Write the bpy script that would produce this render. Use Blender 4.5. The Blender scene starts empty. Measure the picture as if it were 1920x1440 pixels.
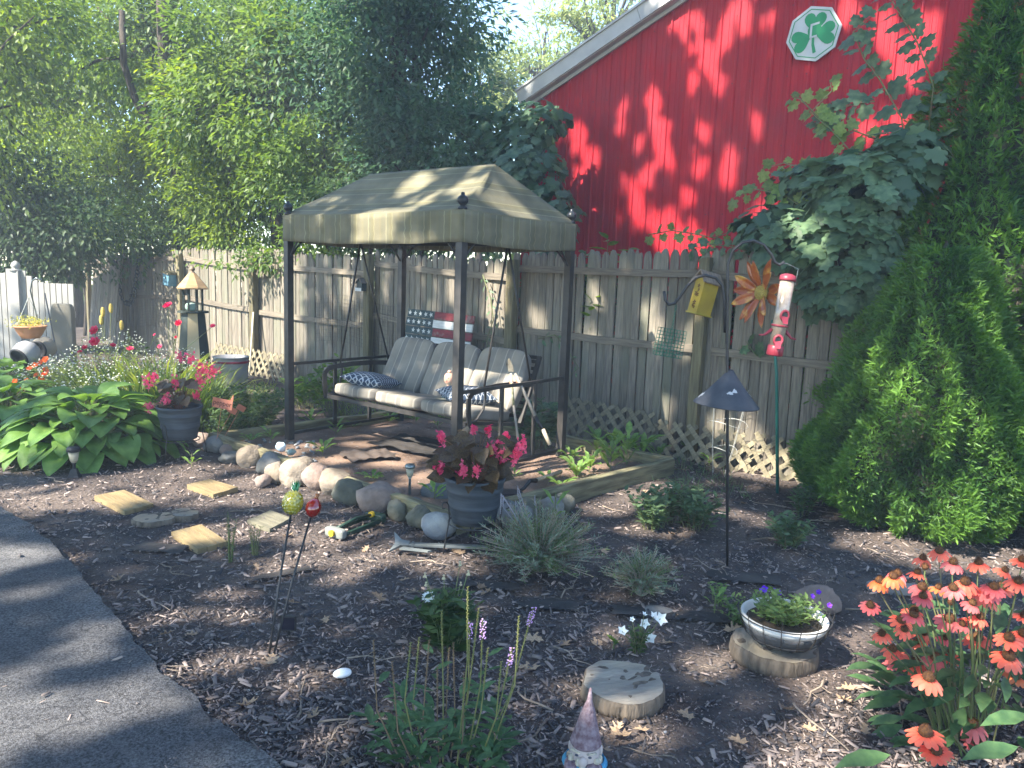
import bpy, bmesh, math, random
import numpy as np
from math import sin, cos, tan, pi, radians, sqrt, atan2
from mathutils import Vector, Matrix, noise
random.seed(7); RNG = np.random.default_rng(7)
S = bpy.context.scene
COL = S.collection
HAZE = .0058
# ---------------------------------------------------------------- camera
TH, RO, F = radians(8.3135), radians(2.134), 1417.06
CAM = Vector((0, 0, 1.65))
FW = Vector((0, cos(TH), -sin(TH)))
_u0 = Vector((0, sin(TH), cos(TH))); _r0 = Vector((1, 0, 0))
RT = _r0*cos(RO) + _u0*sin(RO); UP = _u0*cos(RO) - _r0*sin(RO)
cd = bpy.data.cameras.new('camera'); cam = bpy.data.objects.new('camera', cd); COL.objects.link(cam)
cd.sensor_width = 36; cd.lens = F/1920*36; cd.clip_end = 500; cd.clip_start = .05
m = Matrix.Identity(4)
for i in range(3):
    m[i][0] = RT[i]; m[i][1] = UP[i]; m[i][2] = -FW[i]; m[i][3] = CAM[i]
cam.matrix_world = m
S.camera = cam
# ---------------------------------------------------------------- sky and sun
SUN_EL = radians(44.5); SD = Vector((-.795, -.606, 0)).normalized()
SUNV = Vector((SD.x*cos(SUN_EL), SD.y*cos(SUN_EL), sin(SUN_EL)))
w = bpy.data.worlds.new('World'); S.world = w; w.use_nodes = True
nt = w.node_tree; bg = nt.nodes['Background']
sk = nt.nodes.new('ShaderNodeTexSky'); sk.sky_type = 'NISHITA'; sk.sun_disc = False
sk.sun_elevation = SUN_EL; sk.sun_rotation = atan2(SD.x, SD.y); sk.air_density = 1.1; sk.dust_density = .2; sk.ozone_density = 4
nt.links.new(sk.outputs[0], bg.inputs[0]); bg.inputs[1].default_value = .125
sl = bpy.data.lights.new('sun', 'SUN'); sl.energy = 4.5; sl.angle = radians(.55); sl.color = (1, .93, .82)
so = bpy.data.objects.new('sun', sl); COL.objects.link(so)
so.rotation_euler = (-SUNV).to_track_quat('-Z', 'Y').to_euler()
S.view_settings.view_transform = 'Standard'; S.view_settings.look = 'None'
S.view_settings.exposure = 2.3; S.view_settings.gamma = 1; S.view_settings.use_curve_mapping = False
S.render.engine = 'CYCLES'
S.cycles.max_bounces = 7; S.cycles.diffuse_bounces = 4; S.cycles.transmission_bounces = 5; S.cycles.transparent_max_bounces = 6

# ---------------------------------------------------------------- placement helpers: photograph pixel -> a place in the world
def ray(px, py): return FW + RT*((px-960)/F) + UP*((720-py)/F)
def G(px, py, z=0.):
    r = ray(px, py); return CAM + r*((z-CAM.z)/r.z)
def P(px, py, Y):
    r = ray(px, py); return CAM + r*((Y)/r.y)
def OF(px, py, B, a=.8):           # on the vertical plane Y + a X = B
    r = ray(px, py); return CAM + r*(B/(r.y + a*r.x))
FB, BB = 8.4, 12.0                 # fence plane, barn plane
TX = Vector((.7809, -.6247, 0)); TN = Vector((-.6247, -.7809, 0))   # along the fence, and out of it towards the garden
FANG = atan2(TX.y, TX.x)
def V(*a): return Vector(a)
def hsh(x, y, s=1.): return noise.noise(Vector((x*s, y*s, 3.1)))
def gh(x, y): return .022*hsh(x, y, 1.1) + .010*hsh(x, y, 4.)

# ---------------------------------------------------------------- materials
def mat(name, col, col2=None, rough=.85, scale=6, stretch=(1, 1, 1), bump=.0, bscale=60, metal=0, spec=.35, objvar=.0, leaf=False, trans=.0, detail=5, lo=.35, hi=.65, col3=None, s3=2, t3=(.5, .7), coat=0, emis=None, bstretch=None):
    M = bpy.data.materials.new(name); M.use_nodes = True; n = M.node_tree.nodes; L = M.node_tree.links
    b = n['Principled BSDF']; b.inputs['Roughness'].default_value = rough; b.inputs['Metallic'].default_value = metal
    b.inputs['Specular IOR Level'].default_value = spec; b.inputs['Coat Weight'].default_value = coat
    tc = n.new('ShaderNodeTexCoord'); oi = n.new('ShaderNodeObjectInfo')
    add = n.new('ShaderNodeVectorMath'); add.operation = 'MULTIPLY_ADD'
    L.new(oi.outputs['Random'], add.inputs[0]); add.inputs[1].default_value = (13.7, 7.3, 9.1); L.new(tc.outputs['Object'], add.inputs[2])
    mp = n.new('ShaderNodeMapping'); mp.inputs['Scale'].default_value = stretch; L.new(add.outputs[0], mp.inputs[0])
    out = None
    if col2 is not None:
        mix = n.new('ShaderNodeMix'); mix.data_type = 'RGBA'
        mix.inputs[6].default_value = (*col, 1); mix.inputs[7].default_value = (*col2, 1)
        if leaf:
            at = n.new('ShaderNodeAttribute'); at.attribute_name = 'rnd'; L.new(at.outputs['Fac'], mix.inputs[0])
        else:
            ns = n.new('ShaderNodeTexNoise'); ns.inputs['Scale'].default_value = scale; ns.inputs['Detail'].default_value = detail
            L.new(mp.outputs[0], ns.inputs[0])
            mr = n.new('ShaderNodeMapRange'); mr.inputs[1].default_value = lo; mr.inputs[2].default_value = hi
            L.new(ns.outputs[0], mr.inputs[0]); L.new(mr.outputs[0], mix.inputs[0])
        out = mix.outputs[2]
        if col3 is not None:
            n3 = n.new('ShaderNodeTexNoise'); n3.inputs['Scale'].default_value = s3; n3.inputs['Detail'].default_value = 4
            L.new(add.outputs[0], n3.inputs[0]); r3 = n.new('ShaderNodeMapRange'); r3.inputs[1].default_value, r3.inputs[2].default_value = t3
            L.new(n3.outputs[0], r3.inputs[0]); m3 = n.new('ShaderNodeMix'); m3.data_type = 'RGBA'
            L.new(r3.outputs[0], m3.inputs[0]); L.new(out, m3.inputs[6]); m3.inputs[7].default_value = (*col3, 1); out = m3.outputs[2]
    if objvar:
        h = n.new('ShaderNodeHueSaturation'); mr = n.new('ShaderNodeMapRange'); mr.inputs[3].default_value = 1-objvar; mr.inputs[4].default_value = 1+objvar
        L.new(oi.outputs['Random'], mr.inputs[0]); L.new(mr.outputs[0], h.inputs['Value'])
        if out: L.new(out, h.inputs['Color'])
        else: h.inputs['Color'].default_value = (*col, 1)
        out = h.outputs[0]
    if out: L.new(out, b.inputs['Base Color'])
    else: b.inputs['Base Color'].default_value = (*col, 1)
    if bump:
        nb = n.new('ShaderNodeTexNoise'); nb.inputs['Scale'].default_value = bscale; nb.inputs['Detail'].default_value = 6
        if bstretch:
            mb = n.new('ShaderNodeMapping'); mb.inputs['Scale'].default_value = bstretch; L.new(add.outputs[0], mb.inputs[0]); L.new(mb.outputs[0], nb.inputs[0])
        else: L.new(mp.outputs[0], nb.inputs[0])
        bu = n.new('ShaderNodeBump'); bu.inputs['Strength'].default_value = min(1, bump); bu.inputs['Distance'].default_value = .01*max(1, bump)
        L.new(nb.outputs[0], bu.inputs['Height']); L.new(bu.outputs[0], b.inputs['Normal'])
    if trans:
        tr = n.new('ShaderNodeBsdfTranslucent'); ms = n.new('ShaderNodeMixShader'); ms.inputs[0].default_value = trans
        hs = n.new('ShaderNodeHueSaturation'); hs.inputs['Hue'].default_value = .485; hs.inputs['Saturation'].default_value = 1.15; hs.inputs['Value'].default_value = 2.0
        if out: L.new(out, hs.inputs['Color'])
        else: hs.inputs['Color'].default_value = (*col, 1)
        L.new(hs.outputs[0], tr.inputs[0]); L.new(b.outputs[0], ms.inputs[1]); L.new(tr.outputs[0], ms.inputs[2])
        L.new(ms.outputs[0], n['Material Output'].inputs[0])
    if emis:
        b.inputs['Emission Color'].default_value = (*emis, 1)
    return M
def stripe_mat(name, axis, period, stops, rough=.95, tint=None):
    M = mat(name, (.3, .3, .3), rough=rough, bump=.25, bscale=420)
    n = M.node_tree.nodes; L = M.node_tree.links; b = n['Principled BSDF']
    tc = n.new('ShaderNodeTexCoord'); sx = n.new('ShaderNodeSeparateXYZ'); L.new(tc.outputs['Object'], sx.inputs[0])
    a = n.new('ShaderNodeMath'); a.operation = 'MULTIPLY'; a.inputs[1].default_value = 1/period; L.new(sx.outputs[axis], a.inputs[0])
    fr = n.new('ShaderNodeMath'); fr.operation = 'FRACT'; L.new(a.outputs[0], fr.inputs[0])
    cr = n.new('ShaderNodeValToRGB'); e = cr.color_ramp; e.interpolation = 'LINEAR'
    e.elements[0].position = stops[0][0]; e.elements[0].color = (*stops[0][1], 1)
    e.elements[1].position = stops[-1][0]; e.elements[1].color = (*stops[-1][1], 1)
    for p, c in stops[1:-1]:
        x = e.elements.new(p); x.color = (*c, 1)
    L.new(fr.outputs[0], cr.inputs[0])
    ns = n.new('ShaderNodeTexNoise'); ns.inputs['Scale'].default_value = 5; ns.inputs['Detail'].default_value = 6; L.new(tc.outputs['Object'], ns.inputs[0])
    mr = n.new('ShaderNodeMapRange'); mr.inputs[1].default_value = .3; mr.inputs[2].default_value = .7; mr.inputs[3].default_value = .72; mr.inputs[4].default_value = 1.12
    L.new(ns.outputs[0], mr.inputs[0]); h = n.new('ShaderNodeHueSaturation'); L.new(mr.outputs[0], h.inputs['Value']); L.new(cr.outputs[0], h.inputs['Color'])
    L.new(h.outputs[0], b.inputs['Base Color'])
    return M

# ---------------------------------------------------------------- mesh builder
class B:
    def __init__(s): s.v = []; s.f = []; s.m = []
    def add(s, vs, fs, mi=0, M=None):
        k = len(s.v)
        for p in vs:
            p = Vector(p); s.v.append(M @ p if M is not None else p)
        for f in fs: s.f.append([i+k for i in f]); s.m.append(mi)
        return s
    def box(s, c, d, R=None, mi=0, taper=(1, 1)):
        c = Vector(c); x, y, z = d[0]/2, d[1]/2, d[2]/2; vs = []
        for sz in (-1, 1):
            tx, ty = (1, 1) if sz < 0 else taper
            for sx, sy in ((-1, -1), (1, -1), (1, 1), (-1, 1)):
                p = Vector((sx*x*tx, sy*y*ty, sz*z)); p = (R @ p if R is not None else p) + c; vs.append(p)
        return s.add(vs, [(3, 2, 1, 0), (4, 5, 6, 7), (0, 1, 5, 4), (1, 2, 6, 5), (2, 3, 7, 6), (3, 0, 4, 7)], mi)
    def bar(s, a, b, w, t, up=(0, 0, 1), mi=0):       # rectangular bar from a to b
        a = Vector(a); b = Vector(b); d = b-a; L = d.length; z = d.normalized(); u = Vector(up)
        x = u.cross(z)
        if x.length < 1e-4: x = Vector((1, 0, 0)).cross(z)
        x.normalize(); y = z.cross(x); R = Matrix((x, y, z)).transposed()
        return s.box((a+b)/2, (w, t, L), R, mi)
    def tube(s, pts, r, n=8, mi=0, cap=True):
        pts = [Vector(p) for p in pts]; k0 = len(s.v); N = len(pts)
        if not hasattr(r, '__len__'): r = [r]*N
        px = None
        for i, p in enumerate(pts):
            t = (pts[min(i+1, N-1)] - pts[max(i-1, 0)])
            if t.length < 1e-9: t = Vector((0, 0, 1))
            t.normalize()
            if px is None:
                px = t.orthogonal().normalized()
            px = (px - t*px.dot(t))
            if px.length < 1e-6: px = t.orthogonal()
            px.normalize(); py = t.cross(px)
            for j in range(n):
                a = 2*pi*j/n; s.v.append(p + px*cos(a)*r[i] + py*sin(a)*r[i])
        for i in range(N-1):
            for j in range(n):
                j2 = (j+1) % n; s.f.append([k0+i*n+j, k0+i*n+j2, k0+(i+1)*n+j2, k0+(i+1)*n+j]); s.m.append(mi)
        if cap:
            s.f.append([k0+j for j in range(n)][::-1]); s.m.append(mi); s.f.append([k0+(N-1)*n+j for j in range(n)]); s.m.append(mi)
        return s
    def lathe(s, prof, n=24, o=(0, 0, 0), R=None, mi=0, wob=None):
        k0 = len(s.v); o = Vector(o)
        for i, (r, z) in enumerate(prof):
            for j in range(n):
                a = 2*pi*j/n; rr = r*(wob(a, i) if wob else 1)
                p = Vector((rr*cos(a), rr*sin(a), z)); s.v.append((R @ p if R is not None else p)+o)
        for i in range(len(prof)-1):
            for j in range(n):
                j2 = (j+1) % n; s.f.append([k0+i*n+j, k0+i*n+j2, k0+(i+1)*n+j2, k0+(i+1)*n+j]); s.m.append(mi)
        if prof[0][0] > 1e-5: s.f.append([k0+j for j in range(n)][::-1]); s.m.append(mi)
        if prof[-1][0] > 1e-5: s.f.append([k0+(len(prof)-1)*n+j for j in range(n)]); s.m.append(mi)
        return s
    def prism(s, out, t, M=None, mi=0):    # outline in xy, thickness along z (0..t)
        n = len(out); vs = [(x, y, 0) for x, y in out]+[(x, y, t) for x, y in out]
        fs = [list(range(n))[::-1], list(range(n, 2*n))]+[[i, (i+1) % n, n+(i+1) % n, n+i] for i in range(n)]
        return s.add(vs, fs, mi, M)
    def puff(s, c, d, R=None, p=4., n=10, mi=0, fn=None):
        idx = {}; k0 = len(s.v); c = Vector(c)
        def vid(i, j, k):
            if (i, j, k) in idx: return idx[(i, j, k)]
            q = [2*i/n-1, 2*j/n-1, 2*k/n-1]; q = [math.copysign(abs(t)**.8, t) for t in q]
            r = (abs(q[0])**p+abs(q[1])**p+abs(q[2])**p)**(1/p)
            v = Vector((q[0]/r*d[0]/2, q[1]/r*d[1]/2, q[2]/r*d[2]/2))
            if fn: v = fn(v)
            v = (R @ v if R is not None else v)+c; s.v.append(v); idx[(i, j, k)] = len(s.v)-1; return idx[(i, j, k)]
        for a in range(n):
            for b in range(n):
                for q in (0, n):
                    for ax in range(3):
                        def pt(x, y):
                            return (q, x, y) if ax == 0 else (y, q, x) if ax == 1 else (x, y, q)
                        f = [vid(*pt(a, b)), vid(*pt(a+1, b)), vid(*pt(a+1, b+1)), vid(*pt(a, b+1))]
                        s.f.append(f if q else f[::-1]); s.m.append(mi)
        return s
    def mesh(s, name, mats, smooth=False):
        me = bpy.data.meshes.new(name); me.from_pydata([tuple(v) for v in s.v], [], s.f)
        for x in (mats if isinstance(mats, (list, tuple)) else [mats]): me.materials.append(x)
        if any(s.m): me.polygons.foreach_set('material_index', s.m)
        if smooth: me.polygons.foreach_set('use_smooth', [True]*len(me.polygons))
        me.update(); return me
    def build(s, name, mats, parent=None, smooth=False, loc=None, rot=None, stuff=False):
        return link(name, s.mesh(name, mats, smooth), parent, loc, rot, stuff)
def link(name, me, parent=None, loc=None, rot=None, stuff=False, scale=None):
    o = bpy.data.objects.new(name, me); COL.objects.link(o)
    if parent is not None: o.parent = parent
    if loc is not None: o.location = loc
    if rot is not None: o.rotation_euler = rot
    if scale is not None: o.scale = scale if hasattr(scale, '__len__') else (scale,)*3
    if stuff: o['kind'] = 'stuff'
    return o
def tag(o, label=None, cat=None, group=None, kind=None):
    if label: o['label'] = label
    if cat: o['category'] = cat
    if group: o['group'] = group
    if kind: o['kind'] = kind
    return o
def thing(name, label, cat, loc=(0, 0, 0), rz=0, group=None, rot=None):
    o = bpy.data.objects.new(name, None); COL.objects.link(o); o.location = loc
    o.rotation_euler = rot if rot is not None else (0, 0, rz); o.empty_display_size = .1
    return tag(o, label, cat, group)
def kids(o): return [c for c in bpy.data.objects if c.parent is o]
def copy_tree(o, loc=None, rot=None, label=None, parent=None, _k=None):
    c = o.copy(); COL.objects.link(c)
    if parent is not None: c.parent = parent
    if loc is not None: c.location = loc
    if rot is not None: c.rotation_euler = rot
    if label: c['label'] = label
    for ch in o.children: copy_tree(ch, parent=c)
    return c

# ---------------------------------------------------------------- bulk leaves (numpy)
def tri(V_, F_): return (np.array(V_, float), np.array(F_, int))
LEAF = tri([(0, 0, 0), (-.2, .28, .03), (-.17, .62, .02), (0, 1, -.08), (.17, .62, .02), (.2, .28, .03), (0, .45, -.03)],
           [(0, 6, 1), (1, 6, 2), (2, 6, 3), (3, 6, 4), (4, 6, 5), (5, 6, 0)])
LEAFM = tri([(0, 0, 0), (-.21, .42, .03), (0, 1, -.08), (.21, .42, .03), (0, .5, -.04)], [(0, 4, 1), (1, 4, 2), (2, 4, 3), (3, 4, 0)])
LEAF4 = tri([(0, 0, 0), (-.22, .45, .04), (0, 1, -.06), (.22, .45, .04)], [(0, 2, 1), (0, 3, 2)])
NARROW = tri([(0, 0, 0), (-.06, .4, .01), (0, 1, -.05), (.06, .4, .01)], [(0, 2, 1), (0, 3, 2)])
BLADE = tri([(-.03, 0, 0), (.03, 0, 0), (-.03, .45, .05), (.03, .45, .05), (-.02, .8, .0), (.02, .8, .0), (0, 1, -.12)],
            [(0, 1, 3), (0, 3, 2), (2, 3, 5), (2, 5, 4), (4, 5, 6)])
def lobed(n=5, dep=.45, droop=.18):
    o = [(0, 0, 0)]
    # outline of a lobed vine leaf, stalk at the origin, tip along y
    pts = [(.0, .02), (.22, -.12), (.42, -.05), (.36, .16), (.58, .3), (.52, .5), (.32, .52), (.36, .78), (.16, .8), (0, 1.02)]
    L = pts[1:]+[(-x, y) for x, y in pts[::-1] if x > 0]
    vs = [(0, .32, .04)]+[(0, .02, 0)]+[(x, y, -droop*(x*x+(y-.3)**2)) for x, y in L]
    k = len(vs); fs = [(0, i, i+1) for i in range(1, k-1)]+[(0, k-1, 1)]
    return tri(vs, fs)
LOBED = lobed()
SPRAY = tri([(0, 0, 0), (-.04, .1, 0), (.04, .1, 0), (0, 1.1, -.04), (-.11, .34, .0), (.0, .14, 0), (-.38, .84, -.07), (.11, .34, .0), (.40, .80, -.07), (-.09, .2, 0), (0, .02, 0), (-.5, .46, -.07), (.09, .2, 0), (.52, .42, -.07), (-.12, .66, .02), (.12, .66, .02)],
            [(0, 15, 3), (0, 3, 14), (4, 5, 6), (5, 7, 8), (9, 10, 11), (10, 12, 13)])
def nrmz(a): return a/np.maximum(np.linalg.norm(a, axis=-1, keepdims=True), 1e-9)
def leaves(name, tpl, pos, d, nr, size, material, parent=None, rnd=None, stuff=True, wid=None):
    TV, TF = tpl; N = len(pos); pos = np.asarray(pos, float); d = nrmz(np.asarray(d, float))
    x = nrmz(np.cross(d, nr)); z = np.cross(x, d)
    size = np.broadcast_to(np.asarray(size, float), (N,)); wd = size if wid is None else size*wid
    Vv = pos[:, None, :] + TV[None, :, 0:1]*x[:, None, :]*wd[:, None, None] + TV[None, :, 1:2]*d[:, None, :]*size[:, None, None] + TV[None, :, 2:3]*z[:, None, :]*size[:, None, None]
    K = len(TV); Ff = (TF[None, :, :] + (np.arange(N)*K)[:, None, None]).reshape(-1, 3)
    if rnd is None: rnd = RNG.random(N)
    return rawmesh(name, Vv.reshape(-1, 3), Ff, material, parent, np.repeat(rnd, K), stuff)
def rawmesh(name, Vv, Ff, material, parent=None, rnd=None, stuff=True, smooth=False):
    me = bpy.data.meshes.new(name); k = Ff.shape[1]
    me.vertices.add(len(Vv)); me.vertices.foreach_set('co', np.ascontiguousarray(Vv, dtype=np.float32).ravel())
    me.loops.add(Ff.size); me.loops.foreach_set('vertex_index', Ff.ravel().astype(np.int32))
    me.polygons.add(len(Ff)); me.polygons.foreach_set('loop_start', (np.arange(len(Ff))*k).astype(np.int32))
    if smooth: me.polygons.foreach_set('use_smooth', np.ones(len(Ff), bool))
    if rnd is not None:
        a = me.attributes.new('rnd', 'FLOAT', 'POINT'); a.data.foreach_set('value', np.asarray(rnd, dtype=np.float32))
    me.materials.append(material); me.update(calc_edges=True); me.validate()
    return link(name, me, parent, stuff=stuff)
def rdir(n, up=.0, out=None, ok=1.):
    v = RNG.normal(size=(n, 3))*ok
    v[:, 2] += up
    if out is not None: v += out
    return nrmz(v)
# ================================================================ MATERIALS
m_wood = mat('weathered_wood', (.26, .225, .175), (.125, .108, .085), scale=7, stretch=(9, 9, .7), bump=.7, bscale=14, bstretch=(12, 12, .8), objvar=.22, lo=.3, hi=.7, col3=(.17, .17, .12), s3=1.3, t3=(.45, .75))
m_rail = mat('weathered_rail_wood', (.235, .20, .15), (.12, .10, .075), scale=7, stretch=(.8, 9, 9), bump=.6, bscale=14, bstretch=(.8, 12, 12), objvar=.12, lo=.3, hi=.7)
m_post = mat('mossy_post_wood', (.19, .165, .09), (.10, .085, .05), scale=6, stretch=(8, 8, .6), bump=.6, bscale=14, bstretch=(10, 10, .7), objvar=.15)
m_timber = mat('bed_timber', (.26, .235, .13), (.11, .095, .055), scale=5, stretch=(.8, 7, 7), bump=.7, bscale=20, objvar=.15)
m_lat = mat('lattice_wood', (.24, .205, .13), (.15, .13, .085), scale=8, stretch=(1, 8, 8), bump=.4, bscale=30, objvar=.22)
m_dirt = mat('garden_soil', (.12, .094, .08), (.05, .042, .040), scale=3.5, bump=1.6, bscale=45, detail=9, col3=(.15, .12, .10), s3=1.2, t3=(.52, .78), spec=.15)
m_bed = mat('bare_dusty_soil', (.27, .185, .135), (.15, .105, .08), scale=4, bump=1.2, bscale=50, detail=9, spec=.1)
m_chip = mat('bark_mulch', (.042, .040, .044), (.35, .275, .235), leaf=True, rough=.65, spec=.3)
m_metal = mat('black_metal', (.018, .017, .017), (.035, .032, .03), rough=.45, scale=30, spec=.5)
m_bronze = mat('dark_bronze_metal', (.022, .020, .018), (.042, .037, .033), rough=.5, scale=14, spec=.5)
m_white = mat('white_paint', (.75, .74, .70), (.62, .6, .55), rough=.6, scale=9)
m_pot = mat('grey_plastic_pot', (.035, .043, .052), (.06, .07, .08), rough=.6, scale=5, stretch=(1, 1, 12), bump=.2, bscale=30)
m_soil = mat('potting_soil', (.03, .022, .016), (.06, .045, .03), bump=1, bscale=60)
m_leafs = {}
def leafmat(name, c1, c2, trans=.35, rough=.5, spec=.35):
    if name not in m_leafs: m_leafs[name] = mat(name, c1, c2, leaf=True, trans=trans, rough=rough, spec=spec)
    return m_leafs[name]
def lmat1(name, c1, c2, trans=.3, rough=.45, scale=12, **k):      # single-leaf objects: noise + object variation
    return mat(name, c1, c2, scale=scale, trans=trans, rough=rough, objvar=.25, **k)
g_yel = leafmat('yellow_green_leaf', (.050, .10, .018), (.20, .275, .040), .45)
g_mid = leafmat('mid_green_leaf', (.042, .090, .022), (.135, .205, .042), .40)
g_dark = leafmat('dark_green_leaf', (.022, .05, .02), (.065, .11, .04), .35)
g_blue = leafmat('bluish_maple_leaf', (.030, .072, .038), (.080, .145, .068), .4)
g_vine = leafmat('grape_vine_leaf', (.05, .10, .055), (.14, .21, .11), .38)
g_far = leafmat('pale_far_leaf', (.11, .16, .05), (.28, .32, .12), .5)
g_arb = leafmat('arborvitae_leaf', (.032, .095, .020), (.13, .25, .038), .3)
g_lav = leafmat('lavender_leaf', (.10, .15, .075), (.24, .30, .22), .2)
g_lavg = leafmat('lavender_green_leaf', (.07, .12, .04), (.14, .20, .07), .2)
m_bark = mat('grey_brown_bark', (.075, .06, .045), (.03, .025, .02), scale=5, stretch=(6, 6, 1), bump=1.5, bscale=10)
m_twig = mat('dry_twig', (.32, .25, .19), (.15, .12, .09), objvar=.3)

# ================================================================ GROUND
xs = np.concatenate([np.linspace(-34, -9, 12), np.linspace(-8.7, 6.5, 190), np.linspace(7, 34, 12)])
ys = np.concatenate([np.linspace(-20, -2, 8), np.linspace(-1.5, 1, 8), np.linspace(1.1, 11, 140), np.linspace(11.5, 42, 16)])
XX, YY = np.meshgrid(xs, ys)
ZZ = np.array([[gh(x, y) for x in xs] for y in ys])-.012
vv = np.stack([XX.ravel(), YY.ravel(), ZZ.ravel()], 1)
nx, ny = len(xs), len(ys); ii = np.arange(nx*ny).reshape(ny, nx)
ff = np.stack([ii[:-1, :-1].ravel(), ii[:-1, 1:].ravel(), ii[1:, 1:].ravel(), ii[1:, :-1].ravel()], 1)
o = rawmesh('ground', vv, ff, m_dirt, smooth=True, stuff=False); tag(o, 'brown soil of the garden under dark bark mulch', kind='structure')

# driveway
edge = [(-120, 925), (0, 950), (30, 965), (60, 985), (95, 1018), (130, 1050), (160, 1090), (185, 1120), (214, 1152), (240, 1180), (268, 1220), (300, 1255), (330, 1280), (362, 1305), (392, 1345), (420, 1362), (455, 1390), (500, 1415), (540, 1450), (600, 1520), (640, 1600)]
ZD = .03
ed = [G(x, y, ZD) for x, y in edge]
ed2 = []
for a, b in zip(ed[:-1], ed[1:]):
    for k in range(6):
        p = a.lerp(b, k/6); q = (b-a).normalized(); nn = Vector((-q.y, q.x, 0))
        ed2.append(p + nn*(.018*noise.noise(p*9)+.010*noise.noise(p*30)))
ed2.append(ed[-1])
poly = [(p.x, p.y) for p in ed2]+[(.1, -6), (-14, -6), (-14, 5.5)]
m_asph = mat('worn_asphalt', (.058, .058, .062), (.095, .094, .096), rough=.9, scale=1.6, bump=.8, bscale=220, col3=(.14, .135, .13), s3=2.2, t3=(.6, .78), spec=.25)
def asph_extra():
    n = m_asph.node_tree.nodes; L = m_asph.node_tree.links; b = n['Principled BSDF']; src = b.inputs['Base Color'].links[0].from_socket
    tc = n.new('ShaderNodeTexCoord')
    # fine aggregate
    f = n.new('ShaderNodeTexNoise'); f.inputs['Scale'].default_value = 110; f.inputs['Detail'].default_value = 3; L.new(tc.outputs['Object'], f.inputs[0])
    r = n.new('ShaderNodeMapRange'); r.inputs[1].default_value = .35; r.inputs[2].default_value = .7; r.inputs[3].default_value = .5; r.inputs[4].default_value = 1.9; L.new(f.outputs[0], r.inputs[0])
    h = n.new('ShaderNodeHueSaturation'); L.new(src, h.inputs['Color']); L.new(r.outputs[0], h.inputs['Value'])
    # wandering pale scuffs and dark cracks
    w1 = n.new('ShaderNodeTexNoise'); w1.inputs['Scale'].default_value = 1.1; w1.inputs['Detail'].default_value = 4; w1.inputs['Distortion'].default_value = .8; L.new(tc.outputs['Object'], w1.inputs[0])
    a = n.new('ShaderNodeMath'); a.operation = 'SUBTRACT'; a.inputs[1].default_value = .52; L.new(w1.outputs[0], a.inputs[0])
    ab = n.new('ShaderNodeMath'); ab.operation = 'ABSOLUTE'; L.new(a.outputs[0], ab.inputs[0])
    r2 = n.new('ShaderNodeMapRange'); r2.inputs[1].default_value = .0; r2.inputs[2].default_value = .022; r2.inputs[3].default_value = .22; r2.inputs[4].default_value = 0; L.new(ab.outputs[0], r2.inputs[0])
    mx = n.new('ShaderNodeMix'); mx.data_type = 'RGBA'; L.new(r2.outputs[0], mx.inputs[0]); L.new(h.outputs[0], mx.inputs[6]); mx.inputs[7].default_value = (.17, .165, .16, 1)
    vo = n.new('ShaderNodeTexVoronoi'); vo.feature = 'DISTANCE_TO_EDGE'; vo.inputs['Scale'].default_value = 1.1
    nn = n.new('ShaderNodeTexNoise'); nn.inputs['Scale'].default_value = 3; L.new(tc.outputs['Object'], nn.inputs[0])
    va = n.new('ShaderNodeVectorMath'); va.operation = 'ADD'; L.new(tc.outputs['Object'], va.inputs[0]); L.new(nn.outputs['Color'], va.inputs[1]); L.new(va.outputs[0], vo.inputs[0])
    r3 = n.new('ShaderNodeMapRange'); r3.inputs[1].default_value = .0; r3.inputs[2].default_value = .006; r3.inputs[3].default_value = .75; r3.inputs[4].default_value = 0; L.new(vo.outputs['Distance'], r3.inputs[0])
    mm = n.new('ShaderNodeMix'); mm.data_type = 'RGBA'; L.new(r3.outputs[0], mm.inputs[0]); L.new(mx.outputs[2], mm.inputs[6]); mm.inputs[7].default_value = (.015, .015, .017, 1)
    L.new(mm.outputs[2], b.inputs['Base Color'])
asph_extra()
bm = bmesh.new(); vs = [bm.verts.new((x, y, ZD)) for x, y in poly]; fc = bm.faces.new(vs)
r = bmesh.ops.extrude_face_region(bm, geom=[fc]); bmesh.ops.translate(bm, vec=(0, 0, -.08), verts=[v for v in r['geom'] if isinstance(v, bmesh.types.BMVert)])
bmesh.ops.recalc_face_normals(bm, faces=bm.faces); me = bpy.data.meshes.new('driveway'); bm.to_mesh(me); bm.free(); me.materials.append(m_asph)
o = link('driveway', me); tag(o, 'dark cracked asphalt driveway with an uneven edge', kind='structure')
PX = np.array([p[0] for p in poly]); PYY = np.array([p[1] for p in poly])
def inpoly(x, y, px=PX, py=PYY):
    c = np.zeros(len(x), bool); j = len(px)-1
    for i in range(len(px)):
        t = ((py[i] > y) != (py[j] > y)) & (x < (px[j]-px[i])*(y-py[i])/(py[j]-py[i]+1e-12)+px[i]); c ^= t; j = i
    return c

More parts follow.
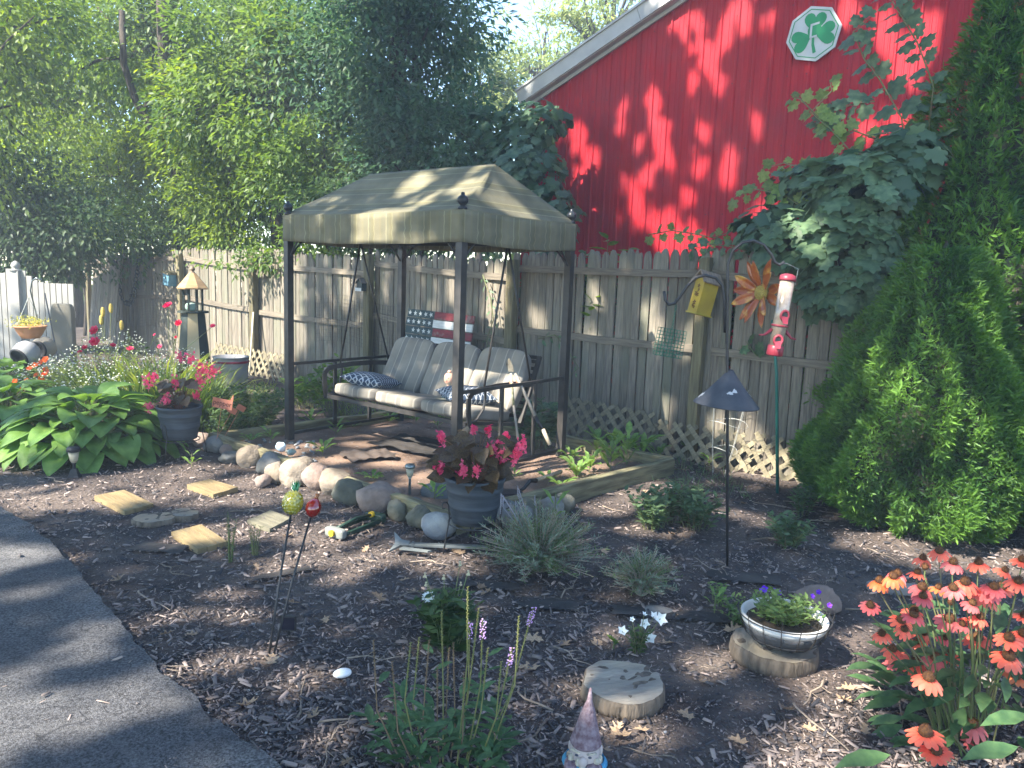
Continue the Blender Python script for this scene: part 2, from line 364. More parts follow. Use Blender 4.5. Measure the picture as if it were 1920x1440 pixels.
# raised bed of timbers round the swing
BL, BN, BR = G(388, 838), G(847, 1004), G(1268, 887)
BK = BL + BR - BN
bc = (BL+BR)/2
HB = .145
bed = thing('raised_bed', 'low square bed frame of mossy timbers round the canopy swing', 'garden bed')
for a, b in ((BL, BN), (BN, BR), (BR, BK), (BK, BL)):
    d = (b-a).normalized(); n = Vector((-d.y, d.x, 0))
    bb = B()
    L = (b-a).length; mid = (a+b)/2 + n*.035; mid.z = HB/2-.01
    K = 14; w_ = .07
    for k in range(K+1):
        t = -L/2+.036+(L-.0715)*k/K
        jz = .006*noise.noise(Vector((t*2, L, 1))); jy = .004*noise.noise(Vector((t*3, L, 7)))
        for (yy, zz) in ((-w_/2, -HB/2-.02), (w_/2, -HB/2-.02), (w_/2, HB/2-.006), (w_/2-.008, HB/2), (-w_/2+.008, HB/2), (-w_/2, HB/2-.006)):
            bb.v.append(Vector((t, yy+jy, zz+jz)))
    for k in range(K):
        for q in range(6):
            q2 = (q+1) % 6; bb.f.append([k*6+q, k*6+q2, (k+1)*6+q2, (k+1)*6+q]); bb.m.append(0)
    bb.f.append([0, 5, 4, 3, 2, 1]); bb.f.append([K*6+i for i in range(6)]); bb.m += [0, 0]
    bb.build('timber', m_timber, bed, loc=mid, rot=(0, 0, atan2(d.y, d.x)))
bp = [BL, BN, BR, BK]
BX = np.array([p.x for p in bp]); BY = np.array([p.y for p in bp])
gx = np.linspace(0, 1, 60); vv = []
for j in gx:
    for i in gx:
        p = BL.lerp(BN, i).lerp(BK.lerp(BR, i), j)
        vv.append((p.x, p.y, .035+.03*hsh(p.x, p.y, 1.7)+.012*hsh(p.x, p.y, 6)))
ii = np.arange(3600).reshape(60, 60)
ff = np.stack([ii[:-1, :-1].ravel(), ii[:-1, 1:].ravel(), ii[1:, 1:].ravel(), ii[1:, :-1].ravel()], 1)
o = rawmesh('bed_soil', np.array(vv), ff, m_bed, smooth=True, stuff=False); tag(o, 'dusty bare soil filling the raised timber bed', kind='structure')
def zb(x, y): return .035+.03*hsh(x, y, 1.7)+.012*hsh(x, y, 6)

# ---- mulch chips
def chips(n, ylo, yhi, smin, smax, name, label, pw=1.5, clump=None):
    u = RNG.random(n); a = ylo**(1-pw); b = yhi**(1-pw); y = (a+u*(b-a))**(1/(1-pw))
    x = RNG.uniform(-1, 1, n)*(y*.74+.5)
    if clump is not None: x, y = clump(x, y)
    dr_ = inpoly(x, y); ok = (~dr_ | (RNG.random(n) < .010)) & ~inpoly(x, y, BX, BY) & (y+.8*x < FB+.3) & (x < 5.2)
    # a patch of bare earth by the driveway and lower right
    bare = np.array([hsh(X_, Y_, .8) for X_, Y_ in zip(x, y)]); ok &= (RNG.random(n) > np.clip((bare-.18)*5, 0, .82))
    x, y, dr_ = x[ok], y[ok], dr_[ok]; n = len(x)
    z = np.array([gh(X_, Y_) for X_, Y_ in zip(x, y)])-.012; z[dr_] = ZD-.006
    L = RNG.uniform(smin, smax, n)*(RNG.random(n)**2*1.3+.5); W_ = L*RNG.uniform(.18, .42, n); T = W_*RNG.uniform(.25, .6, n)
    yaw = RNG.uniform(0, 2*pi, n); tilt = RNG.normal(0, .28, n)
    dx = np.stack([np.cos(yaw)*np.cos(tilt), np.sin(yaw)*np.cos(tilt), np.sin(tilt)], 1)
    up = rdir(n, up=3.); sy = nrmz(np.cross(up, dx)); up = np.cross(dx, sy)
    base = np.array([(-.5, -.3, 0), (.5, -.25, 0), (.46, .3, 0), (-.48, .35, 0), (-.46, -.35, 1), (.38, -.3, .8), (.42, .2, 1), (-.36, .3, .9)])
    V_ = np.stack([x, y, z+RNG.uniform(0, .014, n)+T*.3], 1)[:, None, :] + base[None, :, 0:1]*dx[:, None, :]*L[:, None, None]+base[None, :, 1:2]*sy[:, None, :]*W_[:, None, None]+base[None, :, 2:3]*up[:, None, :]*T[:, None, None]
    fs = np.array([(4, 5, 6, 7), (0, 1, 5, 4), (1, 2, 6, 5), (2, 3, 7, 6), (3, 0, 4, 7)])
    F_ = (fs[None]+(np.arange(n)*8)[:, None, None]).reshape(-1, 4)
    rn = np.clip(RNG.random(n)**1.9, 0, 1)
    o = rawmesh(name, V_.reshape(-1, 3), F_, m_chip, rnd=np.repeat(rn, 8)); tag(o, label, 'mulch'); return o
chips(95000, 1.5, 9.2, .008, .036, 'mulch', 'dark weathered bark mulch covering the garden floor', 1.7)
n = 90000; u = RNG.random(n); a_ = 1.5**-.6; b_ = 9.0**-.6; y = (a_+u*(b_-a_))**(-1/.6); x = RNG.uniform(-1, 1, n)*(y*.74+.5); k_ = ~inpoly(x, y) & ~inpoly(x, y, BX, BY) & (y+.8*x < FB+.2); x, y = x[k_], y[k_]; n = len(x)
o = leaves('mulch_crumbs', LEAF4, np.stack([x, y, np.array([gh(p, q) for p, q in zip(x, y)])-.006], 1), rdir(n)*np.array([1, 1, .25]), rdir(n, 1.6), RNG.uniform(.005, .018, n), m_chip, rnd=RNG.random(n)**2.2, wid=RNG.uniform(.5, 1.6, n)); tag(o, 'fine crumbled bark and leaf bits between the mulch chips', 'mulch')
# crumbs on the bed soil
n = 2600; u = RNG.random((n, 2)); pp = np.array([list(BL.lerp(BN, a).lerp(BK.lerp(BR, a), b)) for a, b in u]); pp[:, 2] = [zb(a, b)+.002 for a, b in pp[:, :2]]
o = leaves('soil_crumbs', LEAF4, pp, rdir(n)*np.array([1, 1, .1]), rdir(n, 2.5), RNG.uniform(.008, .03, n), m_chip); tag(o, 'bits of bark scattered on the dusty bed soil', 'mulch')
# ================================================================ STOCKADE FENCE
fence = thing('stockade_fence', 'long weathered stockade fence of round-topped pickets behind the swing', 'fence')
# sections: left px, right px, (top, upper rail, middle rail) at each end
SEC = [(172, 242, (474, 494, 548), (478, 500, 552)), (242, 346, (468, 486, 554), (466, 483, 557)), (346, 484, (464, 484, 557), (470, 503, 582)),
       (484, 702, (466, 496, 584), (482, 513, 612)), (702, 962, (469, 494, 591), (488, 521, 641)), (962, 1330, (472, 502, 616), (464, 513, 656)),
       (1330, 1640, (462, 514, 656), (476, 534, 692)), (1640, 1960, (476, 530, 690), (486, 545, 730))]
pick_meshes = []
for k in range(7):
    hw = .0430+.0035*random.random(); t = .018; H = 2.0
    sh = random.choice([0, .4, .8]); out = [(-hw, 0), (hw, 0), (hw, H-.07-.02*sh)]
    out += [(hw*.72, H-.035-.01*sh), (hw*.3, H-.006), (-hw*.3, H-.002-.012*sh), (-hw*.75, H-.034), (-hw, H-.075)]
    if k == 5: out[-4:] = [(hw*.1, H-.05), (-hw*.3, H-.002), (-hw*.75, H-.034), (-hw, H-.075)]
    bb = B(); n = len(out); f_ = [(x, 0, z) for x, z in out]+[(x, t, z) for x, z in out]
    # rounded front face: a raised middle strip
    mid = [(x*.55, -.006, z if 0 < i < 1 else z-(.01 if z > 1 else 0)) for i, (x, z) in enumerate(out)]
    bb.add(f_+mid, [[n+i for i in range(n)][::-1]]+[[(i+1) % n, i, n+i, n+(i+1) % n] for i in range(n)]+[[i, (i+1) % n, 2*n+(i+1) % n, 2*n+i] for i in range(n)]+[[2*n+i for i in range(n)]])
    pick_meshes.append(bb.mesh('picket', m_wood))
ONF = lambda px, py: OF(px, py, FB)
s_of = lambda p: p.dot(TX)
for (xa, xb, A, Bq) in SEC:
    pa, pb = ONF(xa, A[0]), ONF(xb, Bq[0]); s0, s1 = s_of(pa), s_of(pb); Ls = s1-s0
    n = max(2, round(Ls/.094)); base = ONF(xa, 500)
    for k in range(n):
        f = (k+.5)/n; s = s0+Ls*f
        top = pa.z+(pb.z-pa.z)*f + random.uniform(-.022, .018)
        if random.random() < .06: top -= random.uniform(.02, .08)
        pos = Vector((0, FB, 0)); pos = pos + TX*(s-pos.dot(TX)) + TN*random.uniform(-.003, .004)
        pos.z = top-2.0
        o = link('picket', random.choice(pick_meshes), fence, loc=pos, rot=(random.gauss(0, .002), random.gauss(0, .006), FANG+random.gauss(0, .02)))
    for ra, rb in ((A[1], Bq[1]), (A[2], Bq[2])):
        qa = ONF(xa, ra)+TN*.03+TX*.04; qb = ONF(xb, rb)+TN*.03-TX*.04
        bb = B(); K = 6; L = (qb-qa).length
        for k in range(K+1):
            x = L*k/K-L/2; sag = -.012*(1-(2*k/K-1)**2)+.004*random.uniform(-1, 1)
            for (yy, zz) in ((-.016, -.036), (.02, -.036), (.02, .036), (-.016, .034)): bb.v.append(Vector((x, yy, zz+sag)))
        for k in range(K):
            for q in range(4): bb.f.append([k*4+q, k*4+(q+1) % 4, (k+1)*4+(q+1) % 4, (k+1)*4+q]); bb.m.append(0)
        bb.f += [[3, 2, 1, 0], [K*4+i for i in range(4)]]; bb.m += [0, 0]
        d = (qb-qa).normalized()
        bb.build('rail', m_rail, fence, loc=(qa+qb)/2, rot=(0, -math.asin(d.z), atan2(d.y, d.x)))
for px, tp, wd, dark in ((172, 490, .09, 0), (242, 484, .10, 1), (346, 478, .10, 1), (484, 478, .11, 1), (702, 478, .11, 0), (971, 488, .11, 1), (1330, 484, .10, 1), (1640, 470, .12, 0), (1960, 470, .12, 0)):
    p = ONF(px, tp); c = p+TN*(.05+wd*.35); c.z = p.z/2-.1
    bb = B(); K = 8; h = p.z+.2
    prof = [(-.5, -.42), (-.42, -.5), (.42, -.5), (.5, -.42), (.5, .42), (.42, .5), (-.42, .5), (-.5, .42)]
    for k in range(K+1):
        z = -h/2+h*k/K; ox, oy = .004*random.uniform(-1, 1), .004*random.uniform(-1, 1)
        for a, b in prof: bb.v.append(Vector((a*wd+ox, b*wd*.9+oy, z+(.012*a if k == K else 0))))
    for k in range(K):
        for q in range(8): bb.f.append([k*8+q, k*8+(q+1) % 8, (k+1)*8+(q+1) % 8, (k+1)*8+q]); bb.m.append(0)
    bb.f.append([K*8+i for i in range(8)]); bb.m.append(0); bb.build('post', m_post, fence, loc=c, rot=(0, random.gauss(0, .008), FANG))

# lattice panels leaning against the foot of the fence
def lattice(name, label, a, b, h, tilt, off, sp=.15, w_=.042):
    a = Vector(a); b = Vector(b); d = (b-a); L = Vector((d.x, d.y, 0)).length; ang = atan2(d.y, d.x)
    t = thing(name, label, 'lattice', a, 0, 'diamond lattice panels propped along the fence', rot=(tilt, -atan2(d.z, L), ang))
    for sgn in (1, -1):
        k = -int(h/sp)-1
        while k*sp < L+h:
            x0 = k*sp
            # strip from (x0,0) going up at 45 degrees to the right (sgn 1) or left
            if sgn == 1: p0, p1 = Vector((x0, 0, 0)), Vector((x0+h, 0, h))
            else: p0, p1 = Vector((x0+h, 0, 0)), Vector((x0, 0, h))
            # clip to 0..L
            def clip(p, q):
                for (lim, s_) in ((0, 1), (L, -1)):
                    fp, fq = s_*(p.x-lim), s_*(q.x-lim)
                    if fp < 0 and fq < 0: return None
                    if fp < 0: p = p.lerp(q, fp/(fp-fq))
                    elif fq < 0: q = p.lerp(q, fp/(fp-fq))
                return p, q
            r = clip(p0, p1); k += 1
            if not r or (r[1]-r[0]).length < .07: continue
            p0, p1 = r; mid = (p0+p1)/2; LL = (p1-p0).length
            bb = B().box((0, 0, 0), (w_, .008, LL+.01))
            an = atan2(p1.x-p0.x, p1.z-p0.z)
            bb.build('strip', m_lat, t, loc=mid+Vector((0, .0045*sgn, 0)), rot=(0, an, 0))
    return t
def fpt(px, py, off): 
    q = OF(px, py, FB-off*1.28); return q
lattice('lattice_panel', 'diamond lattice leaning on the fence right of the timber bed corner', V(*fpt(1222, 872, .24).xy, -.05), V(*fpt(1402, 872, .22).xy, -.05), .38, radians(-16), 0)
lattice('lattice_panel', 'right end lattice piece beside the arborvitae, sagging at the fence foot', V(*fpt(1398, 872, .20).xy, -.02), V(*fpt(1600, 900, .22).xy, -.08), .38, radians(-20), 0)
lattice('lattice_panel', 'lattice panel half hidden by weeds behind the right swing post', V(*fpt(1046, 820, .26).xy, .0), V(*fpt(1218, 850, .26).xy, -.03), .42, radians(-14), 0)
lattice('lattice_panel', 'sunlit lattice behind the metal bucket left of the swing', V(*fpt(395, 700, .25).xy, -.03), V(*fpt(536, 740, .25).xy, -.05), .42, radians(-14), 0)
bpy.context.view_layer.update()

# ================================================================ RED BARN
m_red = mat('red_metal_siding', (.39, .012, .020), (.29, .011, .020), rough=.6, scale=5, stretch=(3, 3, .25), bump=.12, bscale=8, spec=.18, objvar=.07, col3=(.26, .02, .03), s3=1.6, t3=(.5, .8))
m_trim = mat('galvanised_trim', (.42, .42, .40), (.34, .34, .33), rough=.55, metal=.25, scale=4)
barn = thing('red_barn', 'red ribbed metal barn wall with grey roof edge behind the fence', 'barn')
c0 = OF(1000, 196, BB); c1 = OF(1290, 0, BB)
s0, s1 = s_of(c0), s_of(c1); slope = (c1.z-c0.z)/(s1-s0)
base0 = Vector((c0.x, c0.y, 0))
NP_ = 12; PW = .915; RI = PW/4
sm_ = s0 - .08
roofz = lambda s: c0.z+slope*(s-s0) if s < s0+5.5 else c0.z+slope*5.5-slope*(s-s0-5.5)
for k in range(NP_):
    a = sm_+k*PW; bb = B(); prof = []
    for r in range(4):
        x = r*RI
        prof += [(x, .0), (x+.022, .0), (x+.034, .022), (x+.052, .022), (x+.064, .0), (x+.125, 0), (x+.130, .006), (x+.145, .006), (x+.150, 0), (x+.185, 0), (x+.19, .006), (x+.205, .006), (x+.21, 0)]
    prof.append((PW-.002, 0)); n = len(prof)
    vs = [(x, -y, -.1) for x, y in prof]+[(x, -y, roofz(a+x)+.02) for x, y in prof]
    vs += [(x, -y+.03, -.1) for x, y in (prof[0], prof[-1])]+[(x, -y+.03, roofz(a+x)+.02) for x, y in (prof[0], prof[-1])]
    fs = [(i, i+1, n+i+1, n+i) for i in range(n-1)]+[(2*n+1, 2*n, 2*n+2, 2*n+3)]
    o = bb.add(vs, fs).build('siding_panel', m_red, barn, loc=base0+TX*(a-s0), rot=(0, 0, FANG))
# screws in rows
bb = B()
for zr in (.9, 1.7, 2.5, 3.3, 4.1, 4.9):
    for k in range(NP_*4):
        a = k*RI+.018+sm_-s0
        if zr < roofz(a+s0)-.1: bb.box((a-.006, -.003, zr), (.014, .010, .014))
bb.build('screws', mat('dark_screw', (.12, .01, .012), rough=.5), barn, loc=base0, rot=(0, 0, FANG), stuff=True)
# rake trim, soffit and roof
d = Vector((cos(math.atan(slope)), 0, sin(math.atan(slope)))); Lr = 5.6/d.x
def rk(u0, u1, y, zc, wd, th, nm, mt):
    bb = B(); up = Vector((-d.z, 0, d.x)); p0 = d*u0; p1 = d*u1
    vs = []
    for p in (p0, p1):
        for (yy, zz) in ((y-th/2, zc-wd/2), (y+th/2, zc-wd/2), (y+th/2, zc+wd/2), (y-th/2, zc+wd/2)): vs.append(p+up*zz+Vector((0, yy, 0)))
    bb.add(vs, [(3, 2, 1, 0), (4, 5, 6, 7), (0, 1, 5, 4), (1, 2, 6, 5), (2, 3, 7, 6), (3, 0, 4, 7)])
    return bb.build(nm, mt, barn, loc=c0, rot=(0, 0, FANG))
rk(-.12, 2.05, -.17, .14, .20, .02, 'rake_trim', m_trim); rk(2.055, 6.0, -.17, .14, .20, .02, 'rake_trim', m_trim)
rk(-.12, 6.0, -.085, .035, .012, .15, 'soffit', m_trim); rk(-.12, 6.0, -.045, .005, .05, .03, 'lower_trim', m_trim)
rk(-.12, 6.0, 2.9, .245, .03, 6.2, 'roof', m_trim)
B().box((-.1, 3.0, 2.0), (.06, 6, 4.3)).build('side_wall', m_red, barn, loc=base0, rot=(0, 0, FANG))

# octagonal shamrock sign
sc = OF(1526, 64, BB-.05); sgn = thing('shamrock_sign', 'white octagonal sign with green shamrock and letter C on red barn', 'sign', sc, rot=(0, 0, FANG)); sgn.scale = (.63, .63, .63)
R0 = .50; tl = radians(-13)
def octo(r): return [(r*cos(pi/8+i*pi/4+tl), r*sin(pi/8+i*pi/4+tl)) for i in range(8)]
MX = Matrix.Rotation(pi/2, 4, 'X')
m_green = mat('sign_green', (.015, .22, .085), (.02, .26, .1), rough=.5); m_sw = mat('sign_white', (.50, .52, .52), (.42, .44, .44), rough=.5, scale=4)


B().prism(octo(R0), .03, MX).build('sign_board', m_sw, sgn, loc=(0, 0, 0))
b1 = B(); o1, o2 = octo(R0*.90), octo(R0*.865)
for i in range(8):
    j = (i+1) % 8; q = [o1[i], o1[j], o2[j], o2[i]]; b1.prism(q, .004, MX)
b1.build('border_line', m_green, sgn, loc=(0, -.031, 0))
def heart(ang, cx, cy, s):
    pts = []
    for k in range(28):
        t = 2*pi*k/28; x = .96*sin(t)**3; y = (13*cos(t)-5*cos(2*t)-2*cos(3*t)-cos(4*t))/16+.95
        pts.append((x*s, y*s*1.0))
    ca, sa = cos(ang), sin(ang); return [(cx+x*ca-y*sa, cy+x*sa+y*ca) for x, y in pts][::-1]
for q_, an in enumerate((radians(-4), radians(110), radians(-90))):
    B().prism(heart(an, -sin(an)*.03, cos(an)*.03-.02, .208), .004+.0012*q_, MX).build('leaf_emblem', m_green, sgn, loc=(0, -.0305-.0004*q_, .0))
B().prism([(-.02, .02), (.02, .02), (.03, -.18), (.075, -.33), (.02, -.35), (-.015, -.2)], .0055, MX).build('stem_emblem', m_green, sgn, loc=(0, -.0315, 0))
B().prism([(.02+.125*cos(a*pi/9), .055+.125*sin(a*pi/9)) for a in range(18)], .0075, MX).build('emblem_centre', m_green, sgn, loc=(0, -.031, 0))
cc = B()
for q in ([(-.07, -.09), (-.035, -.09), (-.035, .16), (-.07, .16)], [(-.035, .125), (.09, .145), (.09, .18), (-.07, .16)], [(-.07, -.09), (.06, -.075), (.06, -.04), (-.035, -.055)]):
    cc.prism(q, .004, MX)
cc.build('letter', m_sw, sgn, loc=(.01, -.0395, .012))

# ================================================================ CANOPY SWING FRAME
GC = Vector((-.7985, 6.7807, 0)); GA = radians(-38.651); GL, GW, GZ, GT = 2.117, 1.383, 1.8626, 2.0888
gaz = thing('swing_gazebo', 'dark metal swing frame with striped beige fabric canopy and ball finials', 'swing frame', GC, GA)
hl, hw = GL/2, GW/2
GM = Matrix.Translation(GC) @ Matrix.Rotation(GA, 4, 'Z')
for sx, sy in ((-1, -1), (1, -1), (1, 1), (-1, 1)):
    po = B().box((0, 0, (GT-.02)/2-.02), (.062, .062, GT+.02)).build('post', m_bronze, gaz, loc=(sx*hl, sy*hw, 0))
    B().lathe([(.03, 0), (.036, .004), (.036, .018), (.022, .024), (.020, .032), (.030, .040), (.040, .055), (.042, .070), (.036, .088), (.022, .100), (.015, .104), (.014, .118), (.010, .124), (.0, .125)], 20).build('finial', mat('finial_black', (.02, .023, .027), rough=.35) if 'finial_black' not in bpy.data.materials else bpy.data.materials['finial_black'], po, smooth=True, loc=(sx*.0, sy*.0, GT+.004))
# top rails, knee braces, swing beam
for sy in (-1, 1): B().box((0, 0, 0), (GL-.066, .035, .035)).build('top_rail', m_bronze, gaz, loc=(0, sy*hw, GZ+.05))
for sx in (-1, 1):
    B().box((0, 0, 0), (.035, GW-.066, .035)).build('top_rail', m_bronze, gaz, loc=(sx*hl, 0, GZ+.05))
    # end frames: armrest-height rail, ground rail, two uprights
    B().bar((0, -hw+.033, .75), (0, hw-.033, .75), .03, .025).build('side_rail', m_bronze, gaz, loc=(sx*hl, 0, 0))
    B().bar((0, -hw+.033, .10), (0, hw-.033, .10), .03, .025).build('side_rail', m_bronze, gaz, loc=(sx*hl, 0, 0))
    for yy in (-.17, .27): B().bar((0, yy, .115), (0, yy, .735), .034, .022).build('upright', m_bronze, gaz, loc=(sx*hl, 0, 0))
    for sy in (-1, 1):
        B().tube([(0, sy*(hw-.03), GZ-.13), (0, sy*(hw-.08), GZ-.06), (0, sy*(hw-.17), GZ+.03)], .009, 6).build('knee_brace', m_bronze, gaz, loc=(sx*hl, 0, 0))
        B().tube([(sx*(hl-.03), 0, GZ-.13), (sx*(hl-.08), 0, GZ-.06), (sx*(hl-.17), 0, GZ+.03)], .009, 6).build('knee_brace', m_bronze, gaz, loc=(0, sy*hw, 0))
# canopy
st_b = [(0, (0.187, 0.166, 0.100)), (.10, (0.159, 0.148, 0.096)), (.30, (0.155, 0.144, 0.096)), (.335, (0.246, 0.224, 0.135)), (.35, (0.246, 0.224, 0.135)), (.375, (0.141, 0.135, 0.089)), (.62, (0.155, 0.139, 0.077)), (.655, (0.237, 0.215, 0.124)), (.665, (0.237, 0.215, 0.124)), (.69, (0.173, 0.157, 0.100)), (.92, (0.182, 0.166, 0.108)), (1, (0.187, 0.166, 0.100))]
m_cx, m_cy, m_cz = (stripe_mat('canopy_stripe_%s' % n_, a, per, st_b) for n_, a, per in (('along', 0, .21), ('across', 1, .21), ('down', 2, .16)))
HO = .035; RX, RZ = .76, 2.52
ca = B(); N1 = 16
Wx, Wy = hl+HO, hw+HO
def roofpt(u, v, side):     # v 0 eave, 1 ridge
    if side in (0, 1):
        s = -1 if side == 0 else 1
        xe = -Wx+2*Wx*u; xr = -RX+2*RX*u; x = xe+(xr-xe)*v; y = s*Wy*(1-v)
    else:
        s = -1 if side == 2 else 1
        y = (-Wy+2*Wy*u)*(1-v); x = s*(Wx+(RX-Wx)*v)
    z = GT+(RZ-GT)*v - .055*sin(pi*v)*(sin(pi*min(1, max(0, u)))**.5)
    z -= .012*sin(pi*u)*(1-v)
    z += .008*noise.noise(Vector((x*3, y*3, z)))*sin(pi*u)
    return Vector((x, y, z))
for side, mt in ((0, m_cz), (1, m_cz), (2, m_cz), (3, m_cz)):
    bb = B(); k0 = 0
    for j in range(N1+1):
        for i in range(N1+1): bb.v.append(roofpt(i/N1, j/N1, side))
    for j in range(N1):
        for i in range(N1):
            q = [j*(N1+1)+i, j*(N1+1)+i+1, (j+1)*(N1+1)+i+1, (j+1)*(N1+1)+i]
            if side in (1, 2): q = q[::-1]
            bb.f.append(q); bb.m.append(0)
    o = bb.build('canopy_panel', mt, gaz, smooth=True); md = o.modifiers.new('s', 'SOLIDIFY'); md.thickness = .004
def val(a, b, mt):
    bb = B(); K = 48; H_ = 6; a = Vector(a); b = Vector(b); d = (b-a).normalized(); n = Vector((d.y, -d.x, 0))
    for j in range(H_+1):
        for i in range(K+1):
            u = i/K; v = j/H_; p = a.lerp(b, u); e = min(u, 1-u)*K
            w_ = (.010*noise.noise(Vector((p.x*1.2, p.y*1.2, v*7)))+.006*sin(v*19+3*noise.noise(p*2)))*min(1, e/6)*(.3+v)
            p = p+n*w_; p.z = GT-.012*sin(pi*u)+.002-(GT-GZ+.0)*v-.012*sin(pi*u)*v+.004*noise.noise(Vector((p.x*4, p.y*4, 5)))*v
            bb.v.append(p)
    for j in range(H_):
        for i in range(K): bb.f.append([j*(K+1)+i, (j+1)*(K+1)+i, (j+1)*(K+1)+i+1, j*(K+1)+i+1]); bb.m.append(0)
    o = bb.build('valance', mt, gaz, smooth=True); md = o.modifiers.new('s', 'SOLIDIFY'); md.thickness = .003
val((-Wx, -Wy, 0), (Wx, -Wy, 0), m_cx); val((Wx, -Wy, 0), (Wx, Wy, 0), m_cy); val((Wx, Wy, 0), (-Wx, Wy, 0), m_cx); val((-Wx, Wy, 0), (-Wx, -Wy, 0), m_cy)

# ---- hanging swing seat
seat = thing('hanging_swing', 'hanging three-seat swing with grey striped cushions under the canopy', 'swing', GC, GA)
st_c = [(0, (0.264, 0.238, 0.194)), (.22, (0.248, 0.223, 0.184)), (.25, (0.384, 0.346, 0.281)), (.28, (0.384, 0.346, 0.281)), (.31, (0.200, 0.184, 0.158)), (.60, (0.208, 0.192, 0.166)), (.63, (0.336, 0.307, 0.252)), (.66, (0.336, 0.307, 0.252)), (.69, (0.280, 0.246, 0.194)), (1, (0.264, 0.238, 0.194))]
m_cu = stripe_mat('cushion_stripe', 0, .19, st_c)
E0, E1 = -.87, .86; w3 = (E1-E0)/3
Rs = Matrix.Rotation(radians(-9), 3, 'X')       # seat plane drops to the rear
bk0 = Vector((0, .26, .42)); bk1 = Vector((0, .52, .93)); ba = atan2(bk1.y-bk0.y, bk1.z-bk0.z)
for k in range(3):
    cx = E0+w3*(k+.5)
    def sb(v, k=k): 
        v = v.copy(); v.z += .008*noise.noise(Vector((v.x*4+k, v.y*4, 0))); return v
    B().puff((0, 0, 0), (w3*1.01, .66, .125), None, p=5, n=12, fn=sb).build('seat_cushion', m_cu, seat, smooth=True, loc=(cx, -.06, .475), rot=(radians(-9), 0, 0))
    def bf(v, k=k):
        v = v.copy(); v.y += .02*math.cos(v.z*4)+.01*noise.noise(Vector((v.x*4+k*3, v.z*4, 0))); return v
    B().puff((0, 0, 0), (w3*1.005, .13, .60), None, p=5, n=12, fn=bf).build('back_cushion', m_cu, seat, smooth=True, loc=(cx, (bk0.y+bk1.y)/2-.045, (bk0.z+bk1.z)/2+.03), rot=(-ba, 0, 0))
fr = B()
for x in (E0-.02, E1+.02):
    fr.bar((x, -.38, .455), (x, .34, .345), .035, .03); fr.bar((x, .30, .33), (x, .56, .93), .035, .03)
fr.bar((E0-.02, -.38, .44), (E1+.02, -.38, .44), .03, .035); fr.bar((E0-.02, .32, .34), (E1+.02, .32, .34), .03, .03)
fr.bar((E0-.02, .56, .92), (E1+.02, .56, .92), .03, .03); fr.bar((0, -.38, .43), (0, .32, .33), .03, .03)
fr.build('frame', m_bronze, seat)
sl = B()
for k in range(9):
    f = (k+.5)/9; p = Vector((0, .33+.24*f, .38+.53*f)); sl.bar((E0, p.y, p.z), (E1, p.y, p.z), .012, .03)
sl.build('back_straps', m_bronze, seat)
for x in (E0-.05, E1+.05):
    arm = [(-.38, .42), (-.40, .55), (-.40, .66), (-.36, .70), (-.25, .715), (-.05, .725), (.2, .72), (.42, .70)]
    a_ = B()
    for p, q in zip(arm[:-1], arm[1:]): a_.bar((x, p[0], p[1]), (x, q[0], q[1]), .045, .016, up=(1, 0, 0.01))
    a_.build('armrest', m_bronze, seat)
    B().tube([(x, -.38, .45), (x, -.30, .47), (x, -.22, .55), (x, -.2, .64), (x, -.2, .70)], .011, 8).build('arm_scroll', m_bronze, seat)
    ap = (x*1.0, .02, GZ+.03)
    B().tube([ap, (x, -.22, .72)], .0095, 8).build('hanger_rod', m_bronze, seat, smooth=True)
    B().tube([ap, (x, .40, .72)], .0095, 8).build('hanger_rod', m_bronze, seat, smooth=True)
# scatter cushions and small doll on the seat
m_pil = mat('navy_patterned_fabric', (.03, .055, .10), (.35, .38, .42), rough=.95, bump=.2, bscale=300)
def pil_nodes():
    n = m_pil.node_tree.nodes; L = m_pil.node_tree.links; b = n['Principled BSDF']; tc = n.new('ShaderNodeTexCoord')
    outs = []
    for rot, sc_ in ((radians(58), 9), (radians(-58), 9)):
        mp = n.new('ShaderNodeMapping'); mp.inputs['Rotation'].default_value = (0, 0, rot); mp.inputs['Scale'].default_value = (1, 1, 1); L.new(tc.outputs['Object'], mp.inputs[0])
        wv = n.new('ShaderNodeTexWave'); wv.inputs['Scale'].default_value = sc_; wv.inputs['Distortion'].default_value = 1.2; wv.inputs['Detail Scale'].default_value = 4; L.new(mp.outputs[0], wv.inputs[0]); outs.append(wv.outputs['Fac'])
    mx = n.new('ShaderNodeMath'); mx.operation = 'MAXIMUM'; L.new(outs[0], mx.inputs[0]); L.new(outs[1], mx.inputs[1])
    cr = n.new('ShaderNodeValToRGB'); cr.color_ramp.elements[0].position = .86; cr.color_ramp.elements[0].color = (.035, .055, .09, 1); cr.color_ramp.elements[1].position = .93; cr.color_ramp.elements[1].color = (.42, .45, .48, 1)
    L.new(mx.outputs[0], cr.inputs[0]); L.new(cr.outputs[0], b.inputs['Base Color'])
pil_nodes()
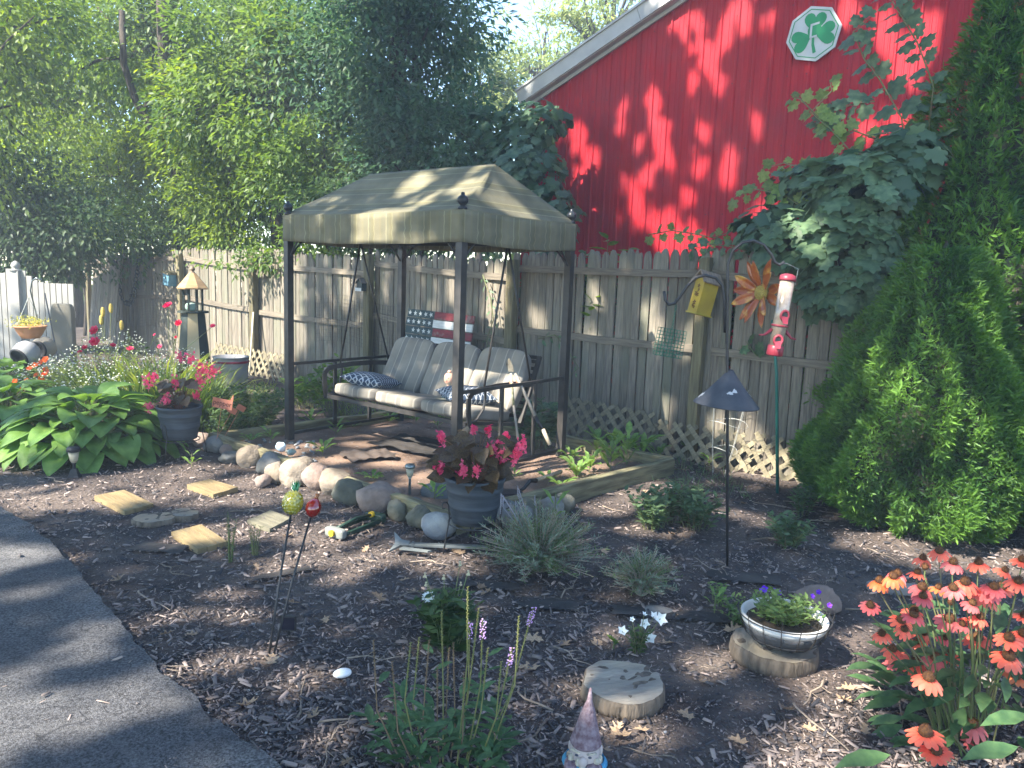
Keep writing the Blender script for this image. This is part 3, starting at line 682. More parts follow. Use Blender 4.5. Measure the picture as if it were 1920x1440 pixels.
def pillow(s, t):
    bb = B(); K = 18
    for sg in (1, -1):
        k0 = len(bb.v)
        for j in range(K+1):
            for i in range(K+1):
                u, v = 2*i/K-1, 2*j/K-1; r = (1-abs(u)**2.6)*(1-abs(v)**2.6)
                pin = 1-.10*(1-abs(u)**2)*abs(v)**3; pin2 = 1-.10*(1-abs(v)**2)*abs(u)**3
                bb.v.append(Vector((u*s/2*pin2, v*s/2*pin, sg*t/2*max(0, r)**.55+.004*noise.noise(Vector((u*2, v*2, sg))))))
        for j in range(K):
            for i in range(K):
                q = [k0+j*(K+1)+i, k0+j*(K+1)+i+1, k0+(j+1)*(K+1)+i+1, k0+(j+1)*(K+1)+i]; bb.f.append(q if sg > 0 else q[::-1]); bb.m.append(0)
    return bb
def gw(x, y, z): return GM @ Vector((x, y, z))
o = pillow(.44, .15).build('scatter_cushion', m_pil, smooth=True, loc=gw(-.60, -.1, .60), rot=(radians(-6), radians(6), GA+.35)); tag(o, 'navy and white patterned cushion lying on the left end of the swing', 'cushion', 'navy patterned cushions on the swing')
o = pillow(.44, .15).build('scatter_cushion', m_pil, smooth=True, loc=gw(.52, .0, .595), rot=(radians(-2), radians(2), GA-.5)); tag(o, 'patterned cushion on the swing between the doll and the right armrest', 'cushion', 'navy patterned cushions on the swing')
m_skin = mat('doll_skin', (.62, .36, .25), (.55, .30, .21), rough=.5); m_teal = mat('doll_teal', (.03, .35, .38), rough=.8)
doll = thing('doll', 'small bare-headed doll in a turquoise wrap sitting on the swing', 'doll', gw(.22, .10, .53), GA+.2)
B().puff((0, 0, .03), (.15, .11, .10), p=2.4, n=8).build('wrap', m_teal, doll, smooth=True)
dh = B().lathe([(.022, .05), (.020, .09), (.022, .115), (.036, .125), (.045, .145), (.048, .17), (.044, .195), (.03, .213), (.0, .22)], 18)
dh.puff((0, 0, .228), (.036, .036, .03), p=2, n=6); dh.puff((0, -.047, .163), (.012, .014, .014), p=2, n=4)
for sx in (-1, 1): dh.puff((sx*.047, 0, .165), (.01, .018, .024), p=2, n=4); dh.puff((sx*.019, .03, .222), (.02, .02, .022), p=2, n=4)
dh.build('head', m_skin, doll, smooth=True)
bb = B()
for sx in (-1, 1): bb.puff((sx*.017, -.0445, .176), (.010, .006, .008), p=2, n=4)
bb.build('eyes', m_metal, doll); B().puff((0, -.0455, .148), (.02, .005, .006), p=2, n=4).build('mouth', mat('doll_lip', (.5, .08, .08), rough=.4), doll)
# ================================================================ STONES ALONG THE BED
def rock(name, c, d, rz, material, label, seed, sub=3, flat=0, group='round fieldstones edging the timber bed', cat='stone', rough=.19):
    bm = bmesh.new(); bmesh.ops.create_icosphere(bm, subdivisions=sub, radius=.5)
    off = Vector((seed*3.7, seed*1.3, seed*7.1))
    for v in bm.verts:
        n = noise.noise(v.co*1.9+off)*rough*1.7+noise.noise(v.co*4.5+off)*rough*.6+noise.noise(v.co*11+off)*rough*.2
        v.co *= 1+n; v.co.x *= d[0]; v.co.y *= d[1]; v.co.z *= d[2]
        if flat and v.co.z > flat*d[2]: v.co.z = flat*d[2]+(v.co.z-flat*d[2])*.25
    me = bpy.data.meshes.new(name); bm.to_mesh(me); bm.free(); me.materials.append(material)
    for p in me.polygons: p.use_smooth = True
    o = link(name, me, loc=c, rot=(random.uniform(-.2, .2), random.uniform(-.2, .2), rz)); return tag(o, label, cat, group)
def stone_mat(nm, a, b, c): return mat(nm, a, b, rough=.9, scale=9, bump=1.3, bscale=30, detail=9, col3=c, s3=5, t3=(.45, .65))
s_tan = stone_mat('tan_stone', (.21, .17, .125), (.13, .105, .08), (.26, .22, .175)); s_pink = stone_mat('pinkish_stone', (.24, .175, .14), (.16, .12, .10), (.28, .23, .2))
s_grey = stone_mat('grey_stone', (.15, .15, .145), (.095, .1, .095), (.21, .2, .18)); s_green = stone_mat('greenish_stone', (.125, .12, .085), (.08, .08, .06), (.17, .16, .12))
s_white = stone_mat('pale_stone', (.34, .34, .32), (.25, .25, .24), (.2, .21, .23))
ROCKS = [  # px, py(centre), width px, height px, material, label
 (371, 826, 34, 24, s_pink, 'small pinkish stone at the far left end of the stone row, under the flower pot'),
 (398, 836, 46, 30, s_grey, 'low grey stone beside the left corner of the timber bed'),
 (426, 846, 34, 22, s_pink, 'brownish stone wedged behind the flat slab in the row'),
 (428, 861, 46, 20, s_grey, 'flat grey slab lying in front of the row near the left corner'),
 (463, 858, 46, 42, s_tan, 'upright brown-grey stone with a small dark pit, third large from the left'),
 (500, 873, 46, 40, s_grey, 'dark grey angular stone between the pitted stone and the small tan one'),
 (513, 889, 40, 36, s_tan, 'small tan stone tucked against the left side of the biggest tan boulder'),
 (550, 890, 60, 52, s_tan, 'biggest smooth tan boulder behind the glass pineapple'),
 (587, 898, 58, 46, s_pink, 'pinkish boulder just right of the biggest tan one'),
 (622, 910, 58, 50, s_tan, 'beige boulder with a pale ring behind the dark green-grey one'),
 (650, 928, 62, 48, s_green, 'dark green-grey boulder in the middle of the row'),
 (702, 940, 74, 54, s_pink, 'large round mottled pink-grey boulder above the sprinkler'),
 (745, 959, 40, 38, s_green, 'dark squat stone right of the large round boulder'),
 (769, 958, 50, 36, s_grey, 'grey wedge-shaped stone leaning on the timber'),
 (789, 975, 52, 42, s_green, 'olive-brown rounded stone next to the pale one'),
 (820, 991, 62, 48, s_white, 'pale whitish stone beside the large grey flower pot'),
 (490, 903, 30, 22, s_pink, 'small dark reddish stone on the mulch in front of the row'),
 (952, 970, 82, 46, s_grey, 'broad grey stone behind the lavender, right of the pot'),
 (985, 960, 60, 44, s_green, 'dark mossy stone beneath the bed edge behind the lavender'),
 (1032, 958, 52, 40, s_grey, 'rough grey stone next to the timber, right of the lavender'),
 (1056, 946, 40, 34, s_green, 'rounded olive stone at the right end of the stone row')]
for i, (px, py, wp, hp, mt, lb) in enumerate(ROCKS):
    by = py+hp*.42; g = G(px, by); Y = g.y+.08; wd = wp*Y/F*1.16; h = hp*Y/F*1.18
    c = Vector(g)+Vector((0, wd*.35, 0)); c.z = h*.31
    rock('stone', c, (wd, wd*random.uniform(.75, .95), h), -.6+random.uniform(-.3, .3), mt, lb, i+1)
rock('stone', G(826, 928, .05)+Vector((0, .05, 0)), (.30, .24, .16), .2, s_grey, 'smooth grey stone half buried inside the bed behind the pot', 40, group='stones inside the bed')
rock('garden_rock', G(1545, 1152)+Vector((0, .10, .03)), (.26, .16, .13), .2, s_pink, 'pinkish block of stone behind the wire flower bowl', 41, group='loose stones by the bowl')
rock('garden_rock', G(1240, 1146)+Vector((0, 0, -.02)), (.20, .15, .06), .4, s_grey, 'low flat stone sunk in the mulch between small lavender and white bellflowers', 42, group='loose stones by the bowl')
rock('white_pebble', G(642, 1267)+Vector((0, 0, .012)), (.075, .05, .035), .1, mat('white_pebble', (.75, .76, .75), (.68, .68, .66), rough=.6, scale=20), 'single oval white pebble on dark mulch left of the spiky plant', 43, group='pebbles', cat='pebble', rough=.05)
# little pale stones and gravel in the left corner of the bed
N = 0
for k in range(70):
    px, py = random.uniform(462, 600), random.uniform(815, 862)
    if py < 815+(px-462)*.1: continue
    z = zb(*G(px, py, .05).xy[:]); c = G(px, py, .05); s = random.uniform(.02, .055)
    c.z = z+s*.15
    u = (c-BL); 
    if not inpoly(np.array([c.x]), np.array([c.y]), BX, BY)[0] or c.y+.8*c.x < 4.30: continue
    o = rock('gravel_stone', c, (s, s*.8, s*.6), random.uniform(0, 3), random.choice([s_white, s_grey, s_white]), 'small gravel stone in the bed corner by the left swing post', 60+k, sub=2, group='gravel in the bed corner', cat='stone')
o = rock('glass_lump', G(527, 838, .08), (.085, .07, .09), .3, mat('pale_blue_glass', (.45, .62, .75), (.6, .72, .8), rough=.15, spec=.8, scale=14), 'lump of pale blue slag glass at the foot of the left swing post', 99, group='glass lumps', cat='glass lump')
rock('glass_lump', G(546, 848, .08), (.08, .06, .06), .9, mat('green_glass', (.25, .33, .28), (.5, .55, .5), rough=.2, spec=.7, scale=14), 'greenish white glass lump below the blue one', 98, group='glass lumps', cat='glass lump')

# ================================================================ STEPPING PAVERS, LOG SLICES
m_pav = mat('yellow_paver', (.28, .205, .10), (.19, .14, .07), rough=.9, scale=5, stretch=(1, 7, 1), bump=.5, bscale=30, col3=(.19, .15, .09), s3=4, t3=(.55, .75))
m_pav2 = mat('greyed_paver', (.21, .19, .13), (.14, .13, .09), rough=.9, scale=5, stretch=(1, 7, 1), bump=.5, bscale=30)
PV = [(((176, 930), (233, 919), (288, 945), (233, 960)), 'yellow stepping paver nearest the driveway, left of the others'),
      (((350, 909), (393, 899), (446, 914), (400, 928)), 'yellow stepping paver farthest back, beside the stone row'),
      (((320, 998), (378, 984), (427, 1016), (370, 1031)), 'yellow stepping paver with a few dead leaves on it, nearest the camera'),
      (((463, 976), (508, 957), (546, 971), (506, 993)), 'greyer shaded paver behind the glass pineapple stake')]
for cs, lb in PV:
    q = [G(x, y, .018) for x, y in cs]; c = sum(q, Vector())/4
    e = (q[3]-q[0]); e.z = 0; rz = atan2(e.y, e.x)
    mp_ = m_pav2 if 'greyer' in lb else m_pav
    t = thing('stepping_paver', lb, 'paver', (c.x, c.y, 0), rz, 'yellow stepping pavers in the mulch')
    R = Matrix.Rotation(-rz, 3, 'Z'); l = [R @ (p-Vector((c.x, c.y, p.z))) for p in q]
    # three boards cast into the top, joints recessed
    for k in range(3):
        f0, f1 = k/3+.008, (k+1)/3-.008
        a0, a1 = l[0].lerp(l[1], f0), l[0].lerp(l[1], f1); b0, b1 = l[3].lerp(l[2], f0), l[3].lerp(l[2], f1)
        out = [(p.x+random.uniform(-.004, .004), p.y) for p in (a0, b0, b1, a1)]
        if Vector(out[1]).cross(Vector((0, 0))) is None: pass
        ar = sum(out[i][0]*out[(i+1) % 4][1]-out[(i+1) % 4][0]*out[i][1] for i in range(4))
        if ar < 0: out = out[::-1]
        B().prism(out, .05).build('slab_strip', mp_, t, loc=(0, 0, -.03+random.uniform(.0, .003)))
m_end = mat('cut_wood_end', (.40, .30, .19), (.27, .19, .12), rough=.9, scale=9, bump=.6, bscale=30, col3=(.22, .2, .17), s3=3, t3=(.45, .65))
m_endg = mat('grey_cut_wood_end', (.34, .30, .235), (.21, .185, .15), rough=.9, scale=5, stretch=(1.2, 3.5, 1), bump=1.0, bscale=14, col3=(.36, .30, .21), s3=2.5, t3=(.5, .65))
m_barkl = mat('log_bark', (.17, .135, .10), (.075, .06, .045), scale=6, stretch=(5, 5, 1), bump=1.2, bscale=12)
def log(name, c, r, h, rz, label, seed, mt=m_endg, sq=1., group='cut log slices in the mulch', tilt=(0, 0)):
    t = thing(name, label, 'log slice', c, rot=(tilt[0], tilt[1], rz), group=group)
    wob = lambda a, i: (1+.12*noise.noise(Vector((cos(a)*1.2, sin(a)*1.2, seed)))+.05*noise.noise(Vector((cos(a)*4, sin(a)*4, seed))))*(sqrt((cos(a))**2+(sin(a)*sq)**2))
    B().lathe([(r*.96, -.03), (r*1.02, h*.2), (r, h*.7), (r*.985, h-.006), (r*.95, h-.001)], 56, wob=wob).build('bark', m_barkl, t, smooth=True)
    bb = B(); rings = [0]+[r*.95*k/8 for k in range(1, 9)]; k0 = 0
    for i, rr in enumerate(rings):
        for j in range(56):
            a = 2*pi*j/56; q = wob(a, 0)*rr
            crack = .012 if (abs(math.remainder(a-.35-.1*sin(i*2), 2*pi)) < .09 and i > 1) else 0
            bb.v.append(Vector((q*cos(a), q*sin(a), h+.003*noise.noise(Vector((q*cos(a)*20, q*sin(a)*20, seed)))-crack)))
    for i in range(len(rings)-1):
        for j in range(56): bb.f.append([i*56+j, (i+1)*56+j, (i+1)*56+(j+1) % 56, i*56+(j+1) % 56]); bb.m.append(0)
    bb.build('cut_face', mt, t, smooth=True)
    return t
g = G(1180, 1345); log('log_slice', (g.x, g.y+.17, 0), .172, .05, .3, 'pale weathered log slice with cracked top behind the gnome', 2.)
g = G(1476, 1268); log('log_slice', (g.x, g.y+.175, 0), .185, .062, 1.0, 'low round log slice carrying the wire flower bowl', 5.)
STUMP2 = Vector((g.x, g.y+.175, .062))
g = G(290, 978); log('log_slice', (g.x, g.y, .0), .13, .03, .4, 'thin dark wood slice left of its twin between the pavers', 7., m_end, .8)
g = G(347, 970); log('log_slice', (g.x, g.y, .0), .10, .035, 2.4, 'thin brown wood slice with ragged bark right of its twin', 9., m_end, .8)
g = G(1700, 1112); B().puff((0, 0, .02), (.42, .07, .06), p=5, n=8).build('plank', mat('grey_driftwood', (.28, .27, .25), (.18, .17, .16), scale=5, stretch=(1, 8, 1), bump=.5), loc=g, rot=(0, 0, -.15)); tag(bpy.data.objects['plank'], 'grey weathered wood block lying behind the coneflowers', 'wood block')

# ================================================================ FLOWER POTS ON WIRE STANDS
def pot(c, label, rz, zb_=.155, rt=.182, rb=.13, h=.285):
    st = thing('pot_stand', 'black wire stand with scrolled legs under '+label[0], 'pot stand', (c.x, c.y, 0), rz, 'wire plant stands')
    for k in range(3):
        a = 2*pi*k/3+pi*1.05; R = lambda r, z: (r*cos(a), r*sin(a), z)
        B().tube([R(.215, -.02), R(.20, .07), R(.175, .2), R(.185, .285), R(.20, .305), R(.222, .305), R(.23, .29), R(.225, .27), R(.212, .268)], .0045, 6).build('leg', m_metal, st, smooth=True)
    B().tube([(.155*cos(2*pi*i/24), .155*sin(2*pi*i/24), zb_-.005) for i in range(25)], .0045, 6, cap=False).build('ring', m_metal, st)
    p = thing('flower_pot', label[1], 'flower pot', (c.x, c.y, zb_), rz, 'grey plastic pots of pink begonias')
    f = lambda z: rb+(rt-rb)*(z/h)**.85
    pr = [(rb*.9, 0), (f(.01), .005)]+[(f(z), z) for z in (.05, .09)]+[(f(.1)+.004, .10), (f(.115)+.004, .115), (f(.12), .12), (f(.19), .19)]+[(f(.2)+.004, .20), (f(.212)+.004, .215), (f(.22), .22), (f(.25), .25), (rt+.002, .262), (rt+.006, .275), (rt+.004, h), (rt-.006, h), (rt-.012, .26), (rt-.03, .20), (.0, .20)]
    B().lathe(pr, 40).build('pot', m_pot, p, smooth=True)
    B().lathe([(rt-.03, .20), (rt-.04, .222), (.08, .235), (0, .24)], 24).build('soil', m_soil, p, smooth=True)
    return p
P1 = P(889, 950, 4.42); P2 = P(338, 800, 6.3)
pot(P1, ('the nearer begonia pot', 'large grey plastic pot of pink begonia standing in front of the bed'), .5)
pot(P2, ('the begonia pot beside the hosta', 'grey plastic pot of pink begonia beside the big hosta at left'), 1.2)
m_beg = lmat1('bronze_begonia_leaf', (.050, .030, .018), (.11, .075, .032), .18, .42)
m_begf = lmat1('pink_begonia_petal', (.68, .06, .14), (.78, .17, .25), .3, .5)
m_stem = mat('red_green_stem', (.16, .06, .04), (.12, .10, .04), rough=.6)
def wingleaf(sz):
    # asymmetrical heart-shaped begonia leaf, stalk at origin, folded along the middle
    out = [(0, 0), (-.28, -.14), (-.46, .05), (-.5, .32), (-.36, .62), (-.14, .86), (.04, 1.04), (.16, .78), (.33, .5), (.38, .22), (.28, -.02), (.12, -.06)]
    bb = B(); mid = [(0, 0, 0), (0, .35, -.03), (.02, .7, -.06)]
    vs = [(x*sz, y*sz, (.16*abs(x)-.22*max(0, y-.4)**2+.03*sin(y*9))*sz) for x, y in out]+[(x*sz, y*sz, z*sz) for x, y, z in mid[1:]]
    bb.add(vs, [(0, 12, 1), (1, 12, 2), (2, 12, 3), (3, 12, 13), (3, 13, 4), (4, 13, 5), (5, 13, 6), (6, 13, 7), (7, 13, 8), (8, 13, 12), (8, 12, 9), (9, 12, 10), (10, 12, 11), (11, 12, 0)])
    return bb
beg_leaf = [wingleaf(1.).mesh('leaf', m_beg, True) for k in range(1)]
def look(dv, up, roll=0):
    y = Vector(dv).normalized(); x = y.cross(Vector(up)); 
    if x.length < 1e-4: x = y.cross(Vector((1, 0, 0)))
    x.normalize(); z = x.cross(y); return Matrix((x, y, z)).transposed().to_euler()
def cluster_mesh(n, r, ps, name, mt, elong=1.5):
    bb = B()
    for k in range(n):
        c = Vector((random.gauss(0, r*.45), random.gauss(0, r*.45), random.gauss(0, r*.45*elong)))
        R = look(rdir(1)[0], rdir(1)[0]).to_matrix()
        for j in range(4):
            R2 = R @ Matrix.Rotation(j*pi/2+random.uniform(-.2, .2), 3, 'Z')
            vs = [R2 @ Vector(q)*ps+c for q in ((0, 0, 0), (-.42, .5, .12), (-.2, 1, .2), (.2, 1, .2), (.42, .5, .12))]
            bb.add(vs, [(0, 4, 3, 2, 1)])
    return bb.mesh(name, mt)
def begonia(c, base, label, nl, rad, hh, flw, size):
    t = thing('begonia', label, 'plant', (c.x, c.y, base), 0, 'pink bronze-leaved begonias')
    sb = B()
    for k in range(nl):
        a = random.uniform(0, 2*pi); rr = rad*sqrt(random.random()); z = hh*random.uniform(.15, 1)*(1-.35*(rr/rad)**2)
        p = Vector((rr*cos(a), rr*sin(a), z)); dv = Vector((cos(a), sin(a), random.uniform(-.5, .25))); s = size*random.uniform(.7, 1.15)
        o = link('leaf', beg_leaf[0], t, loc=p, rot=look(dv, (random.uniform(-.5, .2), -.7+random.uniform(-.4, .4), random.uniform(.3, 1))), scale=s)
        sb.tube([(rr*.15*cos(a), rr*.15*sin(a), 0), (p.x*.6, p.y*.6, z*.6), p], [.006, .004, .003], 5)
    sb.build('stems', m_stem, t)
    for (px, py, dY, r) in flw:
        q = P(px, py, c.y+dY)-Vector((c.x, c.y, base))
        link('flower_cluster', cluster_mesh(int(14+520*r), r*.85, .0135, 'flower_cluster', m_begf), t, loc=q)
        B().tube([(0, 0, .05), q*.6+Vector((0, 0, .06)), q], .0025, 5).build('flower_stalk', m_stem, t)
begonia(P1, .385, 'bronze-leaved begonia with hanging pink flowers in the nearer large pot', 74, .20, .34,
        [(827, 820, -.1, .035), (825, 878, -.12, .033), (868, 885, -.22, .036), (895, 882, -.22, .03), (920, 842, -.1, .035), (938, 855, -.12, .038), (962, 860, -.1, .036), (978, 830, -.08, .038), (950, 820, 0, .022), (916, 806, 0, .024), (888, 804, 0, .02), (932, 835, -.05, .03), (970, 850, -.1, .034)], .098)
begonia(P2, .385, 'bronze-leaved begonia with bright pink flowers beside the hosta', 34, .16, .36,
        [(278, 716, -.1, .06), (288, 706, -.1, .04), (280, 764, -.1, .045), (310, 748, -.15, .05), (338, 668, 0, .045), (358, 674, 0, .045), (378, 690, 0, .06), (392, 698, 0, .055), (402, 696, 0, .045), (376, 712, 0, .05), (368, 740, -.1, .035), (328, 717, -.1, .04)], .105)

# ================================================================ GLASS FRUIT STAKES
m_glassy = mat('yellow_glass', (.38, .33, .02), (.24, .23, .02), rough=.12, scale=20, spec=.8, coat=.6); m_glassr = mat('red_glass', (.20, .010, .006), (.13, .008, .006), rough=.08, scale=8, spec=.8, coat=.8); m_glassg = mat('green_glass_leaf', (.01, .12, .03), (.02, .18, .05), rough=.2, coat=.5)
def stake(nm, lb, top, foot, mk):
    t = thing(nm, lb, 'garden stake', foot, 0, 'glass fruit garden stakes'); tp = top-foot
    B().tube([(0, 0, -.05), tp*.5, tp], .005, 8).build('rod', m_metal, t, smooth=True)
    q = Vector((0, 0, 1)).rotation_difference(tp.normalized()).to_euler(); mk(t, tp, q); return t
def mk_pine(t, tp, q):
    bb = B(); rows, cols = 9, 12; R = lambda v: sqrt(max(0, 1-(v*2-1)**2*.93))
    bb.lathe([(.0, 0)]+[(.046*R(v), .112*v) for v in [i/10 for i in range(1, 10)]]+[(0, .112)], 20)
    for i in range(rows):
        for j in range(cols):
            v = (i+.7)/(rows+.4); a = 2*pi*(j+.5*(i % 2))/cols; r = .046*R(v); ct = Vector((r*cos(a), r*sin(a), .112*v)); s = .0078*max(.45, R(v))
            n = Vector((cos(a), sin(a), (v-.5)*1.2)).normalized(); u = Vector((-sin(a), cos(a), 0)); w_ = n.cross(u)
            bb.add([ct+u*s*1.35, ct+w_*s*1.15, ct-u*s*1.35, ct-w_*s*1.15, ct+n*s*.4], [(0, 1, 4), (1, 2, 4), (2, 3, 4), (3, 0, 4)])
    bb.build('fruit', m_glassy, t, loc=tp, rot=q)
    bb = B()
    for k in range(14):
        a = k*2.4; l = .045 if k < 8 else .055; o_ = .024 if k < 8 else .01
        c = Vector((.01*cos(a), .01*sin(a), .108)); tip = Vector((o_*cos(a), o_*sin(a), .108+l)); u = Vector((-sin(a), cos(a), 0))*.008
        bb.add([c+u, c-u, tip, c+Vector((cos(a), sin(a), 0))*.008+Vector((0, 0, .01))], [(0, 2, 1), (0, 3, 2), (3, 1, 2)])
    bb.build('leaf_crown', m_glassg, t, loc=tp, rot=q)
def mk_pom(t, tp, q):
    B().lathe([(.008, -.005), (.022, .004), (.034, .022), (.037, .040), (.033, .058), (.022, .074), (.012, .084)], 24).build('fruit', m_glassr, t, smooth=True, loc=tp, rot=q)
    B().lathe([(.012, .083), (.009, .092), (.013, .104), (.010, .104), (.006, .09)], 10).build('calyx', mat('brown_glass', (.18, .07, .02), rough=.2, coat=.5), t, smooth=True, loc=tp, rot=q)
stake('pineapple_stake', 'yellow glass pineapple with green crown on a black rod', P(545, 965, 3.3), G(500, 1236), mk_pine)
stake('pomegranate_stake', 'red glass pomegranate on a black rod, right of the pineapple', P(583, 968, 3.32), G(507, 1232), mk_pom)
t = thing('solar_panel_stake', 'small black solar panel standing at the foot of the glass stakes', 'solar panel', G(541, 1190)); B().box((0, 0, .055), (.07, .012, .07)).tube([(0, 0, -.03), (0, 0, .03)], .006, 6).build('panel_case', m_metal, t); B().box((0, -.0075, .055), (.056, .003, .054)).build('solar_cell', mat('solar_cell', (.02, .02, .03), rough=.15), t)

# ================================================================ SOLAR LIGHTS
m_lens = mat('frosted_lens', (.42, .38, .28), (.34, .30, .2), rough=.3); m_chrome = mat('dull_steel', (.25, .28, .27), rough=.35, metal=.7); m_blk = mat('black_plastic', (.02, .02, .022), rough=.5)
def solar(c, lb, h, s, mc):
    t = thing('solar_light', lb, 'garden light', c, 0, 'small solar path lights')
    B().lathe([(0, h), (.03*s, h-.002), (.038*s, h-.012*s), (.039*s, h-.028*s), (.03*s, h-.032*s)], 20).build('cap', mc, t, smooth=True)
    B().lathe([(.012*s, h-.10*s), (.022*s, h-.085*s), (.03*s, h-.034*s)], 16).build('lens', m_lens, t, smooth=True)
    B().lathe([(.006*s, -.04), (.010*s, 0), (.009*s, h-.11*s), (.014*s, h-.10*s)], 10).build('stem', mc, t, smooth=True)
    return t
solar(G(768, 924, .05), 'steel solar light on a thin stem inside the bed left of the pot', .215, 1.0, m_chrome)
t = solar(G(140, 894), 'stubby black solar light with pale lens in front of the hosta', .235, 1.25, m_blk)
B().box((0, 0, .03), (.085, .05, .07), taper=(.45, .45)).build('base', m_blk, t)

# ================================================================ SPRINKLER, TOOLS
sp = thing('lawn_sprinkler', 'dark green oscillating sprinkler with yellow ends lying on the mulch by the boulder', 'sprinkler', G(668, 992), rz=0)
a, b = G(634, 1004), G(708, 975); dd = b-a; sp.rotation_euler = (0, 0, atan2(dd.y, dd.x)); Ls = dd.length
m_dg = mat('dark_green_plastic', (.012, .03, .02), (.02, .045, .03), rough=.4); m_yl = mat('yellow_plastic', (.55, .36, .03), rough=.4); m_gp = mat('grey_plastic', (.2, .21, .19), rough=.5)
for sy in (-1, 1): B().puff((0, sy*.06, .022), (Ls, .022, .028), p=6, n=6).build('base_rail', m_dg, sp, smooth=True)
B().tube([(-Ls*.45, 0, .055), (0, 0, .072), (Ls*.42, 0, .055)], .011, 10).build('spray_arm', m_dg, sp, smooth=True)
B().puff((-Ls/2, 0, .03), (.05, .15, .06), p=6, n=6).build('end_block', m_gp, sp, smooth=True)
B().puff((Ls/2, 0, .03), (.06, .15, .06), p=6, n=6).build('end_block', m_dg, sp, smooth=True)
B().tube([(-Ls/2-.03, 0, .035), (-Ls/2-.045, 0, .035)], .02, 14).build('dial', m_yl, sp); B().tube([(Ls*.36, 0, .06), (Ls*.42, 0, .06)], .019, 14).build('hose_coupling', m_yl, sp)
m_gt = mat('galvanised_tool', (.22, .24, .23), (.15, .16, .15), rough=.5, metal=.3, scale=12)
a, b = G(752, 1024, .02), G(915, 1030, .02); dd = b-a
tl_ = thing('garden_tool', 'long grey flat-handled garden tool lying in front of the nearer pot', 'garden tool', a, atan2(dd.y, dd.x)); L = dd.length
B().puff((L/2, 0, .012), (L, .036, .018), p=8, n=6).build('handle', m_gt, tl_, smooth=False)
B().prism([(-.06, -.075), (.0, -.02), (.05, -.02), (.05, .02), (.0, .03), (-.055, .10), (-.035, .0)], .014).build('head', m_gt, tl_, loc=(0, 0, .01), rot=(.35, 0, 0))
B().prism([(.0, -.07), (.17, -.10), (.19, -.085), (.02, -.04)], .010).build('tine', m_gt, tl_, loc=(0, 0, .004))
B().box((0, 0, 0), (.012, .04, .024)).build('collar', m_gt, tl_, loc=(.07, 0, .014))
# shovel
sh = thing('shovel', 'short shovel with wooden handle lying at the near corner inside the bed', 'shovel', G(945, 926, .06))
a = Vector((0, 0, 0)); hb = G(1005, 901, .10)-sh.location; he = G(1052, 884, .10)-sh.location; ne = G(975, 920, .07)-sh.location
B().tube([hb, he], .016, 10).build('handle', mat('ash_handle', (.38, .30, .2), (.26, .2, .13), scale=8, stretch=(2, 2, 2), bump=.3), sh, smooth=True)
B().tube([ne, ne.lerp(hb, .25)+Vector((0, 0, .0)), ne.lerp(hb, .6)+Vector((0, 0, .03)), hb], [.012, .013, .015, .018], 10).build('socket', m_blk, sh, smooth=True)
B().puff((0, 0, 0), (.24, .15, .012), p=3, n=8, fn=lambda v: Vector((v.x, v.y, v.z+.6*v.y*v.y))).build('blade', m_blk, sh, smooth=True, loc=(.02, .0, .01), rot=(0, 0, .15))
# loppers leaning on the right end rail
lp = thing('loppers', 'long-handled loppers leaning against the right end of the swing frame', 'loppers', P(986, 760, 6.25))
W2 = lambda px, py, Y: P(px, py, Y)-lp.location
m_han = mat('grey_worn_handle', (.30, .27, .23), (.2, .18, .15), scale=10, stretch=(2, 2, 2), bump=.3); m_or = mat('faded_orange', (.55, .25, .15), rough=.6); m_tip = mat('pale_wood_grip', (.42, .35, .26), (.3, .25, .18), scale=6)
Ya, Yb = 6.2, 6.0
B().tube([W2(966, 700, Ya), W2(1003, 780, 6.1)], [.011, .016], 10).build('handle', m_han, lp, smooth=True)
B().tube([W2(1003, 780, 6.1), W2(1018, 805, 6.05)], [.015, .014], 10).build('handle_sleeve', m_blk, lp, smooth=True)
B().tube([W2(1018, 805, 6.05), W2(1031, 834, 6.0)], [.017, .016], 10).build('grip', m_tip, lp, smooth=True)
B().tube([W2(958, 700, Ya), W2(963, 760, 6.15)], [.010, .011], 8).build('handle', mat('mossy_handle', (.2, .2, .1), (.45, .42, .3), scale=25, rough=.8), lp, smooth=True)
B().tube([W2(963, 760, 6.15), W2(971, 822, 6.05)], [.010, .012], 8).build('handle_sleeve', m_han, lp, smooth=True)
for (x, y) in ((971, 713), (959, 717)): B().tube([W2(x-1, y-3, Ya), W2(x+1, y+3, Ya)], .018, 10).build('collar', m_or, lp)
bl = B(); c = W2(957, 690, Ya); bl.prism([(-.02, -.03), (.03, -.03), (.02, .02), (.0, .06), (-.015, .085), (-.032, .06), (-.04, .02)], .008, Matrix.Rotation(pi/2, 4, 'X')); bl.build('blade', mat('rusty_blade', (.22, .2, .15), (.12, .1, .07), scale=20, rough=.6), lp, loc=c)
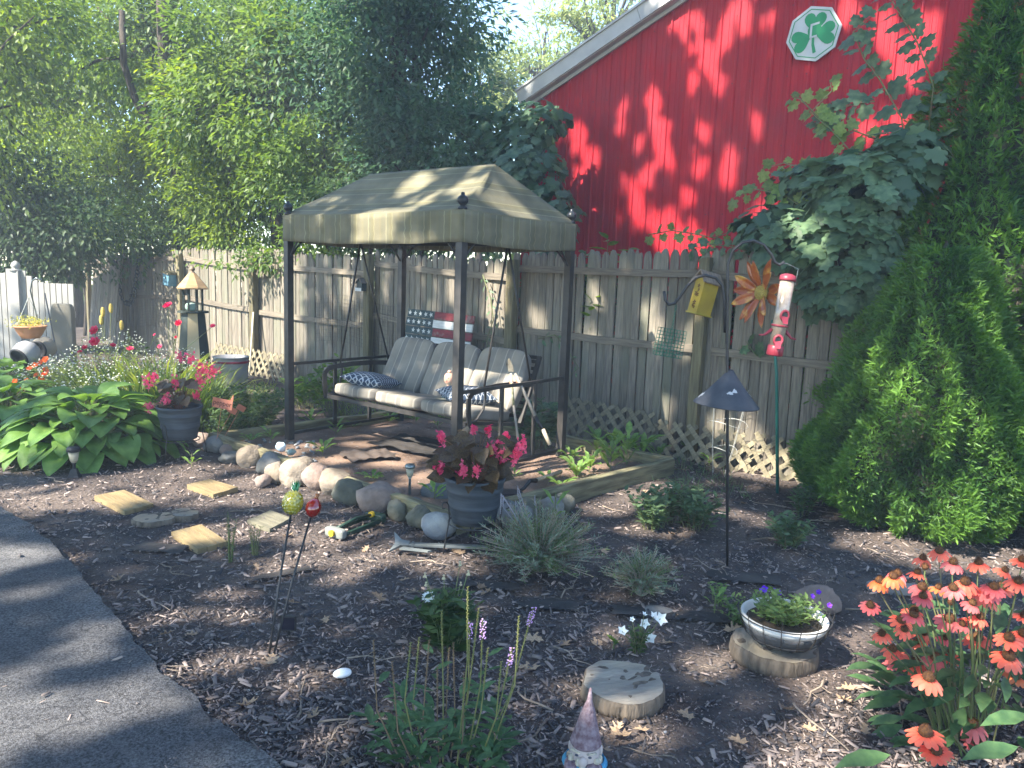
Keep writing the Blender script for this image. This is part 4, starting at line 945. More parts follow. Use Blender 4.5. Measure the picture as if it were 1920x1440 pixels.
# sheet of landscape fabric under the swing
def cloth(name, lb, cx, cy, sx, sy, rz, seed, amp, z0, mt, cat='ground cloth', clip=None):
    bb = B(); K = 26; ok = []
    for j in range(K+1):
        for i in range(K+1):
            u, v = i/K-.5, j/K-.5; e = 1+.18*noise.noise(Vector((u*3+seed, v*3, 0)))
            x, y = u*sx*e, v*sy*(1+.2*noise.noise(Vector((u*3, v*3+seed, 4)))); f = 1-max(abs(u), abs(v))*2*.7
            bb.v.append(Vector((x, y, z0+amp*f*abs(noise.noise(Vector((x*5+seed, y*5, 2))))+amp*.35*noise.noise(Vector((x*14, y*14, seed))))))
    for j in range(K):
        for i in range(K): bb.f.append([j*(K+1)+i, j*(K+1)+i+1, (j+1)*(K+1)+i+1, (j+1)*(K+1)+i]); bb.m.append(0)
    o = bb.build(name, mt, smooth=True, loc=(cx, cy, 0), rot=(0, 0, rz)); return tag(o, lb, cat, 'pieces of black landscape fabric')
m_fab = mat('black_weed_fabric', (.028, .026, .025), (.06, .052, .046), rough=.8, scale=5, bump=.3, bscale=200)
m_fabb = mat('brown_weed_fabric', (.10, .075, .06), (.06, .048, .04), rough=.9, scale=5, bump=.3, bscale=200)
g = G(800, 835, .07); cloth('weed_fabric', 'crumpled dark weed fabric spread on the soil beneath the swing', g.x, g.y, 1.0, .55, -.5, 3, .05, .068, m_fab)
g = G(690, 852, .07); cloth('weed_fabric', 'folded brown corner of weed fabric at the left of the dark sheet', g.x, g.y, .42, .32, .5, 8, .06, .07, m_fabb)
for i, (px, py, sx, sy, lb) in enumerate(((1030, 1132, .30, .12, 'black fabric scrap showing through mulch below the large lavender'), (1205, 1148, .3, .11, 'black fabric strip below the small lavender bush'), (1395, 1085, .38, .14, 'torn black fabric behind the trailing verbena'), (1320, 1155, .26, .10, 'small black fabric patch left of the wire bowl'), (915, 1098, .34, .10, 'black fabric fold at the left foot of the large lavender'), (300, 1028, .3, .12, 'grey sliver of fabric left of the nearest paver'), (530, 1078, .34, .07, 'ridge of black edging strip behind the glass stakes'))):
    g = G(px, py); cloth('weed_fabric', lb, g.x, g.y, sx, sy, (-.1 if i != 6 else .6), 11+i, .028, .004+gh(g.x, g.y), m_fab)

# ================================================================ SHEPHERD HOOK, BAFFLE, FEEDERS
hf = G(1366, 1058); HY = hf.y
hk = thing('shepherd_hook', 'tall black double shepherd hook carrying feeders and a cone baffle', 'shepherd hook', hf)
H_ = lambda px, py, Y=HY: P(px, py, Y)-hf
B().tube([(0, 0, -.1), H_(1364, 760), H_(1363, 620), H_(1364, 520), H_(1365, 495), H_(1374, 470), H_(1392, 455), H_(1412, 451), H_(1432, 459), H_(1446, 477), H_(1453, 492), H_(1462, 497), H_(1470, 491)], .0085, 10).build('pole', m_metal, hk, smooth=True)
B().tube([H_(1359, 624), H_(1358, 560), H_(1354, 535), H_(1342, 521), H_(1322, 516), H_(1303, 521), H_(1288, 537), H_(1274, 558), H_(1264, 569), H_(1254, 571), H_(1247, 562), H_(1245, 546)], .0085, 10).build('side_arm', m_metal, hk, smooth=True)
m_baf = mat('baffle_metal', (.035, .040, .052), (.06, .066, .08), rough=.65, scale=9, bump=.15, col3=(.45, .45, .45), s3=14, t3=(.655, .675))
bz = H_(1364, 758).z; r_ = 61*HY/F
bf = thing('squirrel_baffle', 'dark cone-shaped baffle spotted with bird droppings on the hook pole', 'baffle', hf+H_(1362, 758), rot=(.0, radians(3), 0))
B().lathe([(r_, -.006), (r_, 0), (r_*.55, .088), (r_*.11, .188), (.012, .20), (.012, .19), (r_*.5, .08), (r_*.97, -.004)], 40, wob=lambda a, i: 1+.015*sin(3*a)).build('cone', m_baf, bf, smooth=True)
B().tube([(.02, -.001, .02), (r_*.98, -.02, .002)], .003, 6).build('seam', m_baf, bf)
# suet cage
m_gw = mat('green_wire', (.02, .10, .06), (.03, .13, .08), rough=.5)
sg = thing('suet_cage', 'empty green wire suet cage hanging from the left arm of the hook', 'bird feeder', H_(1256, 643)+hf, rot=(0, radians(8), .15)); cw = .155
wb = B()
for yy in (-.022, .022):
    for k in range(9): 
        q = -cw/2+cw*k/8; wb.tube([(q, yy, -cw/2), (q, yy, cw/2)], .0016, 5); wb.tube([(-cw/2, yy, q), (cw/2, yy, q)], .0016, 5)
for k in range(9):
    q = -cw/2+cw*k/8
    for (a, b) in (((q, -.022, -cw/2), (q, .022, -cw/2)), ((q, -.022, cw/2), (q, .022, cw/2)), ((-cw/2, -.022, q), (-cw/2, .022, q)), ((cw/2, -.022, q), (cw/2, .022, q))): wb.tube([a, b], .0016, 5)
wb.build('cage', m_gw, sg)
ch = B(); tp = H_(1258, 571)+hf-sg.location; n = 13
for k in range(n):
    c = Vector((-.004, 0, cw/2)).lerp(tp, (k+.5)/n); h = (tp.z-cw/2)/n*.62; ax = Vector((1, 0, 0)) if k % 2 else Vector((0, 1, 0))
    ch.tube([c+ax*.005*cos(t)+Vector((0, 0, h*sin(t))) for t in [2*pi*i/8 for i in range(9)]], .0013, 4, cap=False)
ch.build('chain', m_gw, sg)
# tube feeder
tf = thing('tube_feeder', 'clear tube bird feeder with red cap, perches and base hanging from the hook', 'bird feeder', H_(1452, 665)+hf, rot=(0, radians(5.0), 0)); k_ = HY/F
m_redp = mat('red_plastic', (.21, .022, .035), (.27, .035, .055), rough=.4); m_clear = mat('seed_filled_clear_tube', (.33, .27, .21), (.26, .21, .165), rough=.2, scale=60, coat=.6, spec=.6)
hT = 146*k_; rT = .042
B().lathe([(.0, hT+.018), (.022, hT+.016), (rT, hT+.006), (rT+.004, hT-.012), (rT+.003, hT-.022), (rT-.002, hT-.022)], 24).build('cap', m_redp, tf, smooth=True)
B().lathe([(rT-.002, .05), (rT-.002, hT-.022)], 24).build('tube', m_clear, tf, smooth=True)
B().lathe([(.0, -.006), (rT-.004, -.006), (rT+.004, 0), (rT+.002, .05), (rT-.004, .055)], 24).build('base', m_redp, tf, smooth=True)
for z, a in ((.085, -1.75), (.225, -1.5)):
    bb = B(); c = Vector((rT*cos(a), rT*sin(a), z)); nn = Vector((cos(a), sin(a), 0)); u = Vector((-sin(a), cos(a), 0)); ring = []
    for i in range(17):
        t_ = 2*pi*i/16; ring.append(c+nn*.004+u*.022*cos(t_)+Vector((0, 0, .026*sin(t_))))
    bb.tube(ring, .008, 6, cap=False); bb.add([c+nn*.004+u*.02, c+nn*.004-u*.02, c+nn*.03-u*.014+Vector((0, 0, -.045)), c+nn*.03+u*.014+Vector((0, 0, -.045))], [(0, 1, 2, 3)]); bb.build('port', m_redp, tf, smooth=True)
    B().lathe([(.0, 0), (.017, 0.001)], 12, o=(c+nn*.006), R=Matrix.Rotation(pi/2, 3, 'X')).build('opening', m_blk, tf)
for sx in (-1, 1): B().tube([(sx*rT*.9, 0, .14), (sx*.075, 0, .105), (sx*.105, 0, .10)], [.012, .007, .005], 8).build('perch', m_redp, tf, smooth=True)
B().lathe([(rT, .16), (rT+.004, .162), (rT+.004, .17), (rT, .172)], 24).build('band', m_redp, tf, smooth=True)
tpp = H_(1466, 494)+hf-tf.location; inv = Matrix.Rotation(radians(-5.0), 3, 'Y')
B().tube([inv @ (tpp+Vector((-.03, 0, 0))), inv @ (tpp+Vector((.03, 0, .0))), Vector((rT+.006, 0, hT+.05)), Vector((rT+.006, 0, hT-.04))], .0016, 5).build('hanger_wire', m_chrome, tf)
# flower wind spinner on a green stake
ff_ = G(1459, 922); FY = ff_.y
fl = thing('metal_flower_stake', 'orange metal sunflower on a green pole behind the tube feeder', 'garden ornament', ff_)
m_gpole = mat('green_pole', (.02, .13, .10), (.03, .16, .12), rough=.5); m_pet = mat('orange_enamel', (.42, .11, .02), (.28, .06, .015), rough=.35, scale=7, coat=.3, col3=(.68, .40, .08), s3=10, t3=(.5, .7)); m_pin = mat('rust_back', (.14, .06, .04), (.08, .04, .03), rough=.6)
F_ = lambda px, py, Y=FY: P(px, py, Y)-ff_
B().tube([(0, 0, -.05), F_(1456, 700), F_(1448, 600)], [.013, .012, .011], 10).build('pole', m_gpole, fl, smooth=True)
fc = F_(1428, 549, FY-.10); fn_ = Vector((-.91, -.41, .03)).normalized(); fu = Vector((0, 0, 1)); fx = fu.cross(fn_).normalized(); fu = fn_.cross(fx)
for k in range(13):
    a = 2*pi*k/13+.2; ln = .235 if k % 2 == 0 else .21; out = .8
    dv = (fx*cos(a)+fu*sin(a)); dv2 = (dv+fn_*(.32 if k % 2 else .15)).normalized(); tt = dv2.cross(fn_).normalized(); nn = tt.cross(dv2)
    if nn.dot(fn_) < 0: nn = -nn
    vs = []; K = 7
    for i in range(K+1):
        v = i/K; w_ = .038*(sin(pi*min(1, v*.92+.07))**.8)*(1 if i < K else .02); p = fc+dv2*(.045+ln*v)-fn_*(.02 if k % 2 == 0 else 0)
        for s_ in (-1, -.5, 0, .5, 1): vs.append(p+tt*w_*s_+nn*.022*(abs(s_)**1.5)*(sin(pi*v)*.8+.2)+nn*.02*v*v)
    fs = [[i*5+j, i*5+j+1, (i+1)*5+j+1, (i+1)*5+j] for i in range(K) for j in range(4)]
    o = B().add(vs, fs).build('petal', [m_pet], fl, smooth=True); md = o.modifiers.new('s', 'SOLIDIFY'); md.thickness = .003
Rf = Matrix((fx, fu, fn_)).transposed()
B().lathe([(.066, -.01), (.064, .01), (.05, .026), (.025, .036), (0, .039)], 24, o=fc, R=Rf).build('centre', mat('mottled_gold', (.50, .38, .08), (.28, .2, .04), scale=160, rough=.5, bump=1, bscale=200), fl, smooth=True)
# yellow birdhouse on the fence post
by_ = OF(1318, 560, FB-.33)
bh = thing('yellow_birdhouse', 'crooked yellow birdhouse with brown flower print and wooden roof hung by the fence post', 'birdhouse', by_, rot=(radians(-12), radians(3), radians(-68)))
m_yw = mat('yellow_paint', (.46, .32, .035), (.36, .25, .04), rough=.6, scale=8, col3=(.3, .22, .05), s3=9, t3=(.6, .75)); m_rf = mat('split_wood_roof', (.34, .26, .19), (.2, .15, .11), scale=9, stretch=(1, 6, 1), bump=.6)
wB, dB, hB = .135, .155, .27
B().prism([(-wB/2, -hB/2), (wB/2, -hB/2), (wB/2, hB/2), (0, hB/2+.075), (-wB/2, hB/2)], dB, Matrix.Rotation(pi/2, 4, 'X') @ Matrix.Translation((0, 0, -dB/2))).build('box', m_yw, bh)
for sx in (-1, 1): B().box((0, 0, 0), (.135, dB+.06, .014)).build('roof_board', m_rf, bh, loc=(sx*.049, 0, hB/2+.052), rot=(0, sx*radians(47), 0))
B().box((0, 0, -hB/2-.006), (wB+.02, dB+.02, .012)).build('floor_board', mat('yellow_floor', (.42, .32, .05), rough=.7), bh)
m_pr = mat('brown_print', (.10, .03, .015), rough=.7); bb = B()
for (x, z, r) in ((.0, .10, .016), (-.01, .03, .02), (.015, .02, .016), (.0, -.05, .02), (-.012, -.075, .014), (.012, .065, .012), (.01, -.09, .013)):
    for j in range(5):
        a = 2*pi*j/5+z*40; bb.prism([(x+.003*cos(a-1.5), z+.003*sin(a-1.5)), (x+r*cos(a-.35), z+r*sin(a-.35)), (x+r*1.25*cos(a), z+r*1.25*sin(a)), (x+r*cos(a+.35), z+r*sin(a+.35))], .0012+.0001*j, Matrix.Translation((0, -dB/2-.0003, 0)) @ Matrix.Rotation(pi/2, 4, 'X'))
bb.build('flower_print', m_pr, bh)
B().tube([(0, 0, hB/2+.09), (.02, .0, hB/2+.2)], .002, 5).build('hanger_wire', m_metal, bh)
# wire tomato cage
tc_ = G(1366, 905); tcg = thing('wire_plant_cage', 'thin bent wire plant cage standing behind the hook pole', 'plant cage', (tc_.x, tc_.y+.3, 0), rot=(0, radians(4), 0)); m_wire = mat('galvanised_wire', (.42, .42, .38), rough=.5, metal=.4); bb = B()
for z, r in ((.22, .12), (.45, .17), (.62, .20), (.70, .16)): bb.tube([(r*cos(t)+.02*z, r*sin(t), z+.02*sin(2*t)) for t in [2*pi*i/20 for i in range(21)]], .0022, 5, cap=False)
bb.build('rings', m_wire, tcg); bb = B()
for k in range(4): a = k*pi/2+.5; bb.tube([(.06*cos(a), .06*sin(a), -.05), (.12*cos(a), .12*sin(a), .22), (.2*cos(a), .2*sin(a), .74)], .0022, 5)
bb.build('uprights', m_wire, tcg)

# ================================================================ WIRE BOWL PLANTER
bw = thing('flower_bowl', 'white and grey bowl planter in a black wire basket on a low log slice', 'planter', STUMP2+Vector((.02, -.03, .012)), 0)
R_ = .185; hb_ = .135
m_bg = mat('grey_felt', (.075, .078, .083), (.055, .058, .062), scale=60, bump=.4, bscale=150)
B().lathe([(.06, .004), (.10, .012), (.145, .045), (.166, .075), (.175, .100)], 40).build('lower_bowl', m_bg, bw, smooth=True)
B().lathe([(.1755, .1005), (.181, .115), (.184, hb_), (.172, hb_), (.165, .105), (.12, .10), (0, .10)], 40).build('white_band', m_white, bw, smooth=True)
B().lathe([(.163, .104), (.10, .112), (0, .118)], 24).build('soil', m_soil, bw)
bb = B(); rr = R_+.012
for z, r in ((.005, .075), (.05, .158), (.14, rr)): bb.tube([(r*cos(t), r*sin(t), z) for t in [2*pi*i/36 for i in range(37)]], .0028, 6, cap=False)
for k in range(16):
    a = 2*pi*k/16; bb.tube([(r*cos(a), r*sin(a), z) for r, z in ((.06, .0), (.12, .018), (.162, .05), (.186, .10), (rr, .145), (rr+.004, .185 if k % 2 else .15))], .002, 5)
bb.build('wire_basket', m_metal, bw)

# ================================================================ GNOME
gy = 2.36; gp = P(1096, 1430, gy); gn = thing('garden_gnome', 'weathered garden gnome with tall purple hat, white beard and blue coat at the bottom edge', 'garden gnome', (gp.x, gy, 0), rz=radians(-14))
zt_ = P(1098, 1288, gy).z; zh = P(1098, 1393, gy).z
m_hat = mat('pitted_purple_hat', (.14, .085, .10), (.27, .21, .23), rough=.7, scale=60, bump=.7, bscale=140); m_gf = mat('weathered_face', (.50, .42, .38), (.38, .33, .31), scale=14); m_be = mat('weathered_beard', (.62, .56, .42), (.30, .28, .24), scale=45, rough=.9, bump=1, bscale=80); m_coat = mat('blue_coat', (.05, .25, .42), (.08, .32, .48), rough=.5, scale=10)
B().lathe([(.050, 0), (.053, .006), (.050, .014), (.044, .04), (.034, .08), (.023, .12), (.010, .155), (.004, (zt_-zh)-.004), (0, zt_-zh)], 32, wob=lambda a, i: 1+.02*sin(2*a+i)).build('hat', m_hat, gn, smooth=True, loc=(0, 0, zh), rot=(0, radians(2), 0))
B().puff((0, 0, zh-.03), (.104, .098, .105), p=2.3, n=12).build('head', m_gf, gn, smooth=True)
B().puff((.0, -.052, zh-.036), (.032, .032, .036), p=2, n=8).build('nose', m_gf, gn, smooth=True)
bb = B()
for sx in (-1, 1): bb.puff((sx*.022, -.0455, zh-.02), (.014, .007, .008), p=2, n=6)
bb.build('eyes', mat('gnome_eye', (.05, .06, .09), rough=.3), gn, smooth=True)
for sx in (-1, 1):
    bb = B()
    for k in range(3): bb.puff((sx*(.018+.010*k), -.045+.004*k, zh-.010+.001*k), (.016, .010, .007), p=2, n=5)
    bb.build('eyebrow', m_be, gn, smooth=True)
    B().puff((sx*.052, .005, zh-.02), (.014, .024, .036), p=2.2, n=7).build('ear', m_gf, gn, smooth=True)
bb = B()
for k in range(90):
    a = random.uniform(-1.6, 1.6); z = random.uniform(0, 1); r = .053+.006*sin(z*3)
    bb.puff((r*sin(a)*(1-.35*z), -r*cos(a)*.95-.006, zh-.036-.10*z), (.020, .018, .032), p=2, n=4)
bb.build('beard', m_be, gn, smooth=True)
B().lathe([(.07, 0), (.078, .02), (.072, zh*.3), (.066, zh*.45), (.058, zh-.12), (.03, zh-.10), (0, zh-.09)], 24).build('coat', m_coat, gn, smooth=True)
for sx in (-1, 1): B().tube([(sx*.050, 0, zh-.115), (sx*.072, -.015, zh-.15), (sx*.060, -.055, zh-.18)], [.024, .022, .017], 10).build('arm', m_coat, gn, smooth=True)
bb = B()
for sx in (-1, 1): bb.puff((sx*.035, -.03, .02), (.06, .10, .05), p=2.5, n=6)
bb.build('boots', m_hat, gn, smooth=True)

# ================================================================ PEPPER SIGN
ps = G(409, 842); Yp = P(409, 760, 6.35).y
m_cop = mat('copper_plate', (.50, .19, .12), (.42, .16, .10), rough=.45, scale=12, metal=.15)
t = thing('pepper_sign', 'small copper plant marker reading pepper on a thin rod by the bed corner', 'plant marker', (P(417, 757, 6.35)))
w_, h_ = 40*6.35/F, 19*6.35/F
t.rotation_euler = (0, radians(8), radians(-6))
B().box((0, 0, 0), (w_, .003, h_)).build('plate', m_cop, t)
cu = bpy.data.curves.new('txt', 'FONT'); cu.body = 'pepper'; cu.size = h_*.74; cu.align_x = 'CENTER'; cu.align_y = 'CENTER'; cu.extrude = .0008
to = bpy.data.objects.new('txt', cu); COL.objects.link(to); bpy.context.view_layer.update()
me = bpy.data.meshes.new_from_object(to.evaluated_get(bpy.context.evaluated_depsgraph_get())); bpy.data.objects.remove(to)
me.materials.append(mat('dark_lettering', (.08, .03, .025), rough=.6)); o = link('lettering', me, t, loc=(0, -.0026, .002), rot=(pi/2, 0, 0), scale=(.92, 1, 1))
B().tube([(-.005, 0, -h_/2), (-.012, 0, -.30)], .002, 5).build('rod', m_cop, t)
B().prism([(.0, 0), (.028, .0), (.024, .055)], .003, Matrix.Rotation(pi/2, 4, 'X')).build('bird_tab', m_cop, t, loc=(.065, 0, h_/2+.001))
for i, (px, py, Y, lb) in enumerate(((436, 770, 6.5, 'copper plant marker turned edge-on right of the pepper sign'), (452, 765, 6.6, 'tilted copper plant marker farthest right by the bed corner'))):
    t = thing('plant_marker', lb, 'plant marker', P(px, py, Y), rot=(.3, .5, 1.1)); B().box((0, 0, 0), (.10, .003, .05)).build('plate', m_cop, t); B().tube([(0, 0, -.025), (.02, 0, -.28)], .002, 5).build('rod', m_cop, t)

# ================================================================ FAR LEFT: LIGHTHOUSE, BUCKET, FENCE THINGS
LY = 9.0; lh0 = P(365, 700, LY); lh = thing('wooden_lighthouse', 'wooden garden lighthouse with tan roof and open lantern room', 'garden ornament', (lh0.x, LY, 0), rz=radians(20)); kz = lambda py: P(362, py, LY).z
m_lw = mat('dark_green_paint', (.025, .035, .03), (.04, .05, .04), rough=.7, scale=6); m_cream = mat('cream_paint', (.50, .42, .27), (.42, .34, .2), rough=.7, scale=5); m_tanr = mat('tan_roof_board', (.45, .30, .15), (.35, .22, .11), scale=7, stretch=(1, 1, 5), bump=.3)
za, zb2, zc, zd = kz(583), kz(540), kz(515), kz(508)
def frust(z0, z1, r0, r1, n=8, rot=pi/8): return [(r0, z0), (r1, z1)]
def oct_pr(bb, z0, z1, r0, r1, sel=range(8)):
    vs = [(r0*cos(pi/8+i*pi/4), r0*sin(pi/8+i*pi/4), z0) for i in range(8)]+[(r1*cos(pi/8+i*pi/4), r1*sin(pi/8+i*pi/4), z1) for i in range(8)]
    bb.add(vs, [(i, (i+1) % 8, 8+(i+1) % 8, 8+i) for i in sel]+[tuple(range(8))[::-1], tuple(range(8, 16))]); return bb
for i in range(8):
    B().add([(r*cos(pi/8+j*pi/4), r*sin(pi/8+j*pi/4), z) for j in (i, i+1) for r, z in ((.235, 0), (.135, za-.02))]+[(r*cos(pi/8+j*pi/4), r*sin(pi/8+j*pi/4), z) for j in (i, i+1) for r, z in ((.215, 0), (.115, za-.02))], [(0, 2, 3, 1), (4, 5, 7, 6), (0, 1, 5, 4), (2, 6, 7, 3), (1, 3, 7, 5), (0, 4, 6, 2)]).build('tower_side', m_cream if i in (5,) else m_lw, lh)
oct_pr(B(), za-.02, za, .185, .185).build('gallery_floor', m_lw, lh)
for i in range(8): a = pi/8+i*pi/4; B().box((.112*cos(a), .112*sin(a), (za+zb2)/2), (.022, .022, zb2-za)).build('lantern_post', m_lw, lh)
oct_pr(B(), zb2, zb2+.015, .13, .13).build('lantern_ceiling', m_lw, lh)
for i in range(8): B().add([(.185*cos(pi/8+j*pi/4), .185*sin(pi/8+j*pi/4), zb2+.002) for j in (i, i+1)]+[(.04*cos(pi/8+j*pi/4), .04*sin(pi/8+j*pi/4), zc+.02) for j in (i+1, i)]+[(.18*cos(pi/8+j*pi/4), .18*sin(pi/8+j*pi/4), zb2-.012) for j in (i, i+1)]+[(.03*cos(pi/8+j*pi/4), .03*sin(pi/8+j*pi/4), zc+.0) for j in (i+1, i)], [(0, 1, 2, 3), (7, 6, 5, 4), (0, 4, 5, 1), (0, 3, 7, 4), (1, 5, 6, 2)]).build('roof_board', m_tanr, lh)
B().lathe([(.04, zc+.0), (.03, zc+.03), (.014, zc+.035), (.032, zc+.055), (.034, zc+.07), (.018, zc+.09), (.008, zc+.10), (0, zc+.125)], 16).build('finial', mat('brown_finial', (.2, .15, .1), rough=.6), lh, smooth=True)
B().puff((-.02, -.05, za+.05), (.13, .08, .10), p=2.5, n=6).build('lantern_ornament', mat('verdigris', (.2, .32, .27), (.28, .35, .3), scale=20), lh, smooth=True)
# galvanised bucket
bk = P(434, 722, 8.7); t = thing('metal_bucket', 'ribbed galvanised bucket in front of the sunlit lattice', 'bucket', (bk.x, 8.7, 0)); zt2 = P(434, 668, 8.7).z
m_gal = mat('galvanised_bucket', (.36, .36, .36), (.27, .27, .28), rough=.45, metal=.35, scale=8)
pr = [(.16, 0)]; nseg = 26
for k in range(nseg): z = zt2*(k+.5)/nseg; pr.append((.165+.03*z/zt2+(.004 if k % 2 else 0), z))
pr += [(.202, zt2-.01), (.205, zt2), (.19, zt2), (.17, zt2-.15), (0, zt2-.16)]
B().lathe(pr, 36).build('bucket_body', m_gal, t, smooth=True); B().lathe([(.202, zt2-.07), (.206, zt2-.065), (.206, zt2-.05), (.202, zt2-.045)], 36).build('rim_band', m_redp, t)
# yellow bell feeder
yb = P(380, 690, 8.2); B().lathe([(.0, .10), (.015, .098), (.022, .09), (.024, .06), (.045, .02), (.075, .0), (.078, -.01), (.06, -.01), (0, .0)], 20).build('yellow_bell', m_yw, loc=yb, smooth=True, rot=(.2, -.3, 0)); tag(bpy.data.objects['yellow_bell'], 'yellow bell-shaped ornament beside the lighthouse above the pink flowers', 'ornament')
B().tube([(0, 0, 0), (.0, 0, -yb.z)], .003, 5).build('rod', m_metal, bpy.data.objects['yellow_bell'], loc=(0, 0, 0))
# long pole with blue end leaning on fence
a, b = OF(466, 672, FB-.45), OF(476, 568, FB-.12); t = thing('leaning_pole', 'pale pole with a blue end leaning on the sunlit fence', 'pole', a)
B().tube([Vector((0, 0, -.4)), b-a], [.012, .014], 8).build('shaft', mat('pale_handle', (.6, .55, .42), (.5, .45, .33), scale=8), t, smooth=True); B().tube([b-a, (b-a)+Vector((0, 0, .05))], .018, 8).build('blue_end', mat('blue_plastic', (.12, .33, .55), rough=.4), t)
# plank sign nailed to the fence
a, b = OF(452, 490, FB-.10), OF(495, 518, FB-.10); d = b-a; t = B().box((0, 0, 0), (d.length, .02, .085)).build('tilted_plank', m_rail, loc=(a+b)/2, rot=(0, -math.asin(d.z/d.length), FANG)); tag(t, 'short grey plank nailed slantwise near the top of the sunlit fence', 'plank')
# blue birdhouse, small dark birdhouse
bbp = OF(327, 521, FB-.14); t = thing('blue_birdhouse', 'faded blue birdhouse hanging on the fence left of the lighthouse', 'birdhouse', bbp, rot=(0, radians(8), FANG)); m_bl = mat('faded_blue', (.12, .26, .33), (.09, .2, .26), rough=.7, scale=8)
B().prism([(-.09, -.13), (.09, -.13), (.10, .06), (-.10, .06)], .15, Matrix.Rotation(pi/2, 4, 'X')).build('box', m_bl, t); B().box((0, 0, 0), (.25, .2, .03)).build('roof_board', m_post, t, loc=(0, -.08, .085), rot=(0, 0, 0)); B().lathe([(0, 0), (.022, .001)], 12, o=(0, -.152, .0), R=Matrix.Rotation(pi/2, 3, 'X')).build('opening', m_blk, t); B().tube([(0, -.05, .1), (0, .03, .3)], .003, 5).build('hanger_wire', m_metal, t)
bbp = OF(685, 535, FB-.14); t = thing('small_birdhouse', 'tiny dark birdhouse with white picket trim behind the left swing rods', 'birdhouse', bbp, rot=(0, 0, FANG))
B().prism([(-.05, -.07), (.05, -.07), (.05, .02), (0, .075), (-.05, .02)], .10, Matrix.Rotation(pi/2, 4, 'X')).build('box', m_lw, t)
for sx in (-1, 1): B().box((0, 0, 0), (.095, .13, .01)).build('roof_board', mat('dark_roof', (.07, .065, .06), rough=.8) if 'dark_roof' not in bpy.data.materials else bpy.data.materials['dark_roof'], t, loc=(sx*.033, -.05, .058), rot=(0, sx*radians(48), 0))
B().lathe([(0, 0), (.012, .001)], 12, o=(0, -.102, .0), R=Matrix.Rotation(pi/2, 3, 'X')).build('opening', m_blk, t)
for k in range(6): B().prism([(-.007, 0), (.007, 0), (.007, .035), (0, .045), (-.007, .035)], .006, Matrix.Rotation(pi/2, 4, 'X')).build('picket', m_white, t, loc=(-.05+.02*k, -.115, -.075))
# chain garland
t = thing('chain_garland', 'dark chain garland draped in a loop on the fence between two posts', 'garland', OF(245, 560, FB-.16)); pts = []
for (x, y) in ((262, 480), (259, 500), (256, 520), (253, 540), (250, 558), (243, 570), (234, 567), (228, 555), (224, 540), (220, 520), (217, 500), (216, 482)): pts.append(OF(x, y, FB-.16)-t.location)
lm = B().tube([(.030*cos(q), 0, .045*sin(q)) for q in [2*pi*i/10 for i in range(11)]], .012, 5, cap=False).mesh('chain_link', m_lw, True)
acc = 0
for p, q in zip(pts[:-1], pts[1:]):
    L = (q-p).length; n = max(1, round(L/.075))
    for k in range(n): link('chain_link', lm, t, loc=p.lerp(q, (k+.5)/n), rot=(random.uniform(-.3, .3), random.uniform(-.5, .5), random.choice([0, 1.5])+random.uniform(-.3, .3)))
# leaning slat panel against the far fence
pa, pb_ = OF(168, 705, FB-.75), OF(262, 700, FB-.6); d = pb_-pa; t = thing('leaning_slat_panel', 'grey slatted panel leaning askew against the far left fence', 'fence panel', (pa.x, pa.y, 0), rot=(radians(-14), radians(-17), atan2(d.y, d.x)))
for k in range(11): B().box((.05+k*.095, 0, .68+.02*sin(k*5)), (.082, .018, 1.35)).build('slat', m_wood, t)
for z in (.3, 1.1): B().box((.52, .028, z), (1.1, .03, .07)).build('rail', m_rail, t)
# wire mesh on the fence
def mesh_fence(lb, x0, x1, y0, y1, off=.10, sp=.05):
    a, b = OF(x0, y1, FB-off), OF(x1, y1, FB-off); L = Vector((b-a).xy).length; h = OF(x0, y0, FB-off).z-a.z
    t = thing('wire_netting', lb, 'wire netting', (a.x, a.y, a.z), rot=(0, 0, FANG), group='sagging wire netting on the fence'); bb = B()
    n = int(L/sp); m_ = int(h/sp)
    for k in range(n+1): bb.tube([(k*sp+.01*noise.noise(Vector((k, j, 0))), .008*noise.noise(Vector((k, j, 4))), j*h/5+(.05*sin(k*sp*3))) for j in range(6)], .0016, 3)
    for j in range(m_+1): bb.tube([(L*i/12, 0, j*h/m_+.05*sin(L*i/12*3)+.006*noise.noise(Vector((i*2, j, 9)))) for i in range(13)], .0016, 3)
    bb.build('wires', mat('dark_wire', (.06, .055, .05), rough=.6) if 'dark_wire' not in bpy.data.materials else bpy.data.materials['dark_wire'], t, stuff=True)
mesh_fence('sagging wire netting hung on the fence behind the lighthouse', 262, 345, 522, 612)
mesh_fence('wire netting fixed to the fence behind the left swing rods', 590, 740, 556, 640)
# painted flag boards
fa, fb_ = OF(757, 640, FB-.42), OF(880, 648, FB-.35); d = fb_-fa; Lf = d.length
fg = thing('flag_board', 'wooden pallet painted as a stars and stripes flag leaning behind the swing', 'painted flag', (fa.x, fa.y, OF(757, 655, FB-.42).z), rot=(radians(-8), radians(1.5), atan2(d.y, d.x))); zt3 = OF(757, 577, FB-.42).z-fg.location.z
m_fr = mat('flag_red', (.22, .025, .03), (.13, .02, .025), rough=.7, scale=9, stretch=(1, 1, 4), col3=(.2, .16, .13), s3=12, t3=(.55, .7)); m_fb = mat('flag_green_blue', (.022, .045, .05), (.035, .06, .062), rough=.7, scale=9, col3=(.12, .12, .1), s3=9, t3=(.6, .75)); m_fw = mat('flag_white', (.62, .62, .58), (.5, .5, .46), rough=.7, scale=10, stretch=(1, 1, 5))
nb = 5; bhh = (zt3)/nb
